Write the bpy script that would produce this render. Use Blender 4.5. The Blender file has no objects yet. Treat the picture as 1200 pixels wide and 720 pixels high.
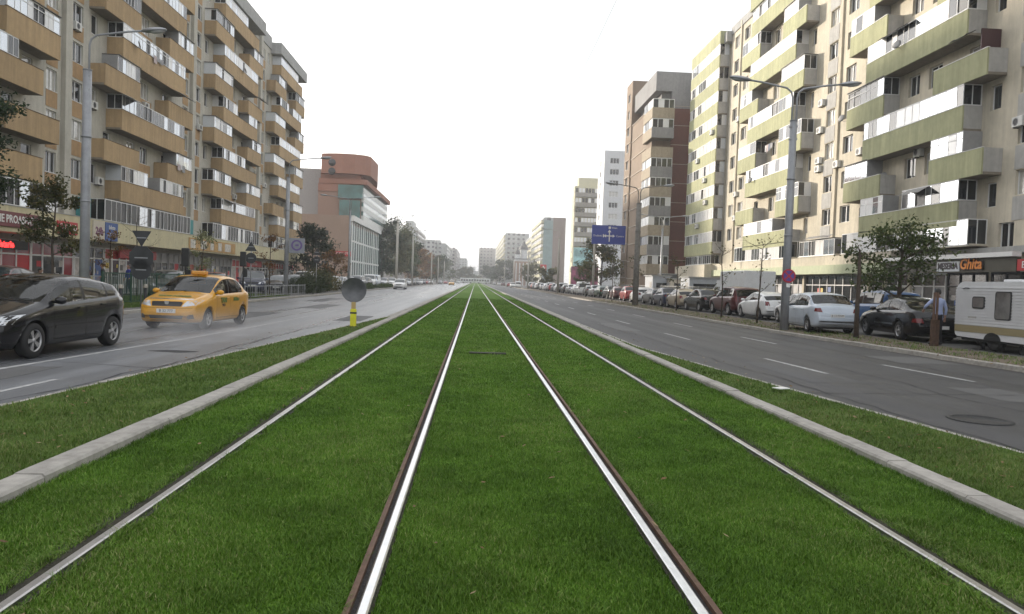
import bpy, bmesh, math, random
import numpy as np
from mathutils import Vector, Matrix
from mathutils.bvhtree import BVHTree
R = math.radians
PI = math.pi
random.seed(7)
rng = np.random.default_rng(7)
scene = bpy.context.scene
COL = scene.collection

# ------------------------------------------------------------------ helpers
def lin(c):
    return c / 12.92 if c <= 0.04045 else ((c + 0.055) / 1.055) ** 2.4
def srgb(r, g, b):
    return (lin(r / 255), lin(g / 255), lin(b / 255))

def tag(o, label=None, cat=None, group=None, kind=None):
    if label: o['label'] = label
    if cat: o['category'] = cat
    if group: o['group'] = group
    if kind: o['kind'] = kind
    return o

def empty(name, loc, rz=0.0, label=None, cat=None, group=None):
    o = bpy.data.objects.new(name, None)
    o.empty_display_size = 0.3
    COL.objects.link(o)
    o.location = loc
    o.rotation_euler = (0, 0, rz)
    return tag(o, label, cat, group)

class MB:
    """collects faces (with material slots) and links them as one mesh object"""
    def __init__(s):
        s.v = []; s.f = []; s.m = []; s.smooth = []
    def face(s, pts, m=0, smooth=False):
        i = len(s.v)
        s.v.extend([tuple(p) for p in pts])
        s.f.append(tuple(range(i, i + len(pts)))); s.m.append(m); s.smooth.append(smooth)
    def box(s, x0, x1, y0, y1, z0, z1, m=0, M=None):
        P = [(x0,y0,z0),(x1,y0,z0),(x1,y1,z0),(x0,y1,z0),(x0,y0,z1),(x1,y0,z1),(x1,y1,z1),(x0,y1,z1)]
        if M is not None: P = [tuple(M @ Vector(p)) for p in P]
        i = len(s.v); s.v.extend(P)
        for q in ((0,3,2,1),(4,5,6,7),(0,1,5,4),(1,2,6,5),(2,3,7,6),(3,0,4,7)):
            s.f.append(tuple(i + k for k in q)); s.m.append(m); s.smooth.append(False)
    def bevbox(s, x0, x1, y0, y1, z0, z1, b=0.02, m=0, M=None):
        bm = bmesh.new()
        bmesh.ops.create_cube(bm, size=1)
        for v in bm.verts:
            v.co = Vector((x0 + (v.co.x + .5) * (x1 - x0), y0 + (v.co.y + .5) * (y1 - y0), z0 + (v.co.z + .5) * (z1 - z0)))
        bmesh.ops.bevel(bm, geom=bm.edges[:], offset=b, segments=2, affect='EDGES', profile=0.5)
        s.add_bm(bm, m, M)
    def add_bm(s, bm, m=0, M=None, smooth=False):
        bm.verts.ensure_lookup_table(); bm.verts.index_update()
        i = len(s.v)
        s.v.extend([tuple((M @ v.co) if M is not None else v.co) for v in bm.verts])
        for f in bm.faces:
            s.f.append(tuple(i + v.index for v in f.verts)); s.m.append(m); s.smooth.append(smooth)
        bm.free()
    def tube(s, pts, rad, n=10, m=0, cap=True):
        pts = [Vector(p) for p in pts]
        if not hasattr(rad, '__len__'): rad = [rad] * len(pts)
        i0 = len(s.v)
        up = None
        for k, p in enumerate(pts):
            d = (pts[min(k + 1, len(pts) - 1)] - pts[max(k - 1, 0)]).normalized()
            if up is None:
                a = Vector((0, 0, 1)) if abs(d.z) < .9 else Vector((1, 0, 0))
                up = (a - d * a.dot(d)).normalized()
            else:
                up = (up - d * up.dot(d))
                up = up.normalized() if up.length > 1e-6 else Vector((1, 0, 0))
            side = d.cross(up)
            for j in range(n):
                t = 2 * PI * j / n
                s.v.append(tuple(p + (up * math.cos(t) + side * math.sin(t)) * rad[k]))
        for k in range(len(pts) - 1):
            for j in range(n):
                a = i0 + k * n + j; b = i0 + k * n + (j + 1) % n
                s.f.append((a, b, b + n, a + n)); s.m.append(m); s.smooth.append(True)
        if cap:
            s.f.append(tuple(i0 + j for j in range(n))[::-1]); s.m.append(m); s.smooth.append(False)
            e = i0 + (len(pts) - 1) * n
            s.f.append(tuple(e + j for j in range(n))); s.m.append(m); s.smooth.append(False)
    def lathe(s, prof, n=24, m=0, M=None, smooth=True):
        """prof = [(r, z)...] about local z"""
        i0 = len(s.v)
        for r, z in prof:
            for j in range(n):
                t = 2 * PI * j / n
                p = Vector((r * math.cos(t), r * math.sin(t), z))
                s.v.append(tuple(M @ p if M is not None else p))
        for k in range(len(prof) - 1):
            for j in range(n):
                a = i0 + k * n + j; b = i0 + k * n + (j + 1) % n
                s.f.append((a, b, b + n, a + n)); s.m.append(m); s.smooth.append(smooth)
    def prism(s, poly, d0, d1, m=0, M=None):
        """poly in local xz, extruded along local y"""
        i = len(s.v); n = len(poly)
        for d in (d0, d1):
            for (x, z) in poly:
                p = Vector((x, d, z)); s.v.append(tuple(M @ p if M is not None else p))
        s.f.append(tuple(i + k for k in range(n))); s.m.append(m); s.smooth.append(False)
        s.f.append(tuple(i + n + k for k in range(n))[::-1]); s.m.append(m); s.smooth.append(False)
        for k in range(n):
            a = i + k; b = i + (k + 1) % n
            s.f.append((a, a + n, b + n, b)); s.m.append(m); s.smooth.append(False)
    def ball(s, c, r, m=0, sub=2, sc=(1,1,1)):
        bm = bmesh.new(); bmesh.ops.create_icosphere(bm, subdivisions=sub, radius=r)
        s.add_bm(bm, m, Matrix.Translation(c) @ Matrix.Diagonal((*sc, 1)), True)
    def mesh(s, name, mats, recalc=True):
        me = bpy.data.meshes.new(name)
        me.from_pydata(s.v, [], s.f)
        for m in (mats if isinstance(mats, (list, tuple)) else [mats]): me.materials.append(m)
        me.polygons.foreach_set('material_index', s.m)
        me.polygons.foreach_set('use_smooth', s.smooth)
        if recalc and len(s.f) < 60000:
            bm = bmesh.new(); bm.from_mesh(me)
            bmesh.ops.recalc_face_normals(bm, faces=bm.faces[:])
            bm.to_mesh(me); bm.free()
        me.update()
        return me
    def build(s, name, mats, parent=None, recalc=True, world=False):
        o = bpy.data.objects.new(name, s.mesh(name, mats, recalc))
        COL.objects.link(o)
        if parent is not None: under(o, parent, world)
        return o

def under(o, parent, world=False):
    o.parent = parent
    if world:      # o is given in world coordinates, parent is an unrotated empty
        o.matrix_parent_inverse = Matrix.Translation(-Vector(parent.location))
    return o

def link(name, me, loc=(0,0,0), rz=0.0, parent=None, world=False):
    o = bpy.data.objects.new(name, me); COL.objects.link(o)
    o.location = loc; o.rotation_euler = (0, 0, rz)
    if parent is not None: under(o, parent, world)
    return o

KIDS = {}
def kids_map():
    KIDS.clear()
    for o in bpy.data.objects:
        if o.parent: KIDS.setdefault(o.parent.name, []).append(o)

def copy_tree(o, parent=None):
    c = o.copy(); COL.objects.link(c)
    if parent is not None:
        c.parent = parent
    for k in list(KIDS.get(o.name, [])):
        copy_tree(k, c)
    return c

# ------------------------------------------------------------------ materials
MATS = {}
def mat(name, col, rough=0.6, metal=0.0, spec=0.5, var=0.0, vscale=3.0, var2=0.0, vscale2=0.4, bump=0.0, bscale=30.0, coat=0.0,
        emit=None, estr=0.0, stain=0.0, objvar=0.0):
    if name in MATS: return MATS[name]
    m = bpy.data.materials.new(name); m.use_nodes = True
    nt = m.node_tree; N = nt.nodes; L = nt.links
    b = N['Principled BSDF']
    b.inputs['Base Color'].default_value = (*col, 1)
    b.inputs['Roughness'].default_value = rough
    b.inputs['Metallic'].default_value = metal
    b.inputs['Specular IOR Level'].default_value = spec
    if coat: 
        b.inputs['Coat Weight'].default_value = coat; b.inputs['Coat Roughness'].default_value = 0.04
    if emit:
        b.inputs['Emission Color'].default_value = (*emit, 1); b.inputs['Emission Strength'].default_value = estr
    if var or var2 or bump or stain:
        tc = N.new('ShaderNodeTexCoord')
        src = None
        def noise(scale, detail=5, rough_=0.6, stretch=None):
            n = N.new('ShaderNodeTexNoise'); n.inputs['Scale'].default_value = scale
            n.inputs['Detail'].default_value = detail; n.inputs['Roughness'].default_value = rough_
            if stretch:
                mp = N.new('ShaderNodeMapping'); mp.inputs['Scale'].default_value = stretch
                L.new(tc.outputs['Object'], mp.inputs['Vector']); L.new(mp.outputs['Vector'], n.inputs['Vector'])
            else:
                L.new(tc.outputs['Object'], n.inputs['Vector'])
            return n
        def mult(prev, n, amt):
            mr = N.new('ShaderNodeMapRange'); mr.inputs['From Min'].default_value = 0.3; mr.inputs['From Max'].default_value = 0.7
            mr.inputs['To Min'].default_value = 1 - amt; mr.inputs['To Max'].default_value = 1 + amt
            L.new(n.outputs['Fac'], mr.inputs['Value'])
            mx = N.new('ShaderNodeVectorMath'); mx.operation = 'SCALE'
            if prev is None: mx.inputs[0].default_value = col
            else: L.new(prev, mx.inputs[0])
            L.new(mr.outputs['Result'], mx.inputs['Scale'])
            return mx.outputs['Vector']
        if var: src = mult(src, noise(vscale), var)
        if var2: src = mult(src, noise(vscale2), var2)
        if stain: src = mult(src, noise(1.0, 6, .65, (3.0, 3.0, .25)), stain)
        if objvar and src is not None:
            oi = N.new('ShaderNodeObjectInfo'); mr = N.new('ShaderNodeMapRange')
            mr.inputs['To Min'].default_value = 1 - objvar; mr.inputs['To Max'].default_value = 1 + objvar
            L.new(oi.outputs['Random'], mr.inputs['Value']); vm = N.new('ShaderNodeVectorMath'); vm.operation = 'SCALE'
            L.new(src, vm.inputs[0]); L.new(mr.outputs['Result'], vm.inputs['Scale']); src = vm.outputs['Vector']
        if src is not None: L.new(src, b.inputs['Base Color'])
        if bump:
            n = noise(bscale); bp = N.new('ShaderNodeBump'); bp.inputs['Strength'].default_value = bump
            bp.inputs['Distance'].default_value = 0.02
            L.new(n.outputs['Fac'], bp.inputs['Height']); L.new(bp.outputs['Normal'], b.inputs['Normal'])
    MATS[name] = m
    return m

def text_mesh(body, size, name='lettering', bold=0.0, shear=0.0, depth=0.01, align='CENTER'):
    cu = bpy.data.curves.new(name, 'FONT'); cu.body = body; cu.size = size; cu.align_x = align; cu.align_y = 'CENTER'
    cu.extrude = depth; cu.offset = bold; cu.shear = shear; cu.resolution_u = 2
    t = bpy.data.objects.new(name, cu); COL.objects.link(t)
    dg = bpy.context.evaluated_depsgraph_get()
    me = bpy.data.meshes.new_from_object(t.evaluated_get(dg))
    bpy.data.objects.remove(t); bpy.data.curves.remove(cu)
    return me
# lettering facing: text lies in local xy, so M_STAND turns it upright facing local -y
M_STAND = Matrix.Rotation(R(90), 4, 'X')
def lettering(body, size, material, loc, rz, parent, world=True, name='lettering', fit=None, **kw):
    me = text_mesh(body, size, name, **kw)
    if fit:
        xs = [v.co.x for v in me.vertices]
        w = max(xs) - min(xs)
        if w > fit: me.transform(Matrix.Diagonal((fit / w, 1, 1, 1)))
    me.transform(M_STAND); me.materials.clear(); me.materials.append(material)
    for p in me.polygons: p.material_index = 0
    return link(name, me, loc, rz, parent, world)

# palette
GLASS = mat('window_glass', (0.016, 0.019, 0.023), 0.06, 0.0, .6, coat=.4)
GLASSB = mat('mirror_glass', (0.58, 0.61, 0.64), 0.06, 0.85, 1.0)
GLASSC = mat('curtained_glass', (0.42, 0.41, 0.38), 0.10, 0.0, 0.9, var=.25, vscale=4, coat=1.0)
GLASSD = mat('dark_opening', (0.012, 0.012, 0.014), 0.25)
BLIND = mat('white_blind', (0.72, 0.72, 0.72), 0.25, 0, .6, coat=.6)
PVC = mat('white_frame', (0.74, 0.74, 0.73), 0.4)
FRAMEB = mat('brown_frame', (0.10, 0.055, 0.035), 0.5)
STEEL = mat('galvanised_steel', (0.36, 0.37, 0.39), 0.45, 0.7, var=.12, vscale=6)
POLEG = mat('grey_pole_paint', (0.31, 0.32, 0.34), 0.5, 0.2, var=.15, vscale=3, stain=.15)
DARKM = mat('dark_metal', (0.025, 0.027, 0.03), 0.5, 0.2)
BLACKP = mat('black_plastic', (0.014, 0.014, 0.015), 0.55)
RUBBER = mat('tyre_rubber', (0.018, 0.018, 0.019), 0.8)
ACW = mat('ac_casing', (0.62, 0.62, 0.6), 0.5, var=.1)
CONC = mat('concrete', (0.36, 0.34, 0.31), 0.85, var=.22, vscale=9, var2=.15, vscale2=.8, bump=.25, bscale=45)
ROOFD = mat('dark_sheet_roof', (0.07, 0.065, 0.06), 0.6, var=.2)
WHITE = mat('white_paint', (0.78, 0.78, 0.77), 0.45)
# ------------------------------------------------------------------ camera
CAM_H = 1.42
F_PX, ROLL, VPX, VPY = 867.0, R(1.9), 557.3, 329.5
yv = Vector(((VPX - 600) / F_PX, (VPY - 360) / F_PX, 1.0)).normalized()
upv = Vector((math.sin(ROLL), -math.cos(ROLL), 0.0)); upv = (upv - yv * yv.dot(upv)).normalized()
xv = yv.cross(upv)
if xv.x < 0: xv = -xv
# rows of W map camera (x right, y down, z forward) to world
cx = Vector((xv.x, yv.x, upv.x)); cy = Vector((xv.y, yv.y, upv.y)); cz = Vector((xv.z, yv.z, upv.z))
cd = bpy.data.cameras.new('camera'); cam = bpy.data.objects.new('camera', cd); COL.objects.link(cam)
cd.sensor_fit = 'HORIZONTAL'; cd.sensor_width = 36.0; cd.lens = F_PX / 1200 * 36
cd.clip_start = 0.05; cd.clip_end = 6000
X, Y, Z = cx, -cy, -cz
cam.matrix_world = Matrix(((X.x, Y.x, Z.x, 0), (X.y, Y.y, Z.y, 0), (X.z, Y.z, Z.z, CAM_H), (0, 0, 0, 1)))
scene.camera = cam

# ------------------------------------------------------------------ light
SUN_AZ, SUN_EL = R(-43), R(9.5)
world = bpy.data.worlds.new('World'); scene.world = world; world.use_nodes = True
nt = world.node_tree; bg = nt.nodes['Background']
sky = nt.nodes.new('ShaderNodeTexSky'); sky.sky_type = 'NISHITA'; sky.sun_disc = False
sky.sun_elevation = SUN_EL; sky.sun_rotation = SUN_AZ % (2 * PI)
sky.air_density = 1.0; sky.dust_density = 4.0; sky.ozone_density = 1.0
hs = nt.nodes.new('ShaderNodeHueSaturation'); hs.inputs['Saturation'].default_value = 0.22; hs.inputs['Value'].default_value = 1.0
mx = nt.nodes.new('ShaderNodeMixRGB'); mx.blend_type = 'MIX'; mx.inputs['Fac'].default_value = 0.45
mx.inputs['Color2'].default_value = (9.5, 9.7, 10.0, 1)          # the bright veil of thin cloud
nt.links.new(sky.outputs['Color'], hs.inputs['Color'])
nt.links.new(hs.outputs['Color'], mx.inputs['Color1'])
nt.links.new(mx.outputs['Color'], bg.inputs['Color'])
bg.inputs['Strength'].default_value = 0.14
sd = bpy.data.lights.new('sun', 'SUN'); sd.energy = 3.6; sd.angle = R(2.0); sd.color = (1.0, 0.89, 0.74)
so = bpy.data.objects.new('sun', sd); COL.objects.link(so)
sdir = Vector((math.sin(SUN_AZ) * math.cos(SUN_EL), math.cos(SUN_AZ) * math.cos(SUN_EL), math.sin(SUN_EL)))
so.rotation_euler = sdir.to_track_quat('Z', 'Y').to_euler()
so.location = (-60, 60, 80)
scene.view_settings.view_transform = 'Standard'; scene.view_settings.look = 'None'
scene.view_settings.exposure = 0.66; scene.view_settings.gamma = 1.0; scene.view_settings.use_curve_mapping = False
scene.render.engine = 'CYCLES'
scene.cycles.use_denoising = True
scene.cycles.max_bounces = 6; scene.cycles.diffuse_bounces = 3; scene.cycles.glossy_bounces = 3; scene.cycles.transmission_bounces = 4
scene.cycles.volume_bounces = 1; scene.cycles.transparent_max_bounces = 8
scene.cycles.caustics_reflective = False; scene.cycles.caustics_refractive = False

# ------------------------------------------------------------------ levels and lines (metres)
ZR, ZW = -0.22, -0.10            # road surface, pavement
L_IN, L_OUT, R_IN, R_OUT = -2.80, -3.01, 3.50, 3.70
L_EDGE = [(-8, -5.7), (2.5, -5.2), (7.9, -4.80), (14.9, -4.25), (28, -3.24), (40, -3.20), (2200, -3.20)]   # (Y, X)
R_EDGE = [(-8, 6.6), (2.5, 5.75), (6.8, 5.22), (11.5, 4.62), (17.5, 3.95), (24, 3.88), (2200, 3.88)]
L_FAR = [(-8, -12.6), (60, -12.6), (110, -13.2), (2200, -13.2)]
R_FAR = [(-8, 13.6), (5, 13.3), (16, 12.4), (28, 11.75), (52, 11.6), (2200, 11.6)]
def at(line, y):
    return float(np.interp(y, [p[0] for p in line], [p[1] for p in line]))
YS = [-8, -4, 0, 2.5, 5, 7.9, 11.5, 14.9, 17.5, 20, 24, 28, 34, 40, 52, 60, 80, 110, 150, 220, 330, 480, 700, 1000, 1500, 2200]

def strip(name, fl, fr, z, material, kind='structure', ys=YS, zl=None):
    m = MB()
    for a, b in zip(ys[:-1], ys[1:]):
        m.face([(fl(a), a, z), (fr(a), a, z), (fr(b), b, z), (fl(b), b, z)])
    o = m.build(name, material); tag(o, kind=kind); return o

# asphalt with worn lanes, patches and a sheen
def asphalt(name, base, rough, lane_phase):
    m = mat(name, base, rough, 0, .5, var=.10, vscale=1.2, var2=.12, vscale2=.25, bump=.25, bscale=160)
    nt = m.node_tree; N = nt.nodes; L = nt.links; b = N['Principled BSDF']
    tc = N.new('ShaderNodeTexCoord'); mp = N.new('ShaderNodeMapping'); mp.inputs['Scale'].default_value = (1.3, .03, 1)
    L.new(tc.outputs['Object'], mp.inputs['Vector'])
    n = N.new('ShaderNodeTexNoise'); n.inputs['Scale'].default_value = 1.0; n.inputs['Detail'].default_value = 4
    L.new(mp.outputs['Vector'], n.inputs['Vector'])
    old = b.inputs['Base Color'].links[0].from_socket
    mr = N.new('ShaderNodeMapRange'); mr.inputs['From Min'].default_value = .35; mr.inputs['From Max'].default_value = .65
    mr.inputs['To Min'].default_value = .78; mr.inputs['To Max'].default_value = 1.22
    L.new(n.outputs['Fac'], mr.inputs['Value'])
    vm = N.new('ShaderNodeVectorMath'); vm.operation = 'SCALE'; L.new(old, vm.inputs[0]); L.new(mr.outputs['Result'], vm.inputs['Scale'])
    # stone grain
    n2 = N.new('ShaderNodeTexNoise'); n2.inputs['Scale'].default_value = 90; n2.inputs['Detail'].default_value = 2
    L.new(tc.outputs['Object'], n2.inputs['Vector'])
    mr2 = N.new('ShaderNodeMapRange'); mr2.inputs['To Min'].default_value = .6; mr2.inputs['To Max'].default_value = 1.4
    L.new(n2.outputs['Fac'], mr2.inputs['Value'])
    vm2 = N.new('ShaderNodeVectorMath'); vm2.operation = 'SCALE'; L.new(vm.outputs['Vector'], vm2.inputs[0]); L.new(mr2.outputs['Result'], vm2.inputs['Scale'])
    L.new(vm2.outputs['Vector'], b.inputs['Base Color'])
    mr3 = N.new('ShaderNodeMapRange'); mr3.inputs['From Min'].default_value = .3; mr3.inputs['From Max'].default_value = .7
    mr3.inputs['To Min'].default_value = rough - .08; mr3.inputs['To Max'].default_value = rough + .12
    L.new(n.outputs['Fac'], mr3.inputs['Value']); L.new(mr3.outputs['Result'], b.inputs['Roughness'])
    return m
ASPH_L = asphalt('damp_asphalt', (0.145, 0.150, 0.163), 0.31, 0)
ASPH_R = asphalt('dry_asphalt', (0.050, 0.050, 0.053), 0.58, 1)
PAVE = mat('pavement_asphalt', (0.13, 0.125, 0.12), 0.85, var=.2, vscale=2, var2=.2, bump=.2, bscale=60)
PARK = mat('parking_asphalt', (0.10, 0.098, 0.095), 0.85, var=.2, vscale=2, var2=.25, bump=.2, bscale=60)
SOIL = mat('trodden_soil', (0.125, 0.098, 0.07), 0.95, var=.35, vscale=5, var2=.3, vscale2=1.1, bump=.6, bscale=30)
EARTH = mat('earth', (0.10, 0.095, 0.08), 0.95, var=.2, vscale=.3)
PAINT = mat('road_paint', (0.40, 0.40, 0.40), 0.7, var=.35, vscale=8)
DIRTD = mat('dark_track_soil', (0.038, 0.036, 0.022), 0.95, var=.4, vscale=14, bump=.8, bscale=60)
GRAVEL = mat('groove_grit', (0.055, 0.05, 0.048), 0.9, var=.5, vscale=60, bump=.8, bscale=120)
RUST = mat('rusty_steel', (0.13, 0.075, 0.05), 0.75, .1, var=.3, vscale=12, bump=.2, bscale=80)
RAILTOP = mat('polished_rail', (0.72, 0.73, 0.74), 0.30, 1.0, var=.12, vscale=9, var2=.1, vscale2=.7, bump=.08, bscale=25)

# lawn: patchy greens, the same under the blades and far away
def lawn(name, base, dry):
    m = bpy.data.materials.new(name); m.use_nodes = True
    nt = m.node_tree; N = nt.nodes; L = nt.links; b = N['Principled BSDF']
    b.inputs['Roughness'].default_value = .85; b.inputs['Specular IOR Level'].default_value = .12
    tc = N.new('ShaderNodeTexCoord')
    def nz(scale, det=5):
        n = N.new('ShaderNodeTexNoise'); n.inputs['Scale'].default_value = scale; n.inputs['Detail'].default_value = det
        n.inputs['Roughness'].default_value = .65; L.new(tc.outputs['Object'], n.inputs['Vector']); return n
    n1 = nz(.9); n2 = nz(4.5); n3 = nz(38, 3)
    cr = N.new('ShaderNodeValToRGB'); e = cr.color_ramp.elements
    e[0].position = .32; e[0].color = (*[c * .62 for c in base], 1)
    e[1].position = .72; e[1].color = (*dry, 1)
    k = cr.color_ramp.elements.new(.5); k.color = (*base, 1)
    ad = N.new('ShaderNodeMath'); ad.operation = 'ADD'
    ml = N.new('ShaderNodeMath'); ml.operation = 'MULTIPLY'; ml.inputs[1].default_value = .5
    L.new(n1.outputs['Fac'], ad.inputs[0]); L.new(n2.outputs['Fac'], ad.inputs[1]); L.new(ad.outputs[0], ml.inputs[0])
    L.new(ml.outputs[0], cr.inputs['Fac'])
    mr = N.new('ShaderNodeMapRange'); mr.inputs['From Min'].default_value = .3; mr.inputs['From Max'].default_value = .7
    mr.inputs['To Min'].default_value = .55; mr.inputs['To Max'].default_value = 1.45
    L.new(n3.outputs['Fac'], mr.inputs['Value'])
    vm = N.new('ShaderNodeVectorMath'); vm.operation = 'SCALE'; L.new(cr.outputs['Color'], vm.inputs[0]); L.new(mr.outputs['Result'], vm.inputs['Scale'])
    L.new(vm.outputs['Vector'], b.inputs['Base Color'])
    bp = N.new('ShaderNodeBump'); bp.inputs['Strength'].default_value = .7; bp.inputs['Distance'].default_value = .03
    L.new(n3.outputs['Fac'], bp.inputs['Height']); L.new(bp.outputs['Normal'], b.inputs['Normal'])
    return m
LAWN = lawn('track_lawn', (0.086, 0.176, 0.018), (0.125, 0.205, 0.032))
VERGE = lawn('verge_lawn', (0.074, 0.128, 0.022), (0.12, 0.14, 0.045))

# ground sheet to the horizon
g = MB(); g.face([(-2600, -400, -0.30), (2600, -400, -0.30), (2600, 4000, -0.30), (-2600, 4000, -0.30)])
tag(g.build('ground', EARTH), kind='structure')
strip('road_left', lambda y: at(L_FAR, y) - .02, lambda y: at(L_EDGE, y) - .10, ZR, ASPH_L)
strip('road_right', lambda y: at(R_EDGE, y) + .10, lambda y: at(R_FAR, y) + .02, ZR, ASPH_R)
strip('track_ground', lambda y: L_IN - .04, lambda y: R_IN + .04, -0.035, LAWN)
strip('verge_left', lambda y: at(L_EDGE, y) + .04, lambda y: L_OUT + .02, -0.02, VERGE, ys=[y for y in YS if y <= 28])
strip('verge_right', lambda y: R_OUT - .02, lambda y: at(R_EDGE, y) - .04, -0.02, VERGE, ys=[y for y in YS if y <= 20])
strip('soil_strip_right', lambda y: at(R_FAR, y) + .14, lambda y: 14.6, ZW, SOIL)
strip('parking_right', lambda y: 14.6, lambda y: 20.0, ZW - .02, PARK)
strip('pavement_right', lambda y: 20.0, lambda y: 45.0, ZW, PAVE)
strip('pavement_left', lambda y: at(L_FAR, y) - .14, lambda y: -15.0, ZW, PAVE)
strip('parking_left', lambda y: -15.0, lambda y: -19.6, ZW - .02, PARK)
strip('pavement_by_shops', lambda y: -19.6, lambda y: -45.0, ZW, PAVE)

# kerbs
def kerb(name, fx, w, z0, z1, ys, seg=1.0, near=45, sgn=1):
    m = MB(); y = ys[0]
    while y < near:
        a, b = y + .004, y + seg - .004
        xa, xb = fx(a), fx(b); j = random.uniform(-.006, .006); dz = random.uniform(-.006, .006)
        P = [(xa + j, a, z0), (xa + sgn * w + j, a, z0), (xb + sgn * w + j, b, z0), (xb + j, b, z0)]
        ch = .018
        T = [(xa + j + sgn * ch, a, z1 + dz), (xa + sgn * (w - ch) + j, a, z1 + dz), (xb + sgn * (w - ch) + j, b, z1 + dz), (xb + j + sgn * ch, b, z1 + dz)]
        Mi = [(p[0], p[1], z1 + dz - ch) for p in P]
        i = len(m.v); m.v.extend(P + Mi + T)
        for q in range(4):
            n = (q + 1) % 4
            m.f += [(i + q, i + n, i + 4 + n, i + 4 + q), (i + 4 + q, i + 4 + n, i + 8 + n, i + 8 + q)]
        m.f.append((i + 8, i + 9, i + 10, i + 11)); m.m += [0] * 9; m.smooth += [False] * 9
        y += seg
    far = [near] + [k for k in ys if k > near]
    for a, b in zip(far[:-1], far[1:]):
        xa, xb = fx(a), fx(b)
        m.face([(xa, a, z1), (xa + sgn * w, a, z1), (xb + sgn * w, b, z1), (xb, b, z1)])
        m.face([(xa, a, z0), (xb, b, z0), (xb, b, z1), (xa, a, z1)])
        m.face([(xa + sgn * w, a, z0), (xb + sgn * w, b, z0), (xb + sgn * w, b, z1), (xa + sgn * w, a, z1)])
    tag(m.build(name, CONC), kind='structure')
kerb('kerb_track_left', lambda y: L_OUT, .21, -.25, .045, YS, 1.0)
kerb('kerb_track_right', lambda y: R_IN, .20, -.25, .035, YS, 1.0)
kerb('kerb_verge_left', lambda y: at(L_EDGE, y) - .12, .15, -.25, -.035, YS, .8)
kerb('kerb_verge_right', lambda y: at(R_EDGE, y) - .03, .15, -.25, -.035, YS, .8)
kerb('kerb_far_left', lambda y: at(L_FAR, y) - .15, .15, -.28, ZW + .01, YS, 1.0, 90)
kerb('kerb_far_right', lambda y: at(R_FAR, y), .15, -.28, ZW + .01, YS, 1.0, 90)

# lane markings
m = MB()
def mark(line, y0, y1, w, z):
    n = max(1, int((y1 - y0) / 4))
    for k in range(n):
        a = y0 + (y1 - y0) * k / n; b = y0 + (y1 - y0) * (k + 1) / n
        xa, xb = at(line, a), at(line, b)
        m.face([(xa - w / 2, a, z), (xa + w / 2, a, z), (xb + w / 2, b, z), (xb - w / 2, b, z)])
lane_r1 = [(5, 7.9), (14.7, 7.22), (17.5, 7.08), (25, 6.85), (42, 6.65), (100, 6.45), (900, 6.45)]
lane_r2 = [(5, 10.8), (14, 9.84), (17, 9.62), (25, 9.36), (40, 9.25), (100, 9.0), (900, 9.0)]
for line, ph in ((lane_r1, 14.7), (lane_r2, 14.0)):
    y = ph - 8.6
    while y < 420:
        mark(line, y, y + 2.9, .11, ZR + .005); y += 8.6
lane_l1 = [(5, -6.35), (10.4, -6.05), (30, -5.2), (60, -5.0)]
lane_l2 = [(5, -7.9), (12, -7.42), (17.8, -6.95), (24, -6.7), (60, -6.4), (900, -6.4)]
lane_l3 = [(5, -10.6), (60, -9.7), (900, -9.7)]
mark(lane_l1, 3.5, 11.0, .09, ZR + .005)
mark(lane_l2, 5, 36, .12, ZR + .005)
y = 40
while y < 420:
    mark(lane_l2, y, y + 3, .11, ZR + .005); mark(lane_l3, y + 2, y + 5, .11, ZR + .005); y += 8.6
mark([(0, -3.55), (900, -3.45)], 40, 420, .10, ZR + .005)
tag(m.build('lane_markings', PAINT), kind='structure')

# repaired patches in the road: darker seams with a rough edge
PATCH = mat('tar_patch', (0.036, 0.036, 0.039), 0.8, var=.3, vscale=20, bump=.5, bscale=70)
m = MB()
def blob(cx_, cy_, rx, ry, z, n=18):
    pts = []
    for k in range(n):
        t = 2 * PI * k / n; r = random.uniform(.75, 1.15)
        pts.append((cx_ + rx * r * math.cos(t), cy_ + ry * r * math.sin(t), z))
    m.face(pts)
blob(-6.05, 15.3, .55, .22, ZR + .004); blob(-4.65, 16.2, .45, .18, ZR + .004)
tag(m.build('road_patch', PATCH), kind='structure')
# repaired rectangles and ragged tar seams
PATCH2 = asphalt('patched_asphalt', (0.068, 0.069, 0.073), .6, 2)
PATCH3 = asphalt('pale_patched_asphalt', (0.098, 0.098, 0.100), .6, 3)
for mm, spots in ((PATCH2, ((6.2, 13.2, 1.1, 3.4), (9.6, 21, 1.5, 2.2), (7.6, 36, .8, 6), (10.6, 40, 1.2, 9), (-9.6, 27, 1.4, 5), (-5.2, 27.5, 1.0, 4), (-10.8, 47, 1.2, 8), (5.2, 58, 1.0, 12))), (PATCH3, ((8.6, 11.4, 1.0, 1.6), (10.4, 17.5, 1.6, 1.8), (-7.6, 10.4, .9, 2.0), (-8.8, 37, 1.2, 6), (5.3, 27, .9, 5)))):
    m = MB()
    for (x, y, w, l) in spots:
        pts = []
        for (ax, ay, bx, by) in ((x, y, x + w, y), (x + w, y, x + w, y + l), (x + w, y + l, x, y + l), (x, y + l, x, y)):
            for k in range(8):
                t = k / 8; pts.append((ax + (bx - ax) * t + random.uniform(-.03, .03), ay + (by - ay) * t + random.uniform(-.05, .05), ZR + .003))
        m.face(pts)
    tag(m.build('road_patch', mm), kind='structure')
m = MB()
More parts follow.
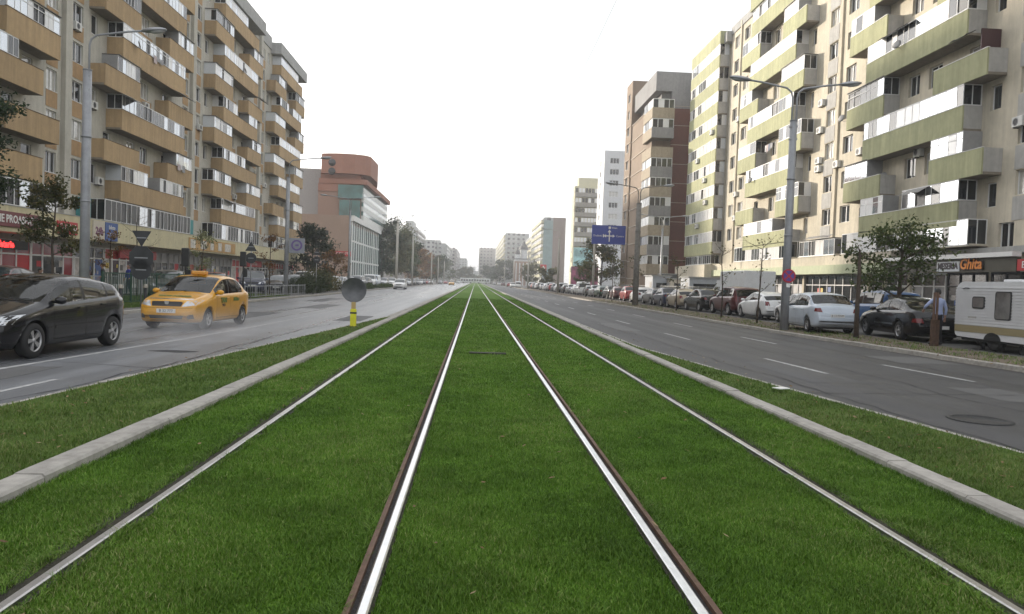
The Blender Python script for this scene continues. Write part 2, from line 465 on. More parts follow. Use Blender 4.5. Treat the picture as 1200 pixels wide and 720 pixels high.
def seam(x0, y0, x1, y1, w=.012, wob=.08):
    n = max(6, int(math.hypot(x1 - x0, y1 - y0) / .35)); pts = []; dx = 0
    for k in range(n + 1):
        t = k / n; dx = dx * .8 + random.uniform(-wob, wob)
        pts.append((x0 + (x1 - x0) * t + dx * (1 if abs(y1 - y0) > abs(x1 - x0) else .1), y0 + (y1 - y0) * t + dx * (.1 if abs(y1 - y0) > abs(x1 - x0) else 1)))
    ver = abs(y1 - y0) > abs(x1 - x0)
    for a, b in zip(pts[:-1], pts[1:]):
        ww = w * random.uniform(.4, 1.3)
        o = (ww, 0) if ver else (0, ww)
        m.face([(a[0] - o[0], a[1] - o[1], ZR + .007), (a[0] + o[0], a[1] + o[1], ZR + .007), (b[0] + o[0], b[1] + o[1], ZR + .007), (b[0] - o[0], b[1] - o[1], ZR + .007)])
seam(8.1, 8, 7.6, 60); seam(10.5, 9, 10.1, 70); seam(5.9, 7, 5.2, 40); seam(5.4, 11.8, 11.8, 12.6); seam(4.9, 19, 11.6, 19.8); seam(4.6, 30, 11.3, 31); seam(7.4, 15, 9.8, 14.2)
seam(-5.6, 9, -4.7, 30); seam(-8.9, 12, -8.3, 70); seam(-11, 20, -10.9, 80); seam(-5.0, 12.6, -8.9, 13.4); seam(-4.3, 22, -11.9, 24); seam(-4.2, 36, -12, 37)
tag(m.build('road_crack', PATCH), kind='structure')
# grit and dust gathered along the kerbs
DUST = mat('kerb_dust', (0.15, 0.135, 0.115), .95, var=.35, vscale=9)
m = MB()
for line, sg, o in ((R_EDGE, 1, .13), (L_EDGE, -1, .13), (R_FAR, -1, 0), (L_FAR, 1, 0)):
    y = 4.0
    while y < 75:
        l = random.uniform(.5, 1.6)
        if random.random() < .8:
            n = 6; w0 = random.uniform(.05, .22); inn = []; out = []
            for k in range(n + 1):
                yy = y + l * k / n; x = at(line, yy) + sg * o
                inn.append((x, yy, ZR + .009)); out.append((x + sg * w0 * math.sin(PI * (k + .3) / (n + .6)) * random.uniform(.5, 1.1), yy, ZR + .009))
            m.face(inn + out[::-1])
        y += l
tag(m.build('kerb_dust', DUST), kind='structure')
m = MB(); 
for k in range(24):
    t = 2 * PI * k / 24
m.lathe([(.40, 0), (.40, .012), (.33, .012), (.33, .006), (0.0, .006)], 28, 0, Matrix.Translation((6.85, 9.6, ZR + .002)))
mh = m.build('manhole_cover', mat('cast_iron', (0.05, 0.05, 0.052), .6, .5, var=.3, vscale=30, bump=.5, bscale=60))
tag(mh, 'round iron manhole cover set in the near lane of the right road', 'manhole cover')
m = MB(); m.box(-.08, .66, 14.7, 14.9, -.05, -.004); mh = m.build('track_drain', mat('drain_iron', (0.03, 0.034, 0.018), .8, .2, var=.3, vscale=20))
tag(mh, 'flat dark drain lid in the lawn between the two middle rails', 'drain lid')

# ------------------------------------------------------------------ rails
RAILS = [(-1.93, 'outer', 1, 'outer tram rail beside the left concrete kerb'), (-0.435, 'inner', -1, 'polished tram rail left of the centre lawn strip'),
         (1.05, 'inner', 1, 'polished tram rail right of the centre lawn strip'), (2.54, 'outer', -1, 'dull outer tram rail beside the right concrete kerb')]
RLINE = [-6, 3, 6, 10, 16, 25, 40, 70, 120, 200, 330, 480]
RAILTOP2 = mat('dull_rail', (0.48, 0.47, 0.46), 0.36, 1.0, var=.12, vscale=9)
for x, kind, gs, lab in RAILS:
    e = empty('tram_rail', (x, 0, 0), 0, lab, 'tram rail', 'rails of the two tram tracks')
    w = .025 if kind == 'inner' else .027
    prof = [(-w, -.06), (-w, -.006), (-w + .008, .0), (w - .008, .0), (w, -.006), (w, -.06)]
    m = MB()
    for a, b in zip(RLINE[:-1], RLINE[1:]):
        for (p, q), s_ in zip(zip(prof[:-1], prof[1:]), (0, 0, 0, 0, 0)):
            m.face([(p[0], a, p[1]), (q[0], a, q[1]), (q[0], b, q[1]), (p[0], b, p[1])])
    m.build('rail_head', RAILTOP if kind == 'inner' else RAILTOP2, e)
    m = MB()
    if kind == 'inner':
        g0, g1 = gs * w, gs * .056
        m.box(min(g0, g1), max(g0, g1), -6, 480, -.06, -.028); m.build('groove', GRAVEL, e)
        m = MB(); a, b = gs * .056, gs * .084
        m.box(min(a, b), max(a, b), -6, 480, -.06, -.004); m.build('guard_strip', RUST, e)
        m = MB(); a, b = -gs * w, -gs * .038
        m.box(min(a, b), max(a, b), -6, 480, -.06, -.026); m.build('soil_gap', DIRTD, e)
    else:
        a, b = -gs * w, -gs * .17
        m.box(min(a, b), max(a, b), -6, 480, -.06, -.024); m.build('soil_gap', DIRTD, e)
        m = MB(); a, b = gs * w, gs * .055
        m.box(min(a, b), max(a, b), -6, 480, -.06, -.026); m.build('groove', GRAVEL, e)

# ------------------------------------------------------------------ grass blades (uncountable: one object per lawn)
def blade_mat(name, cols):
    m = bpy.data.materials.new(name); m.use_nodes = True
    nt = m.node_tree; N = nt.nodes; L = nt.links; b = N['Principled BSDF']
    b.inputs['Roughness'].default_value = .55; b.inputs['Specular IOR Level'].default_value = .25
    at_ = N.new('ShaderNodeAttribute'); at_.attribute_name = 'hue'
    cr = N.new('ShaderNodeValToRGB'); e = cr.color_ramp.elements
    e[0].position = 0; e[0].color = (*cols[0], 1); e[1].position = 1; e[1].color = (*cols[-1], 1)
    for k, c in enumerate(cols[1:-1]):
        q = e.new((k + 1) / (len(cols) - 1)); q.color = (*c, 1)
    L.new(at_.outputs['Fac'], cr.inputs['Fac'])
    tc = N.new('ShaderNodeTexCoord'); n = N.new('ShaderNodeTexNoise'); n.inputs['Scale'].default_value = 1.6; n.inputs['Detail'].default_value = 5
    L.new(tc.outputs['Object'], n.inputs['Vector'])
    mr = N.new('ShaderNodeMapRange'); mr.inputs['From Min'].default_value = .3; mr.inputs['From Max'].default_value = .7
    mr.inputs['To Min'].default_value = .74; mr.inputs['To Max'].default_value = 1.28; L.new(n.outputs['Fac'], mr.inputs['Value'])
    vm = N.new('ShaderNodeVectorMath'); vm.operation = 'SCALE'; L.new(cr.outputs['Color'], vm.inputs[0]); L.new(mr.outputs['Result'], vm.inputs['Scale'])
    L.new(vm.outputs['Vector'], b.inputs['Base Color'])
    return m
def blades(name, areas, material, D0, y_end, hmin, hmax, z, lean=.6, patchy=0.0):
    """areas: list of (fl, fr) x-limits as functions of y; density falls off with the square of the distance"""
    V = []; H = []
    for fl, fr in areas:
        y = 2.2
        while y < y_end:
            dy = max(.25, y * .06); ym = y + dy / 2
            w = fr(ym) - fl(ym)
            if w > .03:
                d = D0 * min(1.0, (4.0 / ym) ** 2)
                n = int(w * dy * d)
                yy = rng.uniform(y, y + dy, n); t = rng.uniform(0, 1, n)
                xl = np.array([fl(v) for v in (y, y + dy)]); xr = np.array([fr(v) for v in (y, y + dy)])
                f = (yy - y) / dy
                xx = (xl[0] * (1 - f) + xl[1] * f) * (1 - t) + (xr[0] * (1 - f) + xr[1] * f) * t
                keep = np.ones(n, bool)
                if patchy:
                    pn = np.sin(xx * 5.1 + np.sin(yy * 2.3) * 1.7) * np.sin(yy * 3.7 + np.cos(xx * 3.1)) + rng.normal(0, .5, n)
                    keep = pn > -1 + patchy
                V.append(np.stack([xx[keep], yy[keep]], 1))
            y += dy
    P = np.concatenate(V); n = len(P); d = P[:, 1]
    sc = np.maximum(1.0, d / 5.0)
    clump = .78 + .3 * (np.sin(P[:, 0] * 9 + np.sin(P[:, 1] * 7)) * np.sin(P[:, 1] * 11 + P[:, 0] * 3))
    h = rng.uniform(hmin, hmax, n) * clump
    wd = rng.uniform(.0013, .0027, n) * sc ** .85
    a = rng.uniform(0, 2 * PI, n); la = rng.uniform(0, 2 * PI, n); lm = h * rng.uniform(.1, lean * 1.6, n)
    bx, by = np.cos(a) * wd, np.sin(a) * wd
    lx, ly = np.cos(la) * lm, np.sin(la) * lm
    vs = np.empty((n, 5, 3), np.float32)
    vs[:, 0] = np.stack([P[:, 0] - bx, P[:, 1] - by, np.full(n, z)], 1)
    vs[:, 1] = np.stack([P[:, 0] + bx, P[:, 1] + by, np.full(n, z)], 1)
    vs[:, 2] = np.stack([P[:, 0] + bx * .75 + lx * .35, P[:, 1] + by * .75 + ly * .35, z + h * .6], 1)
    vs[:, 3] = np.stack([P[:, 0] - bx * .75 + lx * .35, P[:, 1] - by * .75 + ly * .35, z + h * .6], 1)
    vs[:, 4] = np.stack([P[:, 0] + lx, P[:, 1] + ly, z + h * rng.uniform(.85, 1, n)], 1)
    me = bpy.data.meshes.new(name)
    me.vertices.add(n * 5); me.vertices.foreach_set('co', vs.reshape(-1))
    base = (np.arange(n) * 5)[:, None]
    li = np.concatenate([base + np.array([0, 1, 2, 3]), base + np.array([3, 2, 4])], 1).astype(np.int32)
    me.loops.add(n * 7); me.loops.foreach_set('vertex_index', li.reshape(-1))
    me.polygons.add(n * 2)
    ls = (np.arange(n) * 7)[:, None] + np.array([0, 4])
    lt = np.tile(np.array([4, 3]), n)
    me.polygons.foreach_set('loop_start', ls.reshape(-1).astype(np.int32)); me.polygons.foreach_set('loop_total', lt.astype(np.int32))
    at_ = me.attributes.new('hue', 'FLOAT', 'POINT')
    hue = np.clip(rng.beta(2, 2.4, n) + .16 * np.sin(P[:, 0] * 2.2 + np.sin(P[:, 1] * 1.3)) * np.sin(P[:, 1] * .9 + 1.7 * np.sin(P[:, 0] * .8)), 0, 1)
    at_.data.foreach_set('value', np.repeat(hue, 5).astype(np.float32))
    me.materials.append(material); me.update(calc_edges=True); me.validate()
    o = bpy.data.objects.new(name, me); COL.objects.link(o); tag(o, kind='stuff')
    return o
BL1 = blade_mat('lawn_blades', [(0.040, 0.092, 0.009), (0.070, 0.152, 0.014), (0.100, 0.200, 0.020), (0.145, 0.240, 0.036), (0.28, 0.29, 0.12)])
BL2 = blade_mat('verge_blades', [(0.038, 0.080, 0.011), (0.066, 0.125, 0.016), (0.098, 0.160, 0.026), (0.14, 0.18, 0.048), (0.25, 0.23, 0.11)])
c_ = lambda v: (lambda y: v)
o = blades('grass', [(c_(L_IN + .01), c_(-2.07)), (c_(-1.875), c_(-.535)), (c_(-.397), c_(1.012)), (c_(1.15), c_(2.485)), (c_(2.68), c_(R_IN - .01))],
       BL1, 21000, 60, .018, .040, -.034)
tag(o, 'short mown green lawn growing between the tram rails', 'lawn')
o = blades('grass', [(lambda y: at(L_EDGE, y) + .05, c_(L_OUT - .01)), (c_(R_OUT + .01), lambda y: at(R_EDGE, y) - .05)], BL2, 9000, 27, .025, .06, -.02, .8, .25)
tag(o, 'rough drying grass of the two road verges outside the concrete kerbs', 'verge grass')
# tufts spilling over the kerbs and the rails' soil gaps
o = blades('grass', [(c_(L_IN - .03), c_(L_IN + .05)), (c_(R_IN - .05), c_(R_IN + .02)), (c_(-2.12), c_(-2.02)), (c_(2.63), c_(2.72)), (c_(-.60), c_(-.52)), (c_(1.13), c_(1.21)),
                    (c_(-1.90), c_(-1.85)), (c_(2.44), c_(2.49)), (c_(-.395), c_(-.37)), (c_(.985), c_(1.01))],
       BL1, 26000, 40, .03, .06, -.034, 1.0, .3)
tag(o, 'longer grass tufts along the rails and kerb edges', 'grass tufts')
# soil strip on the right: tufts of weeds
o = blades('grass', [(lambda y: at(R_FAR, y) + .2, c_(14.3))], BL2, 4500, 75, .04, .12, ZW, .9, 1.0)
tag(o, 'patchy weeds on the bare soil strip beside the parked cars', 'weeds')
# ------------------------------------------------------------------ buildings
OCHRE = mat('ochre_render', (0.405, 0.285, 0.155), 0.85, var=.07, vscale=2.5, var2=.08, vscale2=.25, stain=.16, objvar=.07, bump=.15, bscale=30)
OCHRE2 = mat('ochre_panel', (0.39, 0.255, 0.135), 0.85, var=.10, vscale=3, var2=.12, stain=.12)
GREYW = mat('grey_render', (0.47, 0.45, 0.395), 0.85, var=.08, vscale=2, var2=.10, vscale2=.2, stain=.12, bump=.15, bscale=30)
CREAM = mat('cream_render', (0.55, 0.50, 0.40), 0.85, var=.08, vscale=2, var2=.12, vscale2=.2, stain=.12, bump=.15, bscale=30)
GREENB = mat('green_render', (0.385, 0.388, 0.228), 0.85, var=.08, vscale=2.5, var2=.10, vscale2=.25, stain=.17, objvar=.07, bump=.15, bscale=30)
SIDEG = mat('grey_balcony_side', (0.42, 0.41, 0.39), 0.85, var=.10, vscale=2.5, stain=.15)
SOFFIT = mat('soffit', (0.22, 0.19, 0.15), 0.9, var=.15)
CANOPY = mat('cream_canopy', (0.56, 0.51, 0.33), 0.8, var=.08, vscale=2, stain=.12)
FASCIA = mat('grey_fascia', (0.36, 0.36, 0.35), 0.85, var=.10, vscale=1.5, stain=.15)
COPING = mat('brown_coping', (0.10, 0.06, 0.03), .7)
PALEP = mat('pale_panel', (0.62, 0.65, 0.68), 0.5, var=.04)
PAVEPANEL = mat('dull_panel', (0.30, 0.30, 0.30), 0.6, var=.1)
CAMV = Vector((0, 0, CAM_H))

WIN_CACHE = {}
def window_meshes(w, h, style, gm):
    key = (round(w, 2), round(h, 2), style, gm.name)
    if key in WIN_CACHE: return WIN_CACHE[key]
    b = .055; f = MB()
    fm = FRAMEB if style.endswith('b') else PVC
    f.box(0, w, -.06, .03, 0, b); f.box(0, w, -.06, .03, h - b, h); f.box(0, b, -.06, .03, b, h - b); f.box(w - b, w, -.06, .03, b, h - b)
    n = max(1, round(w / .75))
    for k in range(1, n):
        x = w * k / n; f.box(x - .04, x + .04, -.06, .03, b, h - b)
    f.box(-.05, w + .05, -.20, -.061, -.035, -.002)         # sill
    p = MB(); p.face([(b, -.01, b), (w - b, -.01, b), (w - b, -.01, h - b), (b, -.01, h - b)])
    WIN_CACHE[key] = (f.mesh('window', fm), p.mesh('pane', gm))
    return WIN_CACHE[key]

class Block:
    """a building: street facades are given as (origin xy, angle): local x runs along the facade, local -y is outwards"""
    def __init__(s, name, label, base, cat='apartment building', group=None):
        s.root = empty(name, base, 0, label, cat, group)
        s.wins = []; s.bal = []; s.ac = []
        s.wall = MB(); s.extra = {}
    def mb(s, name):
        return s.extra.setdefault(name, MB())
    def M(s, ox, oy, ang):
        return Matrix.Translation((ox, oy, 0)) @ Matrix.Rotation(ang, 4, 'Z')
    def facade(s, ox, oy, ang, W, z0, z1, holes, m=0, depth=.16, glass=None, revm=None):
        """holes: (u0,u1,v0,v1,kind)"""
        M = s.M(ox, oy, ang)
        us = sorted({0.0, W, *[round(h[0], 3) for h in holes], *[round(h[1], 3) for h in holes]})
        vs = sorted({z0, z1, *[round(h[2], 3) for h in holes], *[round(h[3], 3) for h in holes]})
        us = [u for u in us if 0 <= u <= W]; vs = [v for v in vs if z0 <= v <= z1]
        T = lambda u, d, v: tuple(M @ Vector((u, d, v)))
        def inside(u, v):
            for h in holes:
                if h[0] < u < h[1] and h[2] < v < h[3]: return True
            return False
        for a, b in zip(us[:-1], us[1:]):
            run = None
            for c, d in zip(vs[:-1], vs[1:]):
                if inside((a + b) / 2, (c + d) / 2):
                    if run: s.wall.face([T(a, 0, run[0]), T(b, 0, run[0]), T(b, 0, run[1]), T(a, 0, run[1])], m)
                    run = None
                else:
                    run = (run[0], d) if run else (c, d)
            if run: s.wall.face([T(a, 0, run[0]), T(b, 0, run[0]), T(b, 0, run[1]), T(a, 0, run[1])], m)
        for h in holes:
            u0, u1, v0, v1, kind = h[:5]
            rm = m if revm is None else revm
            s.wall.face([T(u0,0,v0), T(u0,depth,v0), T(u0,depth,v1), T(u0,0,v1)], rm); s.wall.face([T(u1,0,v0), T(u1,0,v1), T(u1,depth,v1), T(u1,depth,v0)], rm)
            s.wall.face([T(u0,0,v1), T(u0,depth,v1), T(u1,depth,v1), T(u1,0,v1)], rm); s.wall.face([T(u0,0,v0), T(u1,0,v0), T(u1,depth,v0), T(u0,depth,v0)], rm)
            p = M @ Vector((u0, depth, v0))
            s.wins.append((p, ang, u1 - u0, v1 - v0, kind))
    def finish(s, mats, limit=100, visible=lambda p: True, min_share=0):
        s.wall.build('wall', mats, s.root, world=True)
        W = []
        for w in s.wins:
            p = w[0]; d = (p - CAMV).length
            nrm = Vector((math.sin(w[1]), -math.cos(w[1]), 0))
            facing = max(.02, nrm.dot((CAMV - p).normalized()))
            W.append((w[2] * w[3] * facing / d ** 2 * (1 if visible(p) else 1e-6), w))
        W.sort(key=lambda t: -t[0])
        rest = MB()
        for i, (sc, (p, ang, w, h, kind)) in enumerate(W):
            r = random.random()
            gm = GLASS if r < .55 else (GLASSC if r < .85 else GLASSD)
            if kind == 'glass': gm = GLASS
            fr, pn = window_meshes(w, h, kind, gm)
            if i < limit and sc > min_share:
                o = link('window', fr, p, ang, s.root, True)
                q = link('pane', pn, (0, 0, 0), 0, o)
            else:
                Mx = Matrix.Translation(p) @ Matrix.Rotation(ang, 4, 'Z')
                for me, mi in ((fr, 0), (pn, 1)):
                    for poly in me.polygons:
                        rest.face([Mx @ me.vertices[v].co for v in poly.vertices], mi if mi == 0 else (1 if gm == GLASS else 2))
        if rest.f:
            o = rest.build('window', [PVC, GLASS, GLASSC], s.root, world=True, recalc=False); tag(o, kind='stuff')
        for name, (m_, mm) in [(k, v) for k, v in s.extra.items() if isinstance(v, tuple)]:
            m_.build(name, mm, s.root, world=True)

def balcony(blk, M, u0, u1, zt, hpar, depth, mats, glz=None, gh=1.16, near='lo', solid_side=False, roof=None, panel=.62, bright=.65):
    """parapet box from wall out to depth; glz = list of (a,b) glazed stretches; mats = [front, side, soffit, coping]"""
    b = MB(); t = .10; z0 = zt - hpar
    b.box(u0, u1, -depth, -depth + t, z0, zt, 0, M)
    b.box(u0, u0 + t, -depth + t + .002, -.003, z0 + .16, zt, 1, M); b.box(u1 - t, u1, -depth + t + .002, -.003, z0 + .16, zt, 1, M)
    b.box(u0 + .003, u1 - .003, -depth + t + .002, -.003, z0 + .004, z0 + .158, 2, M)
    b.box(u0 - .02, u1 + .02, -depth - .025, -depth + t + .02, zt + .001, zt + .035, 3, M)
    o = b.build('balcony', mats, blk.root, world=True)
    if not glz: return o
    for a, c in glz:
        g = MB()
        d0 = -depth + .03; z1 = zt + gh; zb = zt + .036
        n = max(1, round((c - a) / panel)); cuts = [0.0]
        for k in range(n): cuts.append(cuts[-1] + random.choice([.7, 1, 1, 1.25]))
        cuts = [a + (c - a) * q / cuts[-1] for q in cuts]
        fb = .042; state = 1; shut = random.random() < .15
        for k in range(n):
            x0, x1 = cuts[k], cuts[k + 1]
            r = random.random()
            if r < (.72 if bright > .5 else .85) or k == 0:
                r = random.random()
                state = 1 if r < bright * .6 else (2 if r < bright else (3 if r < bright + .18 else 4))
            pm = state if not (shut and state > 2) else 2
            inset = .0 if pm != 4 else .05
            g.face([M @ Vector(p) for p in ((x0, d0 + .008 + inset, zb), (x1, d0 + .008 + inset, zb), (x1, d0 + .008 + inset, z1), (x0, d0 + .008 + inset, z1))], pm)
            g.box(x0 - fb / 2, x0 + fb / 2, d0 - .006, d0 + .035, zb, z1, 0, M)
        g.box(c - fb / 2, c + fb / 2, d0 - .006, d0 + .035, zb, z1, 0, M)
        g.box(a, c, d0 - .010, d0 + .036, z1 - .07, z1 - .002, 0, M); g.box(a, c, d0 - .012, d0 + .037, zb, zb + .05, 0, M)
        if random.random() < .25: g.box(a, c, d0 - .011, d0 + .036, zb + .78, zb + .83, 0, M)
        for e, is_end in ((a, abs(a - u0) < .15), (c, abs(c - u1) < .15)):
            if not is_end:
                g.box(e - .03, e + .03, d0 + .04, -.003, zb, z1, 5, M); continue
            e_ = e + (.05 if e == a else -.05)
            if solid_side:
                g.box(e_ - .03, e_ + .03, d0 + .04, -.003, zb, z1, 6, M)
            else:
                for (p0, p1, pm) in ((d0 + .06, d0 * .52, 3), (d0 * .48, -.06, 3 if random.random() < .7 else 2)):
                    g.face([M @ Vector(p) for p in ((e_, p0, zb + .06), (e_, p1, zb + .06), (e_, p1, z1 - .06), (e_, p0, z1 - .06))], pm)
                g.box(e_ - .03, e_ + .03, d0 * .52, d0 * .48, zb, z1, 0, M); g.box(e_ - .03, e_ + .03, -.058, -.003, zb, z1, 0, M)
                g.box(e_ - .031, e_ + .031, d0 + .04, -.003, zb, zb + .058, 0, M); g.box(e_ - .031, e_ + .031, d0 + .04, -.003, z1 - .058, z1 - .003, 0, M)
        if roof:
            g.box(a - .06, c + .06, -depth - .08, -.003, z1 + .002, z1 + .05, 7, M)
        gl = g.build('glazing', [PVC, GLASSB, BLIND, GLASSD if bright < .5 else GLASS, GLASSD, PAVEPANEL, PALEP, ROOFD], None)
        gl.parent = o
    return o

AC_ME = None
def ac_unit(blk, p, ang):
    global AC_ME
    if AC_ME is None:
        m = MB(); m.bevbox(0, .8, -.34, -.05, 0, .55, .02, 0)
        m.lathe([(.21, 0), (.21, .012), (.17, .014)], 20, 1, Matrix.Translation((.3, -.342, .28)) @ Matrix.Rotation(R(90), 4, 'X'))
        m.lathe([(.17, .004), (0, .004)], 20, 2, Matrix.Translation((.3, -.342, .28)) @ Matrix.Rotation(R(90), 4, 'X'))
        m.box(.1, .14, -.3, 0, -.05, 0, 2); m.box(.66, .7, -.3, 0, -.05, 0, 2)
        AC_ME = m.mesh('air_conditioner', [ACW, PAVEPANEL, DARKM])
    return link('air_conditioner', AC_ME, p, ang, blk.root, True)

def panel_block(blk, ang, X, S, P, zt0, storey, wallm, mats, y0, y1, levels, extra_end=None, right=False):
    """blk facade at x = X; S = starts (in y) of balcony stacks; level n has parapet top zt0 + n*storey; even n long, odd n two short.
    local u: left buildings u = y - y0, right buildings u = y1 - y (local x runs towards the camera)"""
    U = (lambda y: y - y0) if not right else (lambda y: y1 - y)
    oy = y0 if not right else y1
    M = blk.M(X, oy, ang)
    hole = []
    def add(ya, yb, za, zb, kind='win'):
        a, b = sorted((U(ya), U(yb)))
        if a > .1 and b < (y1 - y0) - .1: hole.append((a, b, za, zb, kind))
    sill = -.45 if not right else .02
    hw = 1.36
    for s in S:
        for n in levels:
            zt = zt0 + n * storey
            # stair-side window columns
            w0, w1, w2, w3 = ((-3.7, -2.2, 16.9, 18.5) if s > 50 else (-2.9, -1.1, 16.9, 18.5)) if right else (-2.3, -.75, 16.9, 18.1)
            add(s + w0, s + w1, zt + sill, zt + sill + hw)
            if not right or n % 2 == 1 or True:
                add(s + w2, s + w3, zt + sill, zt + sill + hw)
            if n % 2 == 0:
                add(s + .35, s + 1.25, zt - .45, zt + .95)
                add(s + 14.3, s + 15.4, zt - .45, zt + .95)
                add(s + 5.4, s + 6.8, zt - .5, zt + .95); add(s + 8.6, s + 9.6, zt - 1.1, zt + .95)
            else:
                add(s + 5.9, s + 7.3, zt - .45, zt + .95); add(s + 8.3, s + 9.6, zt - .45, zt + .95)
                add(s + 2.2, s + 3.3, zt - 1.1, zt + .95); add(s + 12.4, s + 13.5, zt - 1.1, zt + .95)
    W = y1 - y0
    return M, U, hole, W

# ================================================================== LEFT: ochre block
LX = -28.0
L_S = [10.6, 32.6, 54.6, 76.6, 98.6]; L_Y0, L_Y1 = 6.0, 115.4
LT0, LST = 8.0, 2.66
A = Block('apartment_block', 'long ochre and grey balcony block of ten storeys above red shopfronts', (-34, 60, ZW))
M, U, hole, W = panel_block(A, R(90), LX, L_S, 22.8, LT0, LST, 0, None, L_Y0, L_Y1, range(0, 9))
# shop level: storefronts
shop_h = []
yy = 7.0
while yy < 110:
    w = random.choice([3.4, 4.2, 5.0]); 
    hole.append((U(yy), U(yy + w), .0, 2.75, 'shop')); yy += w + random.choice([.35, .5, .9])
A.facade(LX, L_Y0, R(90), W, ZW, 31.6, [h for h in hole if h[4] != 'shop'] , 0)
lo = MB()
A.wall.face([(LX - 12, L_Y1, ZW), (LX, L_Y1, ZW), (LX, L_Y1, 31.6), (LX - 12, L_Y1, 31.6)], 0)
A.wall.face([(LX - 12, L_Y0, ZW), (LX, L_Y0, ZW), (LX, L_Y0, 31.6), (LX - 12, L_Y0, 31.6)], 0)
A.wall.face([(LX - 12, L_Y0, 31.6), (LX, L_Y0, 31.6), (LX, L_Y1, 31.6), (LX - 12, L_Y1, 31.6)], 2)
A.wall.face([(LX - 12, L_Y0, ZW), (LX - 12, L_Y1, ZW), (LX - 12, L_Y1, 31.6), (LX - 12, L_Y0, 31.6)], 0)
for s in L_S:
    # piers between stairs, recessed panels under the stair windows
    a, b = sorted((U(s - 3.4), U(s - 2.6)))
    A.wall.box(max(a, .05), b, -.30, -.004, 4.76, 32.2, 1, M)
    A.wall.box(b + .05, b + .22, -.10, -.004, 4.76, 31.6, 1, M)
    for n in range(0, 9):
        zt = LT0 + n * LST
        for (ya, yb) in ((s - 2.33, s - .72), (s + 16.85, s + 18.15)):
            if ya - L_Y0 > .3 and yb < L_Y1 - .3:
                a, b = sorted((U(ya), U(yb)))
                A.wall.box(a, b, -.025, -.003, zt - 1.55, zt - .50, 3, M)
        if n % 2 == 1:
            a, b = U(s + 5.3), U(s + 10.2)
            A.wall.box(a, b, -.025, -.003, zt - 1.5, zt - .48, 3, M)
# roof edge
for k, s in enumerate(L_S):
    a, b = U(s + 1.8), min(U(s + 16.6), W)
    A.wall.box(a, b, -1.38, .3, 30.56, 32.0, 2, M)
    A.wall.box(max(U(s - 4.2), 0), a - .003, -.12, .3, 31.0, 32.6, 2, M)
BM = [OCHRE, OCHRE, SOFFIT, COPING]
for k, s in enumerate(L_S):
    hid = (s + 16.5) < 40
    for n in range(0, 9):
        zt = LT0 + n * LST
        if n % 2 == 0:
            a, b = U(s + 2.6), U(s + 14.5)
            if k == 0: g = None
            else:
                lo_, hi_ = a + .06, b - .06
                r = random.random()
                cut = random.choice([0, 0, 2.4, 4.2]); g = [(lo_, hi_ - cut)] if r < .5 else [(lo_, lo_ + 4.5), (lo_ + 4.5 + max(cut, .1), hi_)]
            balcony(A, M, a, b, zt, 1.5, 1.2, BM, g, LST - 1.5, solid_side=random.random() < .25, bright=.66)
        else:
            for j, (p, q) in enumerate(((0.0, 5.5), (10.9, 16.3))):
                a, b = U(s + p), min(U(s + q), W - .02)
                if k == 0: g = None
                else:
                    r = random.random()
                    g = [(a + .06, b - .06)] if r < .62 else ([(a + 1.9, b - .06)] if r < .85 else None)
                balcony(A, M, a, b, zt, 1.5, 1.2, BM, g, LST - 1.5, solid_side=random.random() < .35, roof=True, bright=.66)
    # glazed terrace strip above the shop canopy
    if k:
        balcony(A, M, U(s + .2), min(U(s + 16.4), W - .03), 4.82, .05, 1.22, [CANOPY, CANOPY, SOFFIT, CANOPY], [(U(s + .3), min(U(s + 16.2), W - .2))], 1.6, bright=.30, panel=.75)
for (y, z) in ((54.6, 13.3 + .1), (55.6, 8.1), (75.0, 16.0), (63.0, 15.3), (66.0, 7.9), (86, 10.4), (90, 7.0), (52.3, 18.2), (97.8, 13.2), (64, 20.3), (104, 15.6)):
    ac_unit(A, M @ Vector((U(y), 0, z - .6)), R(90))
DISH = None
def dish(blk, p, ang):
    global DISH
    if DISH is None:
        m = MB(); m.lathe([(0, .06), (.16, .045), (.30, .0), (.31, .005), (.16, .055), (0, .07)], 18, 0, Matrix.Translation((0, -.35, .25)) @ Matrix.Rotation(R(70), 4, 'X') @ Matrix.Rotation(R(25), 4, 'Y'))
        m.tube([(0, -.02, 0), (0, -.3, .05), (0, -.33, .25)], .018, 6); DISH = m.mesh('satellite_dish', PAVEPANEL)
    return link('satellite_dish', DISH, p, ang, blk.root, True)
AWN = mat('grey_awning', (.33, .32, .31), .6, var=.15)
def awning(blk, Mx, u0, u1, z, d0, material=AWN, drop=.38, run=.85):
    m = MB(); T = lambda *p: Mx @ Vector(p)
    n = 6
    for k in range(n):
        a, b = u0 + (u1 - u0) * k / n, u0 + (u1 - u0) * (k + 1) / n
        s0, s1 = .05 * math.sin(k * 1.9), .05 * math.sin((k + 1) * 1.9)
        for e in (0, .02):
            m.face([T(a, d0, z + e), T(b, d0, z + e), T(b, d0 - run, z - drop + s1 + e), T(a, d0 - run, z - drop + s0 + e)])
    m.tube([T(u0, d0 - run, z - drop), T(u1, d0 - run, z - drop)], .02, 6)
    return m.build('awning', material, blk.root, world=True, recalc=False)
CLOTHS = [mat('washing_' + n, c, .8, var=.1) for n, c in (('white', (.65, .65, .66)), ('grey', (.3, .3, .31)), ('blue', (.2, .25, .34)), ('pink', (.5, .42, .42)))]
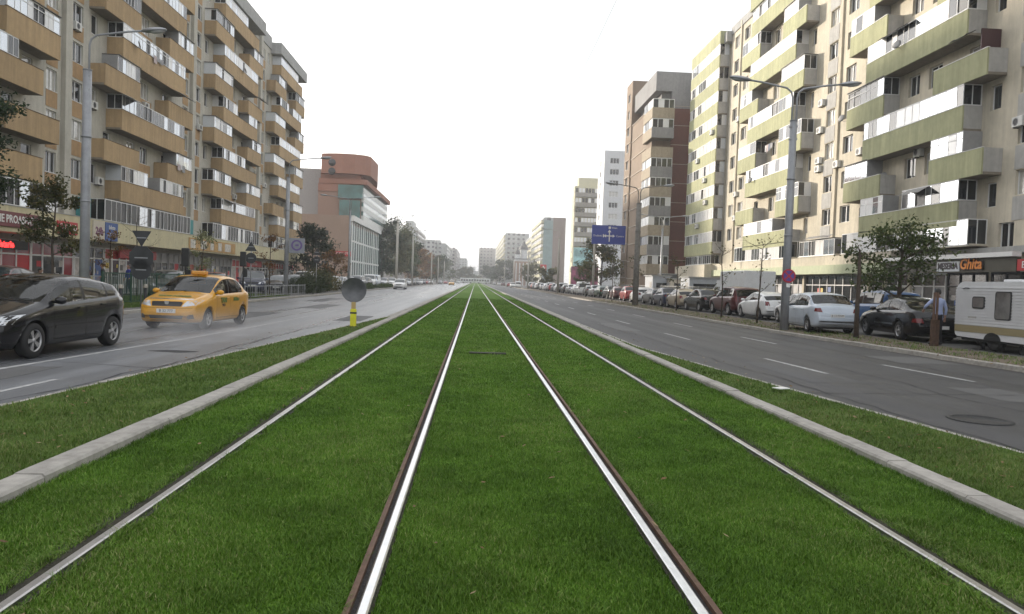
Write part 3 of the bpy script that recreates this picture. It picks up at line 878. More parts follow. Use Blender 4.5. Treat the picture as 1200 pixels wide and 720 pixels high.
def washing(blk, Mx, u0, u1, zt, d0):
    m = MB(); T = lambda *p: Mx @ Vector(p)
    m.tube([T(u0, d0, zt + .22), T(u1, d0, zt + .22)], .008, 5)
    m.tube([T(u0, d0 + .2, zt), T(u0, d0, zt + .22)], .012, 5); m.tube([T(u1, d0 + .2, zt), T(u1, d0, zt + .22)], .012, 5)
    u = u0 + .1
    while u < u1 - .5:
        w = random.uniform(.3, .6); h = random.uniform(.35, .75); c_ = random.randrange(4)
        for k in range(3):
            a, b = u + w * k / 3, u + w * (k + 1) / 3
            m.face([T(a, d0 - .01, zt + .22), T(b, d0 - .01, zt + .22), T(b, d0 - .02 - .03 * ((k + 1) % 2), zt + .22 - h), T(a, d0 - .02 - .03 * (k % 2), zt + .22 - h)], c_)
        u += w + .06
    m.build('washing_line', CLOTHS, blk.root, world=True, recalc=False)
for (y, n) in ((59, 4), (80, 3), (66.5, 1), (104, 2), (85, 6), (57.2, 7)):
    dish(A, M @ Vector((U(y), -1.2 if n % 2 == 0 else -.02, LT0 + n * LST - .2)), R(90))
for (y0_, y1_, n) in ((66.2, 69.4, 3), (56.5, 59.5, 2), (90, 92.5, 5), (80, 84, 0)):
    awning(A, M, U(y0_), U(y1_), LT0 + n * LST + 1.15, -1.2)
for (y0_, y1_, n) in ((62, 64, 4), (67.2, 69.0, 1)):
    washing(A, M, U(y0_), U(y1_), LT0 + n * LST, -1.32)
A.finish([GREYW, GREYW, FASCIA, OCHRE2], 100, lambda p: p.y > 42 and p.z > 5)

# shop canopy and shopfronts of the left block
m = MB(); m.box(U(6.2), U(116.2), -1.75, -.35, 3.28, 4.74, 0, M); m.box(U(6.2), U(116.2), -1.78, -.33, 4.742, 4.80, 1, M)
m.build('shop_canopy', [CANOPY, FASCIA], A.root, world=True)
REDP = mat('red_shop_panel', (0.46, 0.018, 0.024), .45, var=.08)
REDW = mat('red_film_glass', (0.24, 0.010, 0.016), .15, coat=.25)
BLUEP = mat('blue_panel', (0.035, 0.09, 0.28), .5)
SHOPB = mat('shop_interior', (0.05, 0.045, 0.04), .5, var=.6, vscale=1.5)
GLAZED = mat('shop_glass', (0.030, 0.032, 0.034), .10, 0, .5, var=.9, vscale=1.2, coat=.25)
YELP = mat('yellow_poster', (.55, .42, .05), .5)
POSTER = mat('poster', (0.45, 0.42, 0.40), .5, var=.5, vscale=2)
GREYSH = mat('grey_shutter', (0.30, 0.30, 0.31), .5, .2)
def shopfront(blk, ox, oy, ang, u0, u1, frame, infill, z0=ZW, zt=2.95, head=None, bays=None, d=-.02):
    Mx = blk.M(ox, oy, ang); m = MB(); n = bays or max(2, round((u1 - u0) / 1.25)); w = (u1 - u0) / n
    T = lambda *p: Mx @ Vector(p)
    for k in range(n):
        x0, x1 = u0 + k * w, u0 + (k + 1) * w
        c = random.choice(infill)
        m.face([T(x0, d - .03, z0 + .25), T(x1, d - .03, z0 + .25), T(x1, d - .03, 2.1), T(x0, d - .03, 2.1)], 1 + c)
        c2 = random.choice(infill)
        m.face([T(x0, d - .03, 2.1), T(x1, d - .03, 2.1), T(x1, d - .03, zt), T(x0, d - .03, zt)], 1 + (c2 if head is None else head))
        m.box(x0 - .05, x0 + .05, d - .09, d - .005, z0 + .3, zt, 0, Mx)
    for k in range(n * 2):
        x = random.uniform(u0 + .1, u1 - .7); z = random.uniform(.4, 1.6); ww = random.uniform(.2, .6); hh = random.uniform(.25, .45)
        m.face([T(x, d - .034 - k * .001, z), T(x + ww, d - .034 - k * .001, z), T(x + ww, d - .034 - k * .001, z + hh), T(x, d - .034 - k * .001, z + hh)], random.choice([4, 4, 8, 3, 6, 7, 7]))
    m.box(u1 - .05, u1 + .05, d - .09, d - .005, z0 + .3, zt, 0, Mx)
    m.box(u0, u1, d - .1, d - .005, 2.05, 2.14, 0, Mx); m.box(u0, u1, d - .1, d - .005, z0 + .001, z0 + .299, 0, Mx); m.box(u0, u1, d - .1, d - .006, zt - .1, zt, 0, Mx)
    return m.build('shopfront', [frame, GLAZED, REDW, REDP, POSTER, GREYSH, BLUEP, SHOPB, YELP], blk.root, world=True)
yy = 30.0
plan = [(37, 43.5, [0, 0, 6], None), (43.6, 47.9, [1, 1, 2], 1), (48.0, 52.8, [1, 0, 6], 1), (53.0, 57.0, [0, 5, 3], 0), (57.2, 63.0, [0, 3, 0, 4], 2),
        (63.3, 68.6, [0, 6, 4, 0], 4), (68.9, 73.5, [2, 4, 0], 4), (73.8, 79.5, [2, 3, 4], 4), (79.8, 86, [0, 0, 6, 3], 4), (86.3, 93, [0, 2, 3], 2), (93.3, 101, [0, 3, 0], 0), (101.3, 109, [3, 0, 0], 2), (109.3, 115, [0, 3, 4], 2)]
for (a, b, inf, hd) in plan:
    shopfront(A, LX, L_Y0, R(90), U(a), U(b), PVC if hd != 4 else GREYSH, inf, head=hd)

def sign_panel(name, label, loc, ang, w, h, d, material, texts=(), cat='shop sign', group=None, rim=None):
    e = empty(name, loc, ang, label, cat, group)
    m = MB(); m.bevbox(0, w, -d, 0, 0, h, min(.02, d / 3)); m.build('panel', material, e)
    if rim:
        m = MB(); 
        for (a, b, c_, f) in ((-.04, w + .04, -.04, 0), (-.04, w + .04, h, h + .04), (-.04, 0, 0, h), (w, w + .04, 0, h)):
            m.box(a, b, -d - .02, -.01, c_, f)
        m.build('rim', rim, e)
    for (body, size, x, z, material2, kw) in texts:
        lettering(body, size, material2, (x, -d - .012, z), 0, e, False, **kw)
    return e
WLET = mat('white_lettering', (0.75, 0.74, 0.72), .5)
RLET = mat('red_neon', (0.5, 0.02, 0.02), .4, emit=(1.0, .03, .03), estr=2.2)
DLET = mat('dark_lettering', (0.05, 0.04, 0.05), .5)
OLET = mat('orange_lettering', (0.75, 0.24, 0.02), .45)
DARKRED = mat('dark_red_board', (0.16, 0.035, 0.04), .5)
CREAMB = mat('cream_board', (0.55, 0.50, 0.42), .6, var=.1)
fx = LX + 1.76
sign_panel('shop_sign', 'dark red sign board with pale lettering on the canopy behind the dark leafy tree', (fx, 40.4, 3.55), R(90), 5.4, .85, .10, DARKRED,
           [('CARNE PROASPATA', .62, 2.7, .42, WLET, dict(fit=5.0, bold=.01))])
sign_panel('shop_sign', 'red shop sign with white lettering on the canopy above the red glass shopfront', (fx, 47.7, 3.5), R(90), 2.3, .8, .10, REDP,
           [('CASINO', .55, 1.15, .42, WLET, dict(fit=2.0, bold=.01))])
sign_panel('shop_sign', 'white board with purple figures beside the blue board on the canopy', (fx, 52.0, 3.36), R(90), 1.55, 1.3, .10, CREAMB,
           [('24h', .7, .78, .6, mat('purple_lettering', (.16, .04, .12), .5), dict(bold=.02))])
sign_panel('shop_sign', 'blue board with small white lettering beside the white board on the canopy', (fx, 53.65, 3.36), R(90), 1.8, 1.3, .10, BLUEP,
           [('bilete', .42, .9, .95, WLET, {}), ('LOTO', .45, .9, .38, WLET, {})])
sign_panel('neon_sign', 'glowing red lettering over the shop door at the left edge', (LX + .24, 42.3, 2.35), R(90), 5.0, .55, .06, DARKM,
           [('Cofetarie', .55, 2.5, .27, RLET, dict(fit=4.6, bold=.02))])
sign_panel('shop_sign', 'long red fascia sign with round emblem and white lettering above a glazed shop', (LX + .24, 59.0, 2.25), R(90), 6.6, .72, .12, REDP,
           [('SENSO', .62, 3.9, .36, WLET, dict(fit=4.2, bold=.01))])
e = sign_panel('shop_sign', 'ochre band sign with white figures and pale pictures on the canopy', (fx, 69.0, 3.4), R(90), 13.0, 1.1, .06, mat('ochre_board', (.45, .27, .09), .6, var=.25, vscale=1.2))
m = MB()
for x, w in ((.3, 1.2), (2.8, 1.5), (5.4, .9), (7.6, 1.0), (9.6, 1.8)):
    m.box(x, x + w, -.08, -.062, .15, .95)
m.build('picture', mat('pale_picture', (.58, .55, .5), .6, var=.35, vscale=2.5), e)
e = sign_panel('shop_sign', 'small red and white signs over the shops at the far end of the ochre block', (LX + .3, 91.0, 2.2), R(90), 6.0, .75, .1, REDP, [('OPTICA', .55, 3.0, .38, WLET, dict(fit=4.0))])
m = MB(); m.box(U(53.6) - .4, U(53.6) + .3, -.7, -.02, 4.83, 6.3, 0, M)
tq = m.build('side_screen', mat('teal_screen', (.05, .25, .26), .6, var=.2), A.root, world=True)
m = MB(); m.box(U(71.2), U(72.9), -.7, -.02, 4.83, 6.3, 0, M); m.build('side_screen', MATS['teal_screen'], A.root, world=True)

# ================================================================== RIGHT: cream and green block
RX = 29.3
R_S = [40.4, 64.2]; R_Y0, R_Y1 = 12.0, 87.0
RT0, RST = 7.12, 2.78
B = Block('apartment_block', 'tall cream block with broad green balconies behind the caravan and parked cars', (36, 60, ZW))
M, U, hole, W = panel_block(B, R(-90), RX, [16.6] + R_S, 23.8, RT0, RST, 0, None, R_Y0, R_Y1, range(0, 9), right=True)
for n in range(0, 9):    # last stair beyond the third stack
    zt = RT0 + n * RST
    hole.append((*sorted((U(84.3), U(85.8))), zt + .02, zt + 1.38, 'win'))
for s in R_S + [88.0]:
    a, b = sorted((U(s - 3.7), U(s - 2.2)))
    if s < 84: hole.append((a, b, 4.36, 5.7, 'win'))
hole.append((*sorted((U(39.2), U(40.4))), 4.3, 5.7, 'win'))
B.facade(RX, R_Y1, R(-90), W, ZW, 31.4, hole, 0, .22)
X1 = RX + 12
B.wall.face([(RX, R_Y0, ZW), (X1, R_Y0, ZW), (X1, R_Y0, 31.4), (RX, R_Y0, 31.4)], 0)
B.wall.face([(X1, R_Y0, ZW), (X1, 100, ZW), (X1, 100, 31.4), (X1, R_Y0, 31.4)], 0)
B.wall.face([(RX, R_Y0, 31.4), (X1, R_Y0, 31.4), (X1, R_Y1, 31.4), (RX, R_Y1, 31.4)], 2)
for s in R_S + [88.0]:
    a, b = sorted((U(s - 4.6), U(s - 4.25)))
    B.wall.box(a, b, -.16, -.003, 4.4, 32.0, 0, M)
    for n in range(0, 9):
        zt = RT0 + n * RST
        a, b = sorted((U(s - 3.8), U(s - 2.1))) if s > 50 else sorted((U(s - 3.0), U(s - 1.0)))
        if s < 84: B.wall.box(a, b, -.03, -.003, zt - 1.35, zt - .06, 1, M)
for s in [16.6] + R_S:
    a, b = sorted((U(s + 1.6), U(s + 13.4)))
    B.wall.box(a, b, -1.36, .3, RT0 + 8 * RST + 1.30, 32.2, 4, M)
    a2, b2 = sorted((U(s + 13.42), U(s + 25.3))); a2 = max(a2, .02)
    B.wall.box(a2, b2, -.12, .3, 31.41, 32.3, 2, M)
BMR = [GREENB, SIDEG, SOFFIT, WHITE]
for k, s in enumerate([16.6] + R_S):
    for n in range(0, 9):
        zt = RT0 + n * RST
        if n % 2 == 0:
            a, b = sorted((U(s + 1.9), U(s + 13.1)))
            g = None
            if k:
                r = random.random()
                g = [(a + .06, b - .06)] if r < .5 else ([(a + .06, a + 3.0), (a + 5.4, b - .06)] if r < .8 else [(a + .06, b - 3.6)])
            balcony(B, M, a, b, zt, 1.5, 1.2, BMR, g, RST - 1.5, bright=.74, panel=.8)
        else:
            for (p, q) in ((0.0, 4.9), (10.6, 15.7)):
                a, b = sorted((U(s + p), U(s + q)))
                g = None
                if k:
                    r = random.random()
                    g = [(a + .06, b - .06)] if r < .5 else ([(a + .06, b - 1.8)] if r < .9 else None)
                balcony(B, M, a, b, zt, 1.5, 1.2, BMR, g, RST - 1.5, bright=.74, panel=.8, roof=random.random() < .5)
    if k:
        a, b = sorted((U(s + .8), U(s + 15.6)))
        balcony(B, M, a, b, 4.45, .05, 1.22, [CREAM, CREAM, SOFFIT, WHITE], [(a + .1, b - .1)], 1.55, bright=.75, panel=.75)
        if k == 2:
            a3, b3 = sorted((U(57.0), U(63.5)))
            balcony(B, M, a3, b3, 4.45, .05, 1.22, [CREAM, CREAM, SOFFIT, WHITE], [(a3 + .1, b3 - .1)], 1.35, bright=.7, panel=.75, roof=True)
for (y, z) in ((39.4, 11.3), (63.1, 15.6), (63.1, 13.0), (63.1, 12.3), (48.5, 11.2), (66, 20.2), (77.5, 9.1), (69.5, 7.4), (83.4, 12.5), (83.4, 9.8), (59.8, 12.2), (83.6, 21.0), (63.0, 17.9), (72, 23.1), (56.2, 12.6), (79.8, 15.2)):
    ac_unit(B, M @ Vector((U(y), 0, z - .5)), R(-90))
# end wing: unbroken green bands on every floor
EX, EY0, EY1 = 28.1, 87.7, 99.3
Me = B.M(EX, EY1, R(-90)); We = EY1 - EY0
B.wall.box(EX + 1.2, X1 - .01, EY0 + .02, EY1, ZW, 30.2, 0)
for n in range(-1, 9):
    zt = RT0 + n * RST
    if n >= 0:
        b = MB(); b.box(0, We, 0, .12, zt - 1.5, zt, 0, Me); b.box(We - .12, We, .122, 1.2, zt - 1.34, zt, 1, Me)
        b.box(.003, We - .003, .122, 1.2, zt - 1.496, zt - 1.345, 2, Me); b.box(-.02, We + .02, -.02, .14, zt + .002, zt + .03, 3, Me); b.box(0, .12, .122, 1.2, zt - 1.34, zt, 0, Me)
        bo = b.build('balcony', BMR, B.root, world=True)
        g = MB(); pw = .7; nP = int(We / pw); pw = We / nP
        dark = random.random() * .5 + .1; split = random.uniform(.45, .8)
        for k in range(nP):
            x0, x1 = k * pw, (k + 1) * pw
            pm = 2 if k / nP > 1 - split and random.random() < .92 else random.choice([1, 2, 3])
            g.face([Me @ Vector(p) for p in ((x0, .05, zt + .03), (x1, .05, zt + .03), (x1, .05, zt + 1.28), (x0, .05, zt + 1.28))], pm)
            if pm != 2 or k % 2: g.box(x0 - .03, x0 + .03, .01, .06, zt + .03, zt + 1.28, 0, Me)
        g.box(0, We, .012, .058, zt + 1.2, zt + 1.279, 0, Me)
        for (p0, p1, pm) in ((.06, .6, 3), (.64, 1.18, random.choice([2, 3, 6]))):
            g.face([Me @ Vector(p) for p in ((We - .06, p0, zt + .03), (We - .06, p1, zt + .03), (We - .06, p1, zt + 1.28), (We - .06, p0, zt + 1.28))], pm)
        g.box(We - .1, We - .02, .6, .64, zt + .03, zt + 1.28, 0, Me)
        gl = g.build('glazing', [PVC, GLASSB, BLIND, GLASS, GLASSD, PAVEPANEL, PALEP], None); gl.parent = bo
b = MB(); zt = RT0 + 8 * RST + 1.30
b.box(0, We, 0, 2, zt, zt + 1.5, 0, Me); b.box(We + .002, We + .9, .5, 2, zt, zt + 1.2, 1, Me)
b.build('roof_band', [GREENB, FASCIA], B.root, world=True)
balcony(B, B.M(EX + 1.2, EY1, R(-90)), .5, We - .4, 4.45, .05, 1.1, [CREAM, CREAM, SOFFIT, WHITE], [(.6, We - .5)], 1.15, bright=.35, panel=.7)
for (u, z) in ((5.5, 9.4), (8.5, 12.1), (7.8, 14.9), (4.5, 17.8), (10, 20.4)):
    ac_unit(B, Me @ Vector((u, -.01, z - .3)), R(-90))
for (y, n) in ((49, 4), (52, 1), (66, 5), (75, 2), (58.6, 3)):
    dish(B, M @ Vector((U(y), -1.2 if n % 2 == 0 else -.02, RT0 + n * RST - .2)), R(-90))
a, b = sorted((U(45.2), U(47.4))); awning(B, M, a, b, RT0 + 1.2, -1.2, run=.7)
a, b = sorted((U(47.6), U(51.6))); awning(B, M, a, b, RT0 + 4 * RST + 1.25, -1.2, run=.35, drop=.18, material=ROOFD)
a, b = sorted((U(41.0), U(43.4))); awning(B, M, a, b, RT0 + 3 * RST + 1.27, -1.2, run=.35, drop=.15, material=ROOFD)
a, b = sorted((U(61.5), U(57.2))); awning(B, M, a, b, 6.1, -1.2, run=.5, drop=.2)
for (y0_, y1_, n) in ((70, 72, 3),):
    a, b = sorted((U(y0_), U(y1_))); washing(B, M, a, b, RT0 + n * RST, -1.32)
MAROONW = mat('maroon_side', (.06, .022, .025), .5)
m = MB(); a, b = sorted((U(41.02), U(41.1))); m.box(a, b, -1.16, -.02, RT0 + 3 * RST + .04, RT0 + 3 * RST + 1.25, 0, M); m.build('side_screen', MAROONW, B.root, world=True)
B.finish([CREAM, SIDEG, FASCIA, CREAM, GREENB], 100, lambda p: p.y > 38.5 and p.z > 3.5)
# shop level of the right block
PGREEN = mat('pale_green_band', (0.42, 0.46, 0.30), .7, var=.08, stain=.1)
OLIVE = mat('dark_olive_board', (0.045, 0.042, 0.025), .45, var=.15)
m = MB(); m.box(U(86.9), U(49.6), -1.55, -.02, 2.95, 3.65, 0, M); m.box(U(86.9), U(49.0), -1.25, -.021, 3.652, 4.38, 1, M); m.box(U(48.98), U(15), -.6, -.02, 3.95, 4.3, 2, M)
m.build('shop_canopy', [PGREEN, CREAM, FASCIA], B.root, world=True)
m = MB(); m.box(.2, We + 1.5, -1.2, 1.1, 2.7, 4.3, 0, Me); m.box(1.5, We - 1, 1.05, 1.25, ZW, 2.7, 1, Me); m.build('shop_canopy', [CREAM, CREAM], B.root, world=True)
for (a, b, inf, hd, fr) in ((36, 40.6, [0, 6, 4], 0, DARKM), (41, 44.5, [0, 0, 4], 0, DARKM), (44.7, 48.2, [4, 0, 6], 0, PVC), (48.5, 51.3, [0, 3, 0], 0, PVC), (51.5, 53.4, [6, 6], 6, PVC), (53.6, 64.2, [0, 0, 4], 0, GREYSH), (64.6, 74, [0, 0, 4], 0, GREYSH), (74.4, 84, [0, 6, 0], 0, GREYSH)):
    u0, u1 = sorted((U(a), U(b))); shopfront(B, RX, R_Y1, R(-90), u0, u1, fr, inf, head=hd, zt=2.93)
m = MB()
for y in (53.5, 64.4, 74.2, 51.4, 48.35):
    m.box(U(y) - .18, U(y) + .18, -.25, -.022, ZW, 2.94, 0, M)
m.build('pillar', CREAM, B.root, world=True)
e = sign_panel('shop_sign', 'dark olive fascia with white lettered box and orange script above the shop behind the caravan', (28.0, 49.0, 2.86), R(-90), 12.2, .78, .25, OLIVE)
m = MB(); m.box(0, 12.2, -.5, .0, .80, 1.05); m.build('white_ledge', WHITE, e)
m = MB(); m.box(5.7, 7.75, -.30, -.252, .08, .66); m.build('white_box', PALEP, e)
lettering('MESERIA', .5, DLET, (6.72, -.315, .38), 0, e, False, fit=1.85, bold=.02)
o = lettering('Ghita', .86, mat('dark_outline', (.03, .012, .008), .6), (8.75, -.30, .46), 0, e, False, bold=.075, shear=.15)
lettering('Ghita', .84, OLET, (8.75, -.33, .46), 0, e, False, bold=.02, shear=.15)
sign_panel('shop_sign', 'small red sign box at the right edge beside the dark fascia', (28.0, 36.7, 2.9), R(-90), 1.6, .6, .3, REDP, [('BAR', .5, .8, .3, WLET, {})])

# ================================================================== brick tower and the other right-hand buildings
BRICK = mat('brick_red_wall', (0.15, 0.052, 0.034), .85, var=.12, vscale=6, var2=.15, vscale2=.3)
BROWNW = mat('brown_wall', (0.25, 0.185, 0.135), .85, var=.08, vscale=3, var2=.1, stain=.1)
GREYC = mat('grey_concrete_wall', (0.25, 0.245, 0.245), .85, var=.1, var2=.12, stain=.12)
TANB = mat('tan_balcony', (0.36, 0.30, 0.22), .85, var=.12, stain=.12)
LINE = mat('pale_joint', (0.45, 0.38, 0.32), .8)
C = Block('brick_tower', 'brown and brick red tower block with stacked grey corner balconies', (27, 108, ZW))
BST = 2.7
# rear wing, nearer the road
C.facade(24.0, 118, R(0), 2.6, ZW, 34.2, [], 0)
hw_ = [(1.4, 2.9, z, z + 1.3, 'win') for z in np.arange(4.2, 33, BST)]
C.facade(24.0, 122.4, R(-90), 4.4, ZW, 34.2, hw_, 1)
C.wall.face([(24.0, 118, 34.2), (40, 118, 34.2), (40, 122.4, 34.2), (24.0, 122.4, 34.2)], 2)
C.wall.face([(24.0, 122.4, ZW), (40, 122.4, ZW), (40, 122.4, 34.2), (24.0, 122.4, 34.2)], 0)
# main shaft
C.facade(26.7, 103.6, R(0), 8, ZW, 26.6, [], 3)
C.wall.box(24.2, 34.7, 104.2, 117.9, ZW, 26.9, 1)
C.wall.box(24.4, 34.6, 103.7, 117.8, 29.0, 31.7, 2); C.wall.box(25.5, 34.5, 104.8, 117.8, 26.9, 29.0, 2)
C.wall.box(26.72, 34.6, 103.62, 104.2, 26.62, 28.98, 2)
for z in np.arange(2.6, 27, BST):
    C.wall.box(26.75, 34.6, 103.57, 103.597, z, z + .07, 4); C.wall.box(24.03, 26.6, 117.96, 117.997, z + .2, z + .27, 4)
    C.wall.box(24.1, 24.19, 108, 117.8, z, z + .12, 4); C.wall.box(23.9, 23.99, 118.1, 122.3, z + .2, z + .32, 4)
C.finish([BROWNW, BROWNW, GREYC, BRICK, LINE], 60)
for i, z in enumerate(np.arange(3.2, 26.5, BST)):
    zt = z + 1.45
    b = MB()
    b.box(23.6, 26.7, 101.9, 102.05, z, zt, 0); b.box(23.6, 23.75, 102.052, 107.5, z, zt, 1); b.box(26.55, 26.7, 102.052, 104.19, z, zt, 0)
    b.box(23.76, 26.54, 102.052, 104.19, z + .003, z + .16, 2); b.box(23.76, 24.19, 104.2, 107.5, z + .003, z + .16, 2)
    bo = b.build('balcony', [GREYC if i % 2 else TANB, TANB, SOFFIT], C.root, world=True)
    if i != 6:
        g = MB()
        for k in range(4):
            x0 = 23.7 + k * .74
            g.face([(x0, 101.98, zt), (x0 + .74, 101.98, zt), (x0 + .74, 101.98, zt + 1.2), (x0, 101.98, zt + 1.2)], random.choice([1, 1, 2, 3]))
            g.box(x0 - .04, x0 + .04, 101.93, 102.0, zt, zt + 1.2, 0)
        g.box(26.58, 26.66, 101.93, 102.0, zt, zt + 1.2, 0); g.box(23.7, 26.66, 101.92, 102.0, zt + 1.12, zt + 1.21, 0)
        for k in range(6):
            y0 = 102.0 + k * .9
            g.face([(23.68, y0, zt), (23.68, y0 + .9, zt), (23.68, y0 + .9, zt + 1.2), (23.68, y0, zt + 1.2)], random.choice([1, 2, 2]))
            g.box(23.64, 23.70, y0 - .04, y0 + .04, zt, zt + 1.2, 0)
        gl = g.build('glazing', [PVC, GLASS, BLIND, GLASSD], None); gl.parent = bo

def far_block(name, label, x0, x1, y0, y1, H, st, front, side, wm, bm=None, z1=None, group=None, glaz='glazing', cat='apartment building', roofbox=None, right=True):
    """plain slab block: front = facade facing the camera, side = street facade; returned with banded balconies or windows per storey"""
    blk = Block(name, label, ((x0 + x1) / 2, (y0 + y1) / 2, ZW), cat, group)
    fx_ = x0 if right else x1
    w = blk.wall
    w.box(x0, x1, y0, y1, ZW, H, 0)
    g = MB(); bal = MB()
    near = y0 < 250
    for z in np.arange(4.0, H - 1.5, st):
        if near:
            if bal.f: bal.build('balcony', bm or wm, blk.root, world=True)
            if g.f: g.build('glazing', [GLASS, BLIND], blk.root, world=True, recalc=False)
            g = MB(); bal = MB()
        if front == 'bands':
            bal.box(x0 + .2, x1 - .2, y0 - 1.0, y0 - .01, z - .1, z + 1.1, 0)
            n = int((x1 - x0 - .4) / .8)
            for k in range(n):
                a = x0 + .2 + k * (x1 - x0 - .4) / n
                g.face([(a, y0 - .9, z + 1.1), (a + .7, y0 - .9, z + 1.1), (a + .7, y0 - .9, z + 2.3), (a, y0 - .9, z + 2.3)], random.choice([0, 1, 1]))
        elif front == 'wins':
            for a in np.arange(x0 + 1.2, x1 - 1.5, 3.0):
                g.box(a, a + 1.5, y0 - .02, y0 + .05, z + .9, z + 2.2, 0)
        elif front == 'mid':
            a = (x0 + x1) / 2 - 1.1
            for k in (0, .8, 1.6): g.box(a + k, a + k + .6, y0 - .02, y0 + .05, z + .9, z + 2.2, 0)
        sg = -1 if right else 1
        if side == 'bands':
            for a in np.arange(y0 + 1, y1 - 6, 8.0):
                q0, q1 = sorted((fx_ + sg * .01, fx_ + sg * 1.1))
                bal.box(q0, q1, a, a + 5.5, z - .1, z + 1.1, 0)
                for k in range(6):
                    g.face([(fx_ + sg * 1.0, a + k * .9, z + 1.1), (fx_ + sg * 1.0, a + k * .9 + .8, z + 1.1), (fx_ + sg * 1.0, a + k * .9 + .8, z + 2.3), (fx_ + sg * 1.0, a + k * .9, z + 2.3)], random.choice([0, 1, 1]))
                g.box(min(fx_, fx_ + sg * .03), max(fx_, fx_ + sg * .03), a + 6.0, a + 7.2, z + .9, z + 2.2, 0)
        elif side == 'wins':
            for a in np.arange(y0 + 1.5, y1 - 2, 3.6):
                q = MB() if near else g
                q.box(min(fx_ - .02, fx_ + .02), fx_ + .02 if right else fx_ + .03, a, a + 1.6, z + .9, z + 2.2, 0)
                if near: q.build('window', GLASS, blk.root, world=True)
    if roofbox:
        a, b, c_, d, h = roofbox; w.box(a, b, c_, d, H + .01, H + h, 0)
    w.build('wall', wm, blk.root, world=True)
    if bal.f: bal.build('balcony', bm or wm, blk.root, world=True)
    if g.f: g.build('glazing', [GLASS, BLIND], blk.root, world=True, recalc=False)
    return blk
WHITEW = mat('white_wall', (0.62, 0.63, 0.64), .8, var=.05, stain=.06)
GREYB = mat('grey_band', (0.27, 0.255, 0.23), .85, var=.1)
PALEW = mat('pale_wall', (0.37, 0.38, 0.375), .85, var=.1)
YELW = mat('pale_yellow_wall', (0.56, 0.53, 0.38), .85, var=.1)
TEALW = mat('teal_wall', (0.20, 0.285, 0.285), .7, var=.2, vscale=.4)
BROWN2 = mat('red_brown_wall', (0.215, 0.165, 0.14), .85, var=.1)
PINKG = mat('pinkish_grey_wall', (0.30, 0.28, 0.27), .85, var=.1)
# white tower with a single column of windows on the shaded side
D = Block('white_tower', 'slim white tower block behind the blue road sign', (32, 188, ZW))
D.facade(30.4, 180, R(0), 8.2, ZW, 34.3, [(1.4, 3.6, z, z + 1.3, 'win') for z in np.arange(4.2, 33, 2.7)], 0)
D.facade(30.4, 189, R(-90), 9, ZW, 34.3, [(3, 4.5, z, z + 1.3, 'win') for z in np.arange(4.2, 33, 2.7)], 0)
D.wall.face([(30.4, 180, 34.3), (38.6, 180, 34.3), (38.6, 189, 34.3), (30.4, 189, 34.3)], 0)
D.wall.face([(30.4, 189, ZW), (38.6, 189, ZW), (38.6, 189, 34.3), (30.4, 189, 34.3)], 0)
D.finish([WHITEW], 24)
far_block('grey_tower', 'grey block with broad horizontal balcony bands beside the white tower', 26.9, 33.6, 207, 212.5, 29.0, 2.75, 'bands', 'wins', YELW, GREYB, roofbox=(28, 33.4, 207.5, 212, 2.4))
far_block('teal_block', 'block with teal and brown end wall beyond the grey banded block', 27.0, 35.8, 300, 360, 28.2, 2.75, 'wins', 'bands', PALEW, YELW)
tb = bpy.data.objects['teal_block']
m = MB(); m.box(26.9, 30.6, 299.8, 299.98, 4, 27.0); m.build('teal_panel', TEALW, tb, world=True)
m = MB(); m.box(30.7, 35.8, 299.8, 299.98, 1, 28.2); m.build('brown_panel', BROWN2, tb, world=True)
far_block('pale_block', 'pale block with teal grey end behind the church', 17.6, 32, 455, 640, 31.5, 2.8, 'wins', 'bands', PALEW, YELW)
far_block('end_block', 'hazy grey block closing the right side of the avenue', 2.4, 17, 660, 700, 31.0, 2.8, 'wins', 'wins', PINKG)
far_block('low_block', 'hazy lower block at the far right end of the street', 6.5, 17.4, 720, 760, 27, 2.8, 'wins', None, PALEW)
# church
ROOFG = mat('dark_church_roof', (0.06, 0.06, 0.065), .6)
ch = empty('church', (23.5, 384, ZW), 0, 'small white church with brick base and dark domes on the right side', 'church')
m = MB(); m.box(19.8, 27.4, 380, 396, ZW, 12.3, 0); m.box(19.9, 27.3, 380.1, 395.9, 12.31, 13.4, 1)
for x in (20.6, 22.4, 24.2, 26.0): m.box(x - .25, x + .25, 379.7, 379.98, ZW, 11.5, 1)
m.build('wall', [mat('church_brick', (.33, .21, .15), .85, var=.2), WHITEW], ch, world=True)
m = MB(); m.lathe([(1.9, 13.4), (1.9, 18.6), (0, 18.6)], 10, 0, Matrix.Translation((24.6, 386, 0)), False); m.lathe([(1.3, 13.4), (1.3, 16), (0, 16)], 8, 0, Matrix.Translation((21.3, 384, 0)), False)
m.build('drum', WHITEW, ch, world=True)
m = MB(); m.lathe([(2.5, 18.62), (2.2, 19.6), (1.2, 21.2), (.7, 22.2), (.12, 23.4), (0, 24)], 12, 0, Matrix.Translation((24.6, 386, 0))); m.lathe([(1.7, 16.02), (1.2, 17.2), (.4, 18.4), (0, 19)], 10, 0, Matrix.Translation((21.3, 384, 0)))
m.box(19.4, 27.8, 379.5, 396.4, 13.42, 13.7)
m.build('roof', ROOFG, ch, world=True)

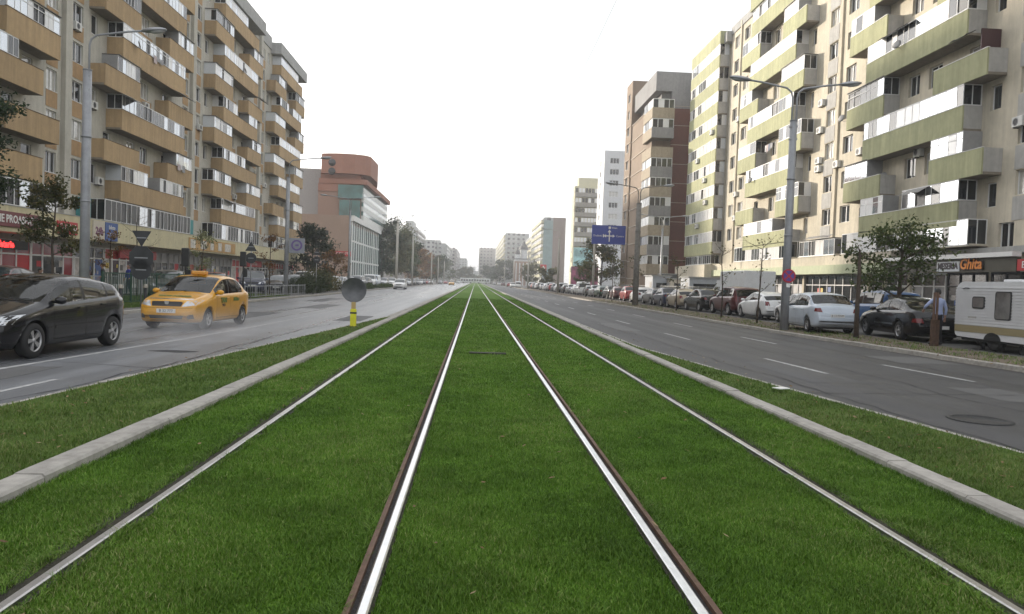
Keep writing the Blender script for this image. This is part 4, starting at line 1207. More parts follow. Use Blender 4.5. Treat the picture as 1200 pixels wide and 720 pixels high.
# ================================================================== left: red brick office and blocks beyond
PINKB = mat('pinkish_brick', (0.30, 0.21, 0.16), .85, var=.06, vscale=4, var2=.06)
REDB = mat('red_brick', (0.30, 0.140, 0.095), .85, var=.06, vscale=4, var2=.08)
TGLASS = mat('teal_glass', (0.05, 0.14, 0.14), .12, 0, .5, var=.5, vscale=.35, coat=.2)
STRIPE = mat('white_cladding', (0.66, 0.66, 0.64), .5, var=.04)
E_ = Block('office_building', 'pink and red brick office building with rounded top and teal glass front', (-30, 165, ZW), 'office building')
w = E_.wall
w.box(-36, -24.05, 141, 181.5, ZW, 12.9, 0)
E_.wall.box(-33.2, -24.3, 156, 186, 12.91, 19.0, 1); 
w.box(-38, -33.21, 158, 186, ZW, 23.8, 3)
w.box(-33.2, -26.8, 155.8, 186, 19.01, 20.6, 2); 
# curved brick crown
prof = [(-32.9, 157), (-32.5, 155.4), (-30.5, 154.6), (-28, 154.3), (-25.6, 154.6), (-23.6, 155.6), (-22.7, 157.2), (-22.6, 168), (-24, 178), (-32.9, 178)]
for (za, zb, mm) in ((22.6, 26.6, 2),):
    n = len(prof)
    for k in range(n):
        a, b = prof[k], prof[(k + 1) % n]
        w.face([(a[0], a[1], za), (b[0], b[1], za), (b[0], b[1], zb), (a[0], a[1], zb)], mm)
    w.face([(p[0], p[1], zb) for p in prof], mm); w.face([(p[0], p[1], za) for p in prof], mm)
w.box(-32.8, -24.6, 156.3, 176, 20.5, 22.62, 2)
w.box(-33.0, -23.1, 155.6, 197, 20.59, 21.6, 2)
w.build('wall', [PINKB, mat('mauve_brick', (.27, .165, .12), .85, var=.06), REDB, PINKG], E_.root, world=True)
g = MB(); g.box(-29.0, -23.9, 155.3, 155.97, 17.6, 20.4); g.box(-28.6, -24.4, 154.9, 155.96, 13.6, 17.2)
g.build('corner_glazing', TGLASS, E_.root, world=True)
m = MB()
for k in range(4): m.box(-24.29, -23.8, 156.2, 197, 13.2 + k * 1.9, 14.2 + k * 1.9, 0)
m.build('white_band', STRIPE, E_.root, world=True)
m = MB()
for k in range(4): m.box(-24.28, -23.85, 156.3, 197, 14.21 + k * 1.9, 15.09 + k * 1.9, 0)
m.box(-33.1, -24.31, 186.02, 197, ZW, 20.5, 0)
m.build('ribbon_window', TGLASS, E_.root, world=True)
m = MB(); m.box(-24.04, -23.7, 141.05, 181.4, .3, 11.2); m.build('curtain_wall', TGLASS, E_.root, world=True)
m = MB()
for k, y in enumerate(np.arange(141.2, 181.4, 2.9)):
    m.box(-23.69, -23.60, y, y + (.7 if k % 5 else 1.2), .2, 11.9)
for z in (4.2, 8.0): m.box(-23.695, -23.63, 141.1, 181.4, z, z + .35)
m.box(-24.04, -23.2, 141, 181.5, 11.92, 12.95)
m.build('white_pier', STRIPE, E_.root, world=True)
m = MB()
for z in (8.6, 7.4, 5.5, 4.2, 2.9): m.box(-29.0, -27.9, 140.9, 140.99, z + .6, z + 1.35)
m.build('window', GLASSD, E_.root, world=True)
m = MB()
for z in (24.7, 22.9):
    m.lathe([(.75, 0), (.75, .1), (0, .1)], 14, 0, Matrix.Translation((-30.2, 154.5, z)) @ Matrix.Rotation(R(90), 4, 'X'))
m.build('round_window', GLASSD, E_.root, world=True)
sign_panel('office_sign', 'red sign with white lettering on the pink brick office wall', (-27.2, 140.95, 5.2), 0, 3.6, .95, .12, REDP, [('ROMSOFT', .6, 1.8, .5, WLET, dict(fit=3.2))], 'sign')
far_block('grey_tower', 'pale grey tower block with dark side balconies left of the far avenue', -40, -32.7, 400, 470, 29.5, 2.8, 'wins', 'bands', PALEW, GREYB, right=False, roofbox=(-38.5, -34.5, 401, 420, 3))
far_block('stepped_block', 'hazy stepped apartment block behind the grey tower on the left', -36, -27, 480, 500, 27, 2.8, 'wins', 'wins', PALEW, right=False)
far_block('stepped_block', 'hazy long apartment block with small roof houses left of the vanishing road', -29, -20.5, 490, 600, 25.5, 2.8, 'wins', 'bands', PALEW, PALEW, right=False, roofbox=(-28, -24, 492, 505, 2))
far_block('hazy_block', 'bluish grey block in the haze left of the vanishing road', -27, -17.6, 620, 760, 28, 2.8, 'wins', 'bands', PINKG, PINKG, right=False)
far_block('hazy_block', 'pale low block in the haze closing the left side of the avenue', -26, -11.2, 850, 990, 27, 2.8, 'wins', 'wins', PALEW, right=False)
far_block('hazy_block', 'faint stepped block at the very end of the avenue', -18, -1.0, 1180, 1300, 24, 2.8, 'wins', None, PALEW, right=False)

far_block('hazy_block', 'pale hazy block between the teal block and the small church', 29.5, 40, 385, 450, 27, 2.8, 'wins', 'bands', PALEW, YELW)
far_block('low_block', 'low hazy shop row left of the church on the right side', 14.5, 17.4, 470, 640, 9, 3.2, 'wins', 'wins', PINKG)
far_block('hazy_block', 'hazy grey block seen between the trees left of the pale grey tower', -46, -29, 300, 330, 19, 2.8, 'wins', 'wins', PINKG, right=False)
far_block('hazy_block', 'faint pale block seen over the trees right beside the vanishing point', -6, 3, 1010, 1040, 15, 2.8, 'wins', None, PALEW)
# ------------------------------------------------------------------ vehicles
def paint(name, col, rough=.25, metal=0.0, dirt=.08):
    return mat('paint_' + name, col, rough, metal, .3, var=dirt, vscale=2.2, coat=.55)
P_BLACK = paint('charcoal', (0.006, 0.006, 0.008), .2, .0)
P_TAXI = paint('taxi_yellow', (0.62, 0.30, 0.012), .3)
P_WHITE = paint('white', (0.72, 0.73, 0.74), .3)
P_SILVER = paint('silver', (0.42, 0.43, 0.45), .3, .5)
P_LIGHTBLUE = paint('pale_blue', (0.50, 0.56, 0.64), .3)
P_BLUE = paint('blue', (0.03, 0.10, 0.26), .3)
P_DBLUE = paint('dark_blue', (0.018, 0.026, 0.06), .3)
P_RED = paint('red', (0.30, 0.02, 0.02), .3)
P_MAROON = paint('maroon', (0.075, 0.016, 0.02), .3)
P_GREY = paint('grey', (0.15, 0.155, 0.16), .3, .3)
P_BEIGE = paint('beige', (0.36, 0.30, 0.22), .3, .2)
P_GREEN = paint('dark_green', (0.02, 0.06, 0.035), .3)
CARGLASS = mat('car_glass', (0.010, 0.012, 0.013), .03, 0, .5)
CARGLASS2 = mat('tinted_screen', (0.035, 0.045, 0.048), .03, .12, .8, coat=.4)
LAMPW = mat('headlight_glass', (0.55, 0.57, 0.60), .08, .3, 1, var=.12, vscale=14, coat=.6)
LAMPR = mat('tail_light', (0.15, 0.006, 0.008), .12, 0, .5, coat=.4)
SEATM = mat('seat_fabric', (.035, .034, .036), .9, var=.15)
CLEARG = bpy.data.materials.new('clear_car_glass'); CLEARG.use_nodes = True
_nt = CLEARG.node_tree; _nt.nodes.remove(_nt.nodes['Principled BSDF'])
_t = _nt.nodes.new('ShaderNodeBsdfTransparent'); _t.inputs['Color'].default_value = (.74, .80, .77, 1)
_g = _nt.nodes.new('ShaderNodeBsdfGlossy'); _g.inputs['Roughness'].default_value = .02
_f = _nt.nodes.new('ShaderNodeFresnel'); _f.inputs['IOR'].default_value = 1.62
_m = _nt.nodes.new('ShaderNodeMixShader')
_nt.links.new(_f.outputs[0], _m.inputs[0]); _nt.links.new(_t.outputs[0], _m.inputs[1]); _nt.links.new(_g.outputs[0], _m.inputs[2])
_nt.links.new(_m.outputs[0], _nt.nodes['Material Output'].inputs['Surface'])
RIMM = mat('wheel_alloy', (0.42, 0.42, 0.43), .35, .7)
PLATE = mat('licence_plate', (0.68, 0.68, 0.66), .5)
TRIM = mat('car_trim', (0.012, 0.012, 0.013), .5)
CHROME = mat('chrome', (0.7, 0.7, 0.7), .15, 1)
SEAM = mat('panel_gap', (0.004, 0.004, 0.004), .8)

HATCH = dict(L=4.24, H=1.48, W=1.79, xf=1.25, xr=-1.40, rt=.315, ra=.365,
    top=[(2.12,.50),(2.10,.62),(2.02,.72),(1.8,.80),(1.35,.90),(1.05,.965),(.95,.99),(.55,1.22),(.25,1.37),(.0,1.445),(-.4,1.475),(-.9,1.445),(-1.35,1.37),(-1.62,1.30),(-1.72,1.25),(-1.98,1.03),(-2.07,.95),(-2.11,.80),(-2.12,.55)],
    belt=[(2.12,.46),(2.02,.60),(1.8,.70),(1.2,.85),(.8,.925),(0,.965),(-1,1.02),(-1.6,1.06),(-2.0,.99),(-2.12,.5)],
    plan=[(2.12,.55),(2.08,.66),(1.98,.76),(1.8,.83),(1.5,.875),(1.0,.89),(0,.895),(-1.0,.895),(-1.6,.88),(-1.9,.83),(-2.06,.74),(-2.12,.66)],
    bot=[(2.12,.32),(1.98,.20),(1.6,.18),(-1.6,.18),(-1.95,.26),(-2.12,.40)],
    ws=(.95,.08), rw=(-1.70,-1.97), side=[(.72,-.30),(-.38,-1.16),(-1.22,-1.52)], roofw=.665)
SEDAN = dict(L=4.25, H=1.53, W=1.74, xf=1.31, xr=-1.32, rt=.30, ra=.345,
    top=[(2.12,.56),(2.10,.70),(2.02,.79),(1.8,.86),(1.4,.94),(1.12,.99),(1.02,1.01),(.6,1.26),(.3,1.43),(.08,1.50),(-.4,1.53),(-.9,1.50),(-1.18,1.44),(-1.4,1.29),(-1.66,1.10),(-1.76,1.07),(-2.0,1.05),(-2.09,1.0),(-2.11,.85),(-2.12,.6)],
    belt=[(2.12,.50),(2.02,.68),(1.8,.76),(1.2,.90),(.8,.96),(0,.98),(-1,1.0),(-1.7,1.02),(-2.02,.98),(-2.12,.55)],
    plan=[(2.12,.58),(2.08,.68),(2.0,.77),(1.8,.83),(1.5,.86),(1.0,.87),(0,.87),(-1.0,.87),(-1.6,.86),(-1.9,.82),(-2.06,.74),(-2.12,.66)],
    bot=[(2.12,.30),(1.98,.20),(1.6,.18),(-1.6,.18),(-1.95,.25),(-2.12,.38)],
    ws=(1.0,.16), rw=(-1.16,-1.66), side=[(.82,-.16),(-.24,-1.02),(-1.08,-1.30)], roofw=.69)
LIMO = dict(SEDAN); LIMO.update(L=4.77, H=1.47, W=1.82, xf=1.42, xr=-1.29, rt=.32, ra=.36,
    top=[(2.38,.52),(2.35,.66),(2.25,.75),(1.9,.84),(1.4,.93),(1.05,.98),(.92,1.01),(.4,1.28),(.1,1.40),(-.2,1.455),(-.6,1.47),(-1.1,1.41),(-1.35,1.33),(-1.7,1.16),(-1.95,1.07),(-2.1,1.05),(-2.3,1.02),(-2.37,.92),(-2.385,.6)],
    belt=[(2.38,.48),(2.25,.64),(1.8,.76),(1.2,.88),(.6,.94),(0,.97),(-1,1.0),(-1.8,1.02),(-2.2,.98),(-2.385,.55)],
    plan=[(2.38,.58),(2.32,.70),(2.2,.80),(1.9,.87),(1.5,.90),(1.0,.91),(0,.91),(-1.0,.91),(-1.7,.90),(-2.1,.86),(-2.3,.78),(-2.385,.68)],
    bot=[(2.38,.30),(2.2,.20),(1.8,.18),(-1.7,.18),(-2.2,.25),(-2.385,.36)],
    ws=(.92,-.10), rw=(-1.28,-1.92), side=[(.66,-.34),(-.42,-1.2),(-1.26,-1.55)], roofw=.70)
SUV = dict(L=4.5, H=1.72, W=1.85, xf=1.36, xr=-1.30, rt=.36, ra=.42,
    top=[(2.25,.62),(2.22,.82),(2.12,.93),(1.8,1.01),(1.3,1.07),(1.05,1.11),(.95,1.14),(.6,1.38),(.35,1.56),(.15,1.66),(-.4,1.72),(-1.2,1.71),(-1.8,1.66),(-2.02,1.60),(-2.1,1.5),(-2.18,1.15),(-2.23,1.0),(-2.25,.6)],
    belt=[(2.25,.58),(2.12,.8),(1.8,.9),(1.2,1.0),(.8,1.05),(0,1.08),(-1,1.10),(-2.05,1.14),(-2.2,1.0),(-2.25,.56)],
    plan=[(2.25,.62),(2.2,.74),(2.08,.84),(1.8,.90),(1.4,.92),(0,.925),(-1.3,.925),(-1.9,.90),(-2.15,.82),(-2.25,.74)],
    bot=[(2.25,.38),(2.1,.27),(1.7,.24),(-1.7,.24),(-2.05,.32),(-2.25,.42)],
    ws=(.95,.22), rw=(-2.05,-2.18), side=[(.76,-.14),(-.22,-1.1),(-1.18,-1.92)], roofw=.74)
VAN = dict(L=4.9, H=1.98, W=1.92, xf=1.55, xr=-1.45, rt=.34, ra=.40,
    top=[(2.45,.6),(2.42,.85),(2.3,1.0),(1.95,1.12),(1.65,1.22),(1.5,1.32),(1.2,1.58),(.95,1.78),(.7,1.90),(.2,1.97),(-1.0,1.98),(-2.1,1.95),(-2.32,1.9),(-2.38,1.8),(-2.42,1.2),(-2.45,.7)],
    belt=[(2.45,.56),(2.3,.85),(2.0,1.0),(1.5,1.10),(.8,1.14),(-2.2,1.18),(-2.4,1.1),(-2.45,.6)],
    plan=[(2.45,.66),(2.4,.78),(2.25,.88),(1.9,.94),(1.4,.96),(-1.8,.96),(-2.3,.93),(-2.42,.88),(-2.45,.84)],
    bot=[(2.45,.36),(2.25,.24),(1.9,.22),(-1.9,.22),(-2.3,.28),(-2.45,.36)],
    ws=(1.58,.85), rw=(-2.36,-2.43), side=[(1.3,.55)], roofw=.80)
def smoothed(cp, xs, k=.05):
    cp = sorted(cp); X_ = np.array([c[0] for c in cp]); Y_ = np.array([c[1] for c in cp])
    acc = 0; ws = 0
    for d, w in ((-1.5, .5), (-1, .8), (-.5, 1), (0, 1.2), (.5, 1), (1, .8), (1.5, .5)):
        acc = acc + w * np.interp(np.clip(xs + d * k, X_[0], X_[-1]), X_, Y_); ws += w
    return acc / ws

def car_surfaces(P, nst):
    half = P['L'] / 2
    x_end = np.array([half, half - .012, half - .03, half - .06, half - .1, half - .16])
    xs = np.concatenate([np.linspace(-half, half, nst), x_end, -x_end])
    marks = [P['ws'][0], P['ws'][1], P['rw'][0], P['rw'][1]] + [v for s in P['side'] for v in s]
    for wx in (P['xf'], P['xr']):
        marks += [wx + P['ra'] * math.cos(t) for t in np.linspace(0, PI, 11 if nst > 50 else 7)]
    xs = np.array(sorted(set(np.round(np.concatenate([xs, marks]), 3))))
    keep = [xs[0]]
    ms = set(np.round(marks, 3))
    for x in xs[1:]:
        if x - keep[-1] > .018 or x in ms or abs(abs(x) - half) < .05: keep.append(x)
    xs = np.array(keep)
    zt = smoothed(P['top'], xs); zb = np.minimum(smoothed(P['belt'], xs), zt - .03); w = smoothed(P['plan'], xs); z0 = smoothed(P['bot'], xs)
    gh = np.clip((zt - zb - .12) / (P['H'] - 1.0 - .16), 0, 1)
    gh = gh * gh * (3 - 2 * gh)
    wt = w * (.86 * (1 - gh)) + gh * np.minimum(P['roofw'], w * .86)
    rings = []
    for i, x in enumerate(xs):
        b, t, W_, s, g, tw = zb[i], zt[i], w[i], z0[i], gh[i], wt[i]
        L_ = lambda a, c, f: a + (c - a) * f
        bw = W_ * (.965 - .02 * g)
        pts = [(0, s), (W_ * .80, s), (W_ * .93, s + .03), (W_ * .975, s + .10), (W_ * .992, L_(s, b, .38)), (W_ * 1.0, L_(s, b, .55)), (W_ * 1.0, L_(s, b, .70)),
               (W_ * .995, L_(s, b, .86)), (W_ * .985, b - .025), (bw, b), (bw - .008, b + .012 * g + .004),
               (L_(bw, tw, .30) + .012 * g, L_(b, t, .36)), (L_(bw, tw, .66) + .014 * g, L_(b, t, .68)), (tw + .03 * g, t - .085 * g - .012 * (1 - g)), (tw - .01, t - .035 * g - .005),
               (tw * .84, t - .008), (tw * .55, t + .012), (tw * .28, t + .022), (0, t + .026)]
        for xw in (P['xf'], P['xr']):
            dx = x - xw
            if abs(dx) <= P['ra'] + 1e-3:
                za = P['rt'] + math.sqrt(max(0, P['ra'] ** 2 - dx * dx))
                for j in range(1, 10):
                    if pts[j][1] < za: pts[j] = (pts[j][0], min(za, b + .0))
                for j in range(0, 2): pts[j] = (pts[j][0], max(pts[j][1], za))
        rings.append([(x, y, z) for (y, z) in pts])
    n = len(rings[0])
    verts = []; faces = []; cats = []
    for r in rings:
        verts += r + [(p[0], -p[1], p[2]) for p in r[1:-1]][::-1]
    m = 2 * n - 2
    def cat_of(i, j):
        xm = (xs[i] + xs[i + 1]) / 2
        jj = j if j < n - 1 else m - 1 - j
        if jj in (10, 11, 12):
            hgt = min(rings[i][13][2] - rings[i][10][2], rings[i + 1][13][2] - rings[i + 1][10][2])
            for (a, b) in P['side']:
                if b < xm < a and hgt > .05: return 'side'
            if hgt > .05 and P['side'][-1][1] < xm < P['side'][0][0]: return 'pillar'
        if jj in (14, 15, 16, 17):
            if P['ws'][1] < xm < P['ws'][0]: return 'ws'
            if P['rw'][1] < xm < P['rw'][0]: return 'rw'
        return 'body'
    for i in range(len(xs) - 1):
        for j in range(m):
            a = i * m + j; b = i * m + (j + 1) % m
            faces.append((a, b, b + m, a + m)); cats.append(cat_of(i, j))
    for i in (0, len(xs) - 1):
        for j in range(0, n - 1):
            a = i * m + j; b = i * m + j + 1; c_ = i * m + (m - j - 1) % m; d = i * m + (m - j) % m
            f = [a, b, c_, d]; f = list(dict.fromkeys(f))
            if len(f) > 2: faces.append(tuple(f if i else f[::-1])); cats.append('body')
    return verts, faces, cats

def submesh(name, verts, faces, material, extra=None):
    used = {}; V = []; F = []
    for f in faces:
        q = []
        for v in f:
            if v not in used: used[v] = len(V); V.append(verts[v])
            q.append(used[v])
        F.append(tuple(q))
    me = bpy.data.meshes.new(name); me.from_pydata(V, [], F); me.materials.append(material)
    mi = [0] * len(F)
    if extra:
        for (v2, f2, m2) in extra:
            pass
    bm = bmesh.new(); bm.from_mesh(me); bmesh.ops.remove_doubles(bm, verts=bm.verts[:], dist=1e-5)
    bmesh.ops.dissolve_degenerate(bm, dist=1e-5, edges=bm.edges[:])
    bmesh.ops.recalc_face_normals(bm, faces=bm.faces[:]); bm.to_mesh(me); bm.free()
    for p in me.polygons: p.use_smooth = True
    return me

def wheel_meshes(r, w, style, n=28):
    t = MB(); A = Matrix.Rotation(R(90), 4, 'X')
    h = w / 2
    t.lathe([(r * .62, -h), (r * .70, -h - .006), (r * .93, -h + .005), (r * .985, -h + .03), (r, -h * .5), (r, h * .5), (r * .985, h - .03), (r * .93, h - .005), (r * .70, h + .006), (r * .62, h)], n, 0, A)
    tyre = t.mesh('wheel', RUBBER)
    q = MB()
    for sgn in (-1, 1):
        B_ = A @ Matrix.Scale(sgn, 4, (0, 0, 1))
        q.lathe([(r * .66, h - .005), (r * .62, h - .002), (r * .58, h - .03)], n, 0, B_)
        q.lathe([(r * .58, h - .03), (r * .57, h - .07), (0, h - .07)], n, 1, B_)
        q.lathe([(r * .15, h - .06), (r * .14, h - .012), (0, h - .008)], 12, 0, B_)
        k = 5 if style == 5 else 7
        for i in range(k):
            S_ = B_ @ Matrix.Rotation(2 * PI * i / k, 4, 'Z')
            a, b = r * .07, r * .15
            V = [(r * .08, -a, h - .02), (r * .6, -b, h - .022), (r * .6, b, h - .022), (r * .08, a, h - .02)]
            D_ = [(x, y, z - .03) for x, y, z in V]
            i0 = len(q.v); q.v += [tuple(S_ @ Vector(p)) for p in V + D_]
            for f in ((0,1,2,3), (0,4,5,1), (1,5,6,2), (2,6,7,3), (3,7,4,0)):
                q.f.append(tuple(i0 + e for e in f)); q.m.append(0); q.smooth.append(False)
    return tyre, q.mesh('rim', [RIMM, BLACKP])
WH = {}
CAR_ME = {}
def make_car(kind, P, material, name, label, group=None, detail=2, loc=(0,0,0), heading=0, rear_plate=None, front_plate=None, cat='car'):
    """heading: angle of the car's nose from +x"""
    root = empty(name, loc, heading, label, cat, group)
    key = (kind, detail)
    if key not in CAR_ME:
        V, F, Cc = car_surfaces(P, {2: 86, 1: 40, 0: 24}[detail])
        g = lambda c: [f for f, k in zip(F, Cc) if k == c]
        d = {'body': submesh('body', V, g('body'), TRIM), 'windscreen': submesh('windscreen', V, g('ws'), CARGLASS2), 'rear_window': submesh('rear_window', V, g('rw'), CARGLASS)}
        side = g('side')
        d['pillar'] = submesh('door_pillar', V, g('pillar'), TRIM)
        d['side_l'] = submesh('side_window', V, [f for f in side if sum(V[i][1] for i in f) > 0], CARGLASS)
        d['side_r'] = submesh('side_window', V, [f for f in side if sum(V[i][1] for i in f) < 0], CARGLASS)
        m = MB(); hw = P['W'] / 2
        m.box(-P['L'] / 2 + .25, P['L'] / 2 - .25, -hw + .26, hw - .26, .17, .72); d['under'] = m.mesh('underbody', BLACKP)
        d['bvh'] = BVHTree.FromPolygons([Vector(v) for v in V], F)
        CAR_ME[key] = d
    d = CAR_ME[key]
    bo = link('body', d['body'], parent=root); 
    bo.material_slots[0].link = 'OBJECT'; bo.material_slots[0].material = material
    for k in ('windscreen', 'rear_window', 'side_l', 'side_r', 'pillar'):
        if len(d[k].polygons):
            q = link(d[k].name.split('.')[0], d[k], parent=root)
            if detail == 2 and k != 'pillar':
                q.material_slots[0].link = 'OBJECT'; q.material_slots[0].material = CLEARG
    if detail == 2:
        if 'cabin' not in d:
            m = MB(); fz = P['side'][0][0]
            m.bevbox(fz - .35, fz + .12, -P['W'] / 2 + .14, P['W'] / 2 - .14, .6, .93, .05); d['cabin'] = m.mesh('dashboard', BLACKP)
            m = MB(); m.bevbox(-.30, .18, -.24, .24, .72, .86, .05)
            m.bevbox(-.14, -.02, -.22, .22, 0, .50, .05, 0, Matrix.Translation((-.26, 0, .80)) @ Matrix.Rotation(R(-16), 4, 'Y')); m.bevbox(-.05, .05, -.13, .13, 0, .17, .04, 0, Matrix.Translation((-.46, 0, 1.28)) @ Matrix.Rotation(R(-10), 4, 'Y')); d['seat'] = m.mesh('seat', SEATM)
            m = MB(); w_ = P['W'] / 2 - .2; m.bevbox(-1.15, -.72, -w_, w_, .72, .84, .05); m.bevbox(-.06, .08, -w_, w_, 0, .46, .05, 0, Matrix.Translation((-1.18, 0, .80)) @ Matrix.Rotation(R(-16), 4, 'Y')); d['bench'] = m.mesh('rear_bench', SEATM)
        link('dashboard', d['cabin'], parent=root); link('rear_bench', d['bench'], parent=root)
        for s in (-1, 1): link('seat', d['seat'], (.05, s * .38, 0), 0, root)
    link('underbody', d['under'], parent=root)
    st = 5 if detail == 2 else 7
    if (P['rt'], st) not in WH: WH[(P['rt'], st)] = wheel_meshes(P['rt'], .21, st, 30 if detail == 2 else 18)
    ty, ri = WH[(P['rt'], st)]
    for x in (P['xf'], P['xr']):
        for s in (-1, 1):
            wo = link('wheel', ty, (x, s * (P['W'] / 2 - .125), P['rt']), 0, root)
            link('rim', ri, parent=wo)
    car_parts(root, P, d, detail, kind)
    return root
def ray(d, o, dr):
    h = d['bvh'].ray_cast(Vector(o), Vector(dr).normalized())
    return (h[0], h[1]) if h[0] is not None else (None, None)
def patch(d, corners, axis, nu=6, nv=4, off=.006, curve=0.0):
    """conformal patch; corners (4) in the plane seen along axis: 'f' front (y,z), 'b' back (y,z), 'l'/'r' sides (x,z), 't' top (x,y)"""
    P4 = [Vector((c[0], c[1], 0)) for c in corners]; grid = []
    for i in range(nu + 1):
        row = []
        for j in range(nv + 1):
            u, v = i / nu, j / nv
            p = (P4[0] * (1 - u) + P4[1] * u) * (1 - v) + (P4[3] * (1 - u) + P4[2] * u) * v
            o, dr = {'f': ((6, p.x, p.y), (-1, 0, 0)), 'b': ((-6, p.x, p.y), (1, 0, 0)), 'l': ((p.x, 4, p.y), (0, -1, 0)), 'r': ((p.x, -4, p.y), (0, 1, 0)), 't': ((p.x, p.y, 4), (0, 0, -1))}[axis]
            h, nn = ray(d, o, dr)
            row.append(None if h is None else h - Vector(dr) * off)
        grid.append(row)
    m = MB(); idx = {}
    for i in range(nu + 1):
        for j in range(nv + 1):
            if grid[i][j] is not None: idx[(i, j)] = len(m.v); m.v.append(tuple(grid[i][j]))
    for i in range(nu):
        for j in range(nv):
            q = [(i, j), (i + 1, j), (i + 1, j + 1), (i, j + 1)]
            if all(k in idx for k in q): m.f.append(tuple(idx[k] for k in q)); m.m.append(0); m.smooth.append(True)
    return m
PART_ME = {}
def car_parts(root, P, d, detail, kind):
    key = (kind, detail)
    if key not in PART_ME:
        L2 = P['L'] / 2; hw = P['W'] / 2; out = []
        tz = lambda x: float(np.interp(x, [c[0] for c in sorted(P['top'])], [c[1] for c in sorted(P['top'])]))
        hz = tz(L2 - .12)                # bonnet edge height
        def add(name, m, material):
            if m.f: out.append((name, m.mesh(name, material, recalc=False)))
        n = 8 if detail == 2 else 3
        for s in (-1, 1):
            add('headlight', patch(d, [(s * .42, hz - .15), (s * (hw - .07), hz - .10), (s * (hw - .05), hz + .06), (s * .50, hz + .0)], 'f', n, 4), LAMPW)
        rz = float(np.interp(-L2 + .1, [c[0] for c in sorted(P['belt'])], [c[1] for c in sorted(P['belt'])])) - .06
        for s in (-1, 1):
            if kind == 'hatch':
                cs = [(s * .52, rz - .10), (s * (hw - .03), rz - .08), (s * (hw - .09), rz + .13), (s * .56, rz + .12)]
            elif kind in ('suv', 'van'):
                cs = [(s * (hw - .24), rz - .16), (s * (hw - .04), rz - .14), (s * (hw - .07), rz + .22), (s * (hw - .22), rz + .22)]
            else:
                cs = [(s * .56, rz - .10), (s * (hw - .06), rz - .08), (s * (hw - .08), rz + .05), (s * .62, rz + .06)]
            add('tail_light', patch(d, cs, 'b', n, 4), LAMPR)
        add('grille', patch(d, [(-.40, hz - .14), (.40, hz - .14), (.44, hz - .01), (-.44, hz - .01)], 'f', n, 3), TRIM)
        add('lower_grille', patch(d, [(-.42, .27), (.42, .27), (.48, .40), (-.48, .40)], 'f', n, 3), TRIM)
        if detail >= 1:
            m = MB(); z = hz - .27
            h, _ = ray(d, (6, 0, z), (-1, 0, 0)); x = h.x if h else L2
            m.box(x - .03, x + .014, -.26, .26, z - .055, z + .055); add('licence_plate', m, PLATE)
            m = MB(); z = rz - .22
            h, _ = ray(d, (-6, 0, z), (1, 0, 0)); x = h.x if h else -L2
            m.box(x - .014, x + .03, -.26, .26, z - .055, z + .055); add('licence_plate', m, PLATE)
            for s in (-1, 1):
                bx = P['side'][0][0] - .02; bz = float(np.interp(bx, [c[0] for c in sorted(P['belt'])], [c[1] for c in sorted(P['belt'])]))
                y = s * (hw - .06)
                bm = bmesh.new(); bmesh.ops.create_icosphere(bm, subdivisions=2, radius=1)
                m = MB(); m.add_bm(bm, 0, Matrix.Translation((bx - .05, y + s * .13, bz + .085)) @ Matrix.Diagonal((.07, .115, .075, 1)), True)
                m.box(bx - .08, bx - .02, min(y - s * .03, y + s * .07), max(y - s * .03, y + s * .07), bz + .03, bz + .075)
                add('wing_mirror', m, None)
        if detail == 2:
            for s, ax in ((1, 'l'), (-1, 'r')):
                # door seams and handles
                bel = lambda x: float(np.interp(x, [c[0] for c in sorted(P['belt'])], [c[1] for c in sorted(P['belt'])]))
                seam = MB()
                xs_ = [P['side'][0][0] - .02, P['side'][0][1] - .04, P['side'][1][1] + .02]
                for q in xs_:
                    for e in (patch(d, [(q - .004, .30), (q + .004, .30), (q + .004, bel(q) + .0), (q - .004, bel(q) + .0)], ax, 1, 10, .003),):
                        i0 = len(seam.v); seam.v += e.v; seam.f += [tuple(i0 + k for k in f) for f in e.f]; seam.m += e.m; seam.smooth += e.smooth
                for (a, b) in ((xs_[0], xs_[1]), (xs_[1], xs_[2])):
                    e = patch(d, [(b, .30), (a, .30), (a, .308), (b, .308)], ax, 10, 1, .003)
                    i0 = len(seam.v); seam.v += e.v; seam.f += [tuple(i0 + k for k in f) for f in e.f]; seam.m += e.m; seam.smooth += e.smooth
                add('door_seam', seam, SEAM)
                strip_ = patch(d, [(xs_[2] + .05, .50), (xs_[0] - .03, .50), (xs_[0] - .03, .555), (xs_[2] + .05, .555)], ax, 14, 1, .008)
                add('side_moulding', strip_, None if kind != 'limo' else CHROME)
                for q in (xs_[1] + .20, xs_[2] + .20):
                    z = bel(q) - .12
                    h, _ = ray(d, (q, s * 4, z), (0, -s, 0))
                    if h:
                        m = MB(); m.bevbox(q - .09, q + .09, h.y - .015 if s > 0 else h.y - .03, h.y + .03 if s > 0 else h.y + .015, z - .018, z + .018, .008)
                        add('door_handle', m, None)
                # sill and bumper rub strips
            for ax, x in (('f', 1), ('b', -1)):
                add('bumper_gap', patch(d, [(-hw + .1, .66 if ax == 'b' else hz - .19), (hw - .1, .66 if ax == 'b' else hz - .19), (hw - .1, .666 if ax == 'b' else hz - .184), (-hw + .1, .666 if ax == 'b' else hz - .184)], ax, 20, 1, .003), SEAM)
            for s in (-1, 1):
                add('fog_light', patch(d, [(s * .56, .30), (s * (hw - .14), .32), (s * (hw - .16), .44), (s * .60, .42)], 'f', 4, 3, .006), TRIM)
            # windscreen surround and wipers
            m = MB(); a = P['ws'][0]
            z = tz(a)
            for s0, s1 in ((-.55, .05), (.0, .55)):
                m.tube([(a + .03, s0, z + .03), (a - .02, s1, z + .05)], .009, 5)
            add('wiper', m, TRIM)
        PART_ME[key] = out
    body = [o for o in root.children if o.name.startswith('body')]
    bmat = body[0].material_slots[0].material if body else None
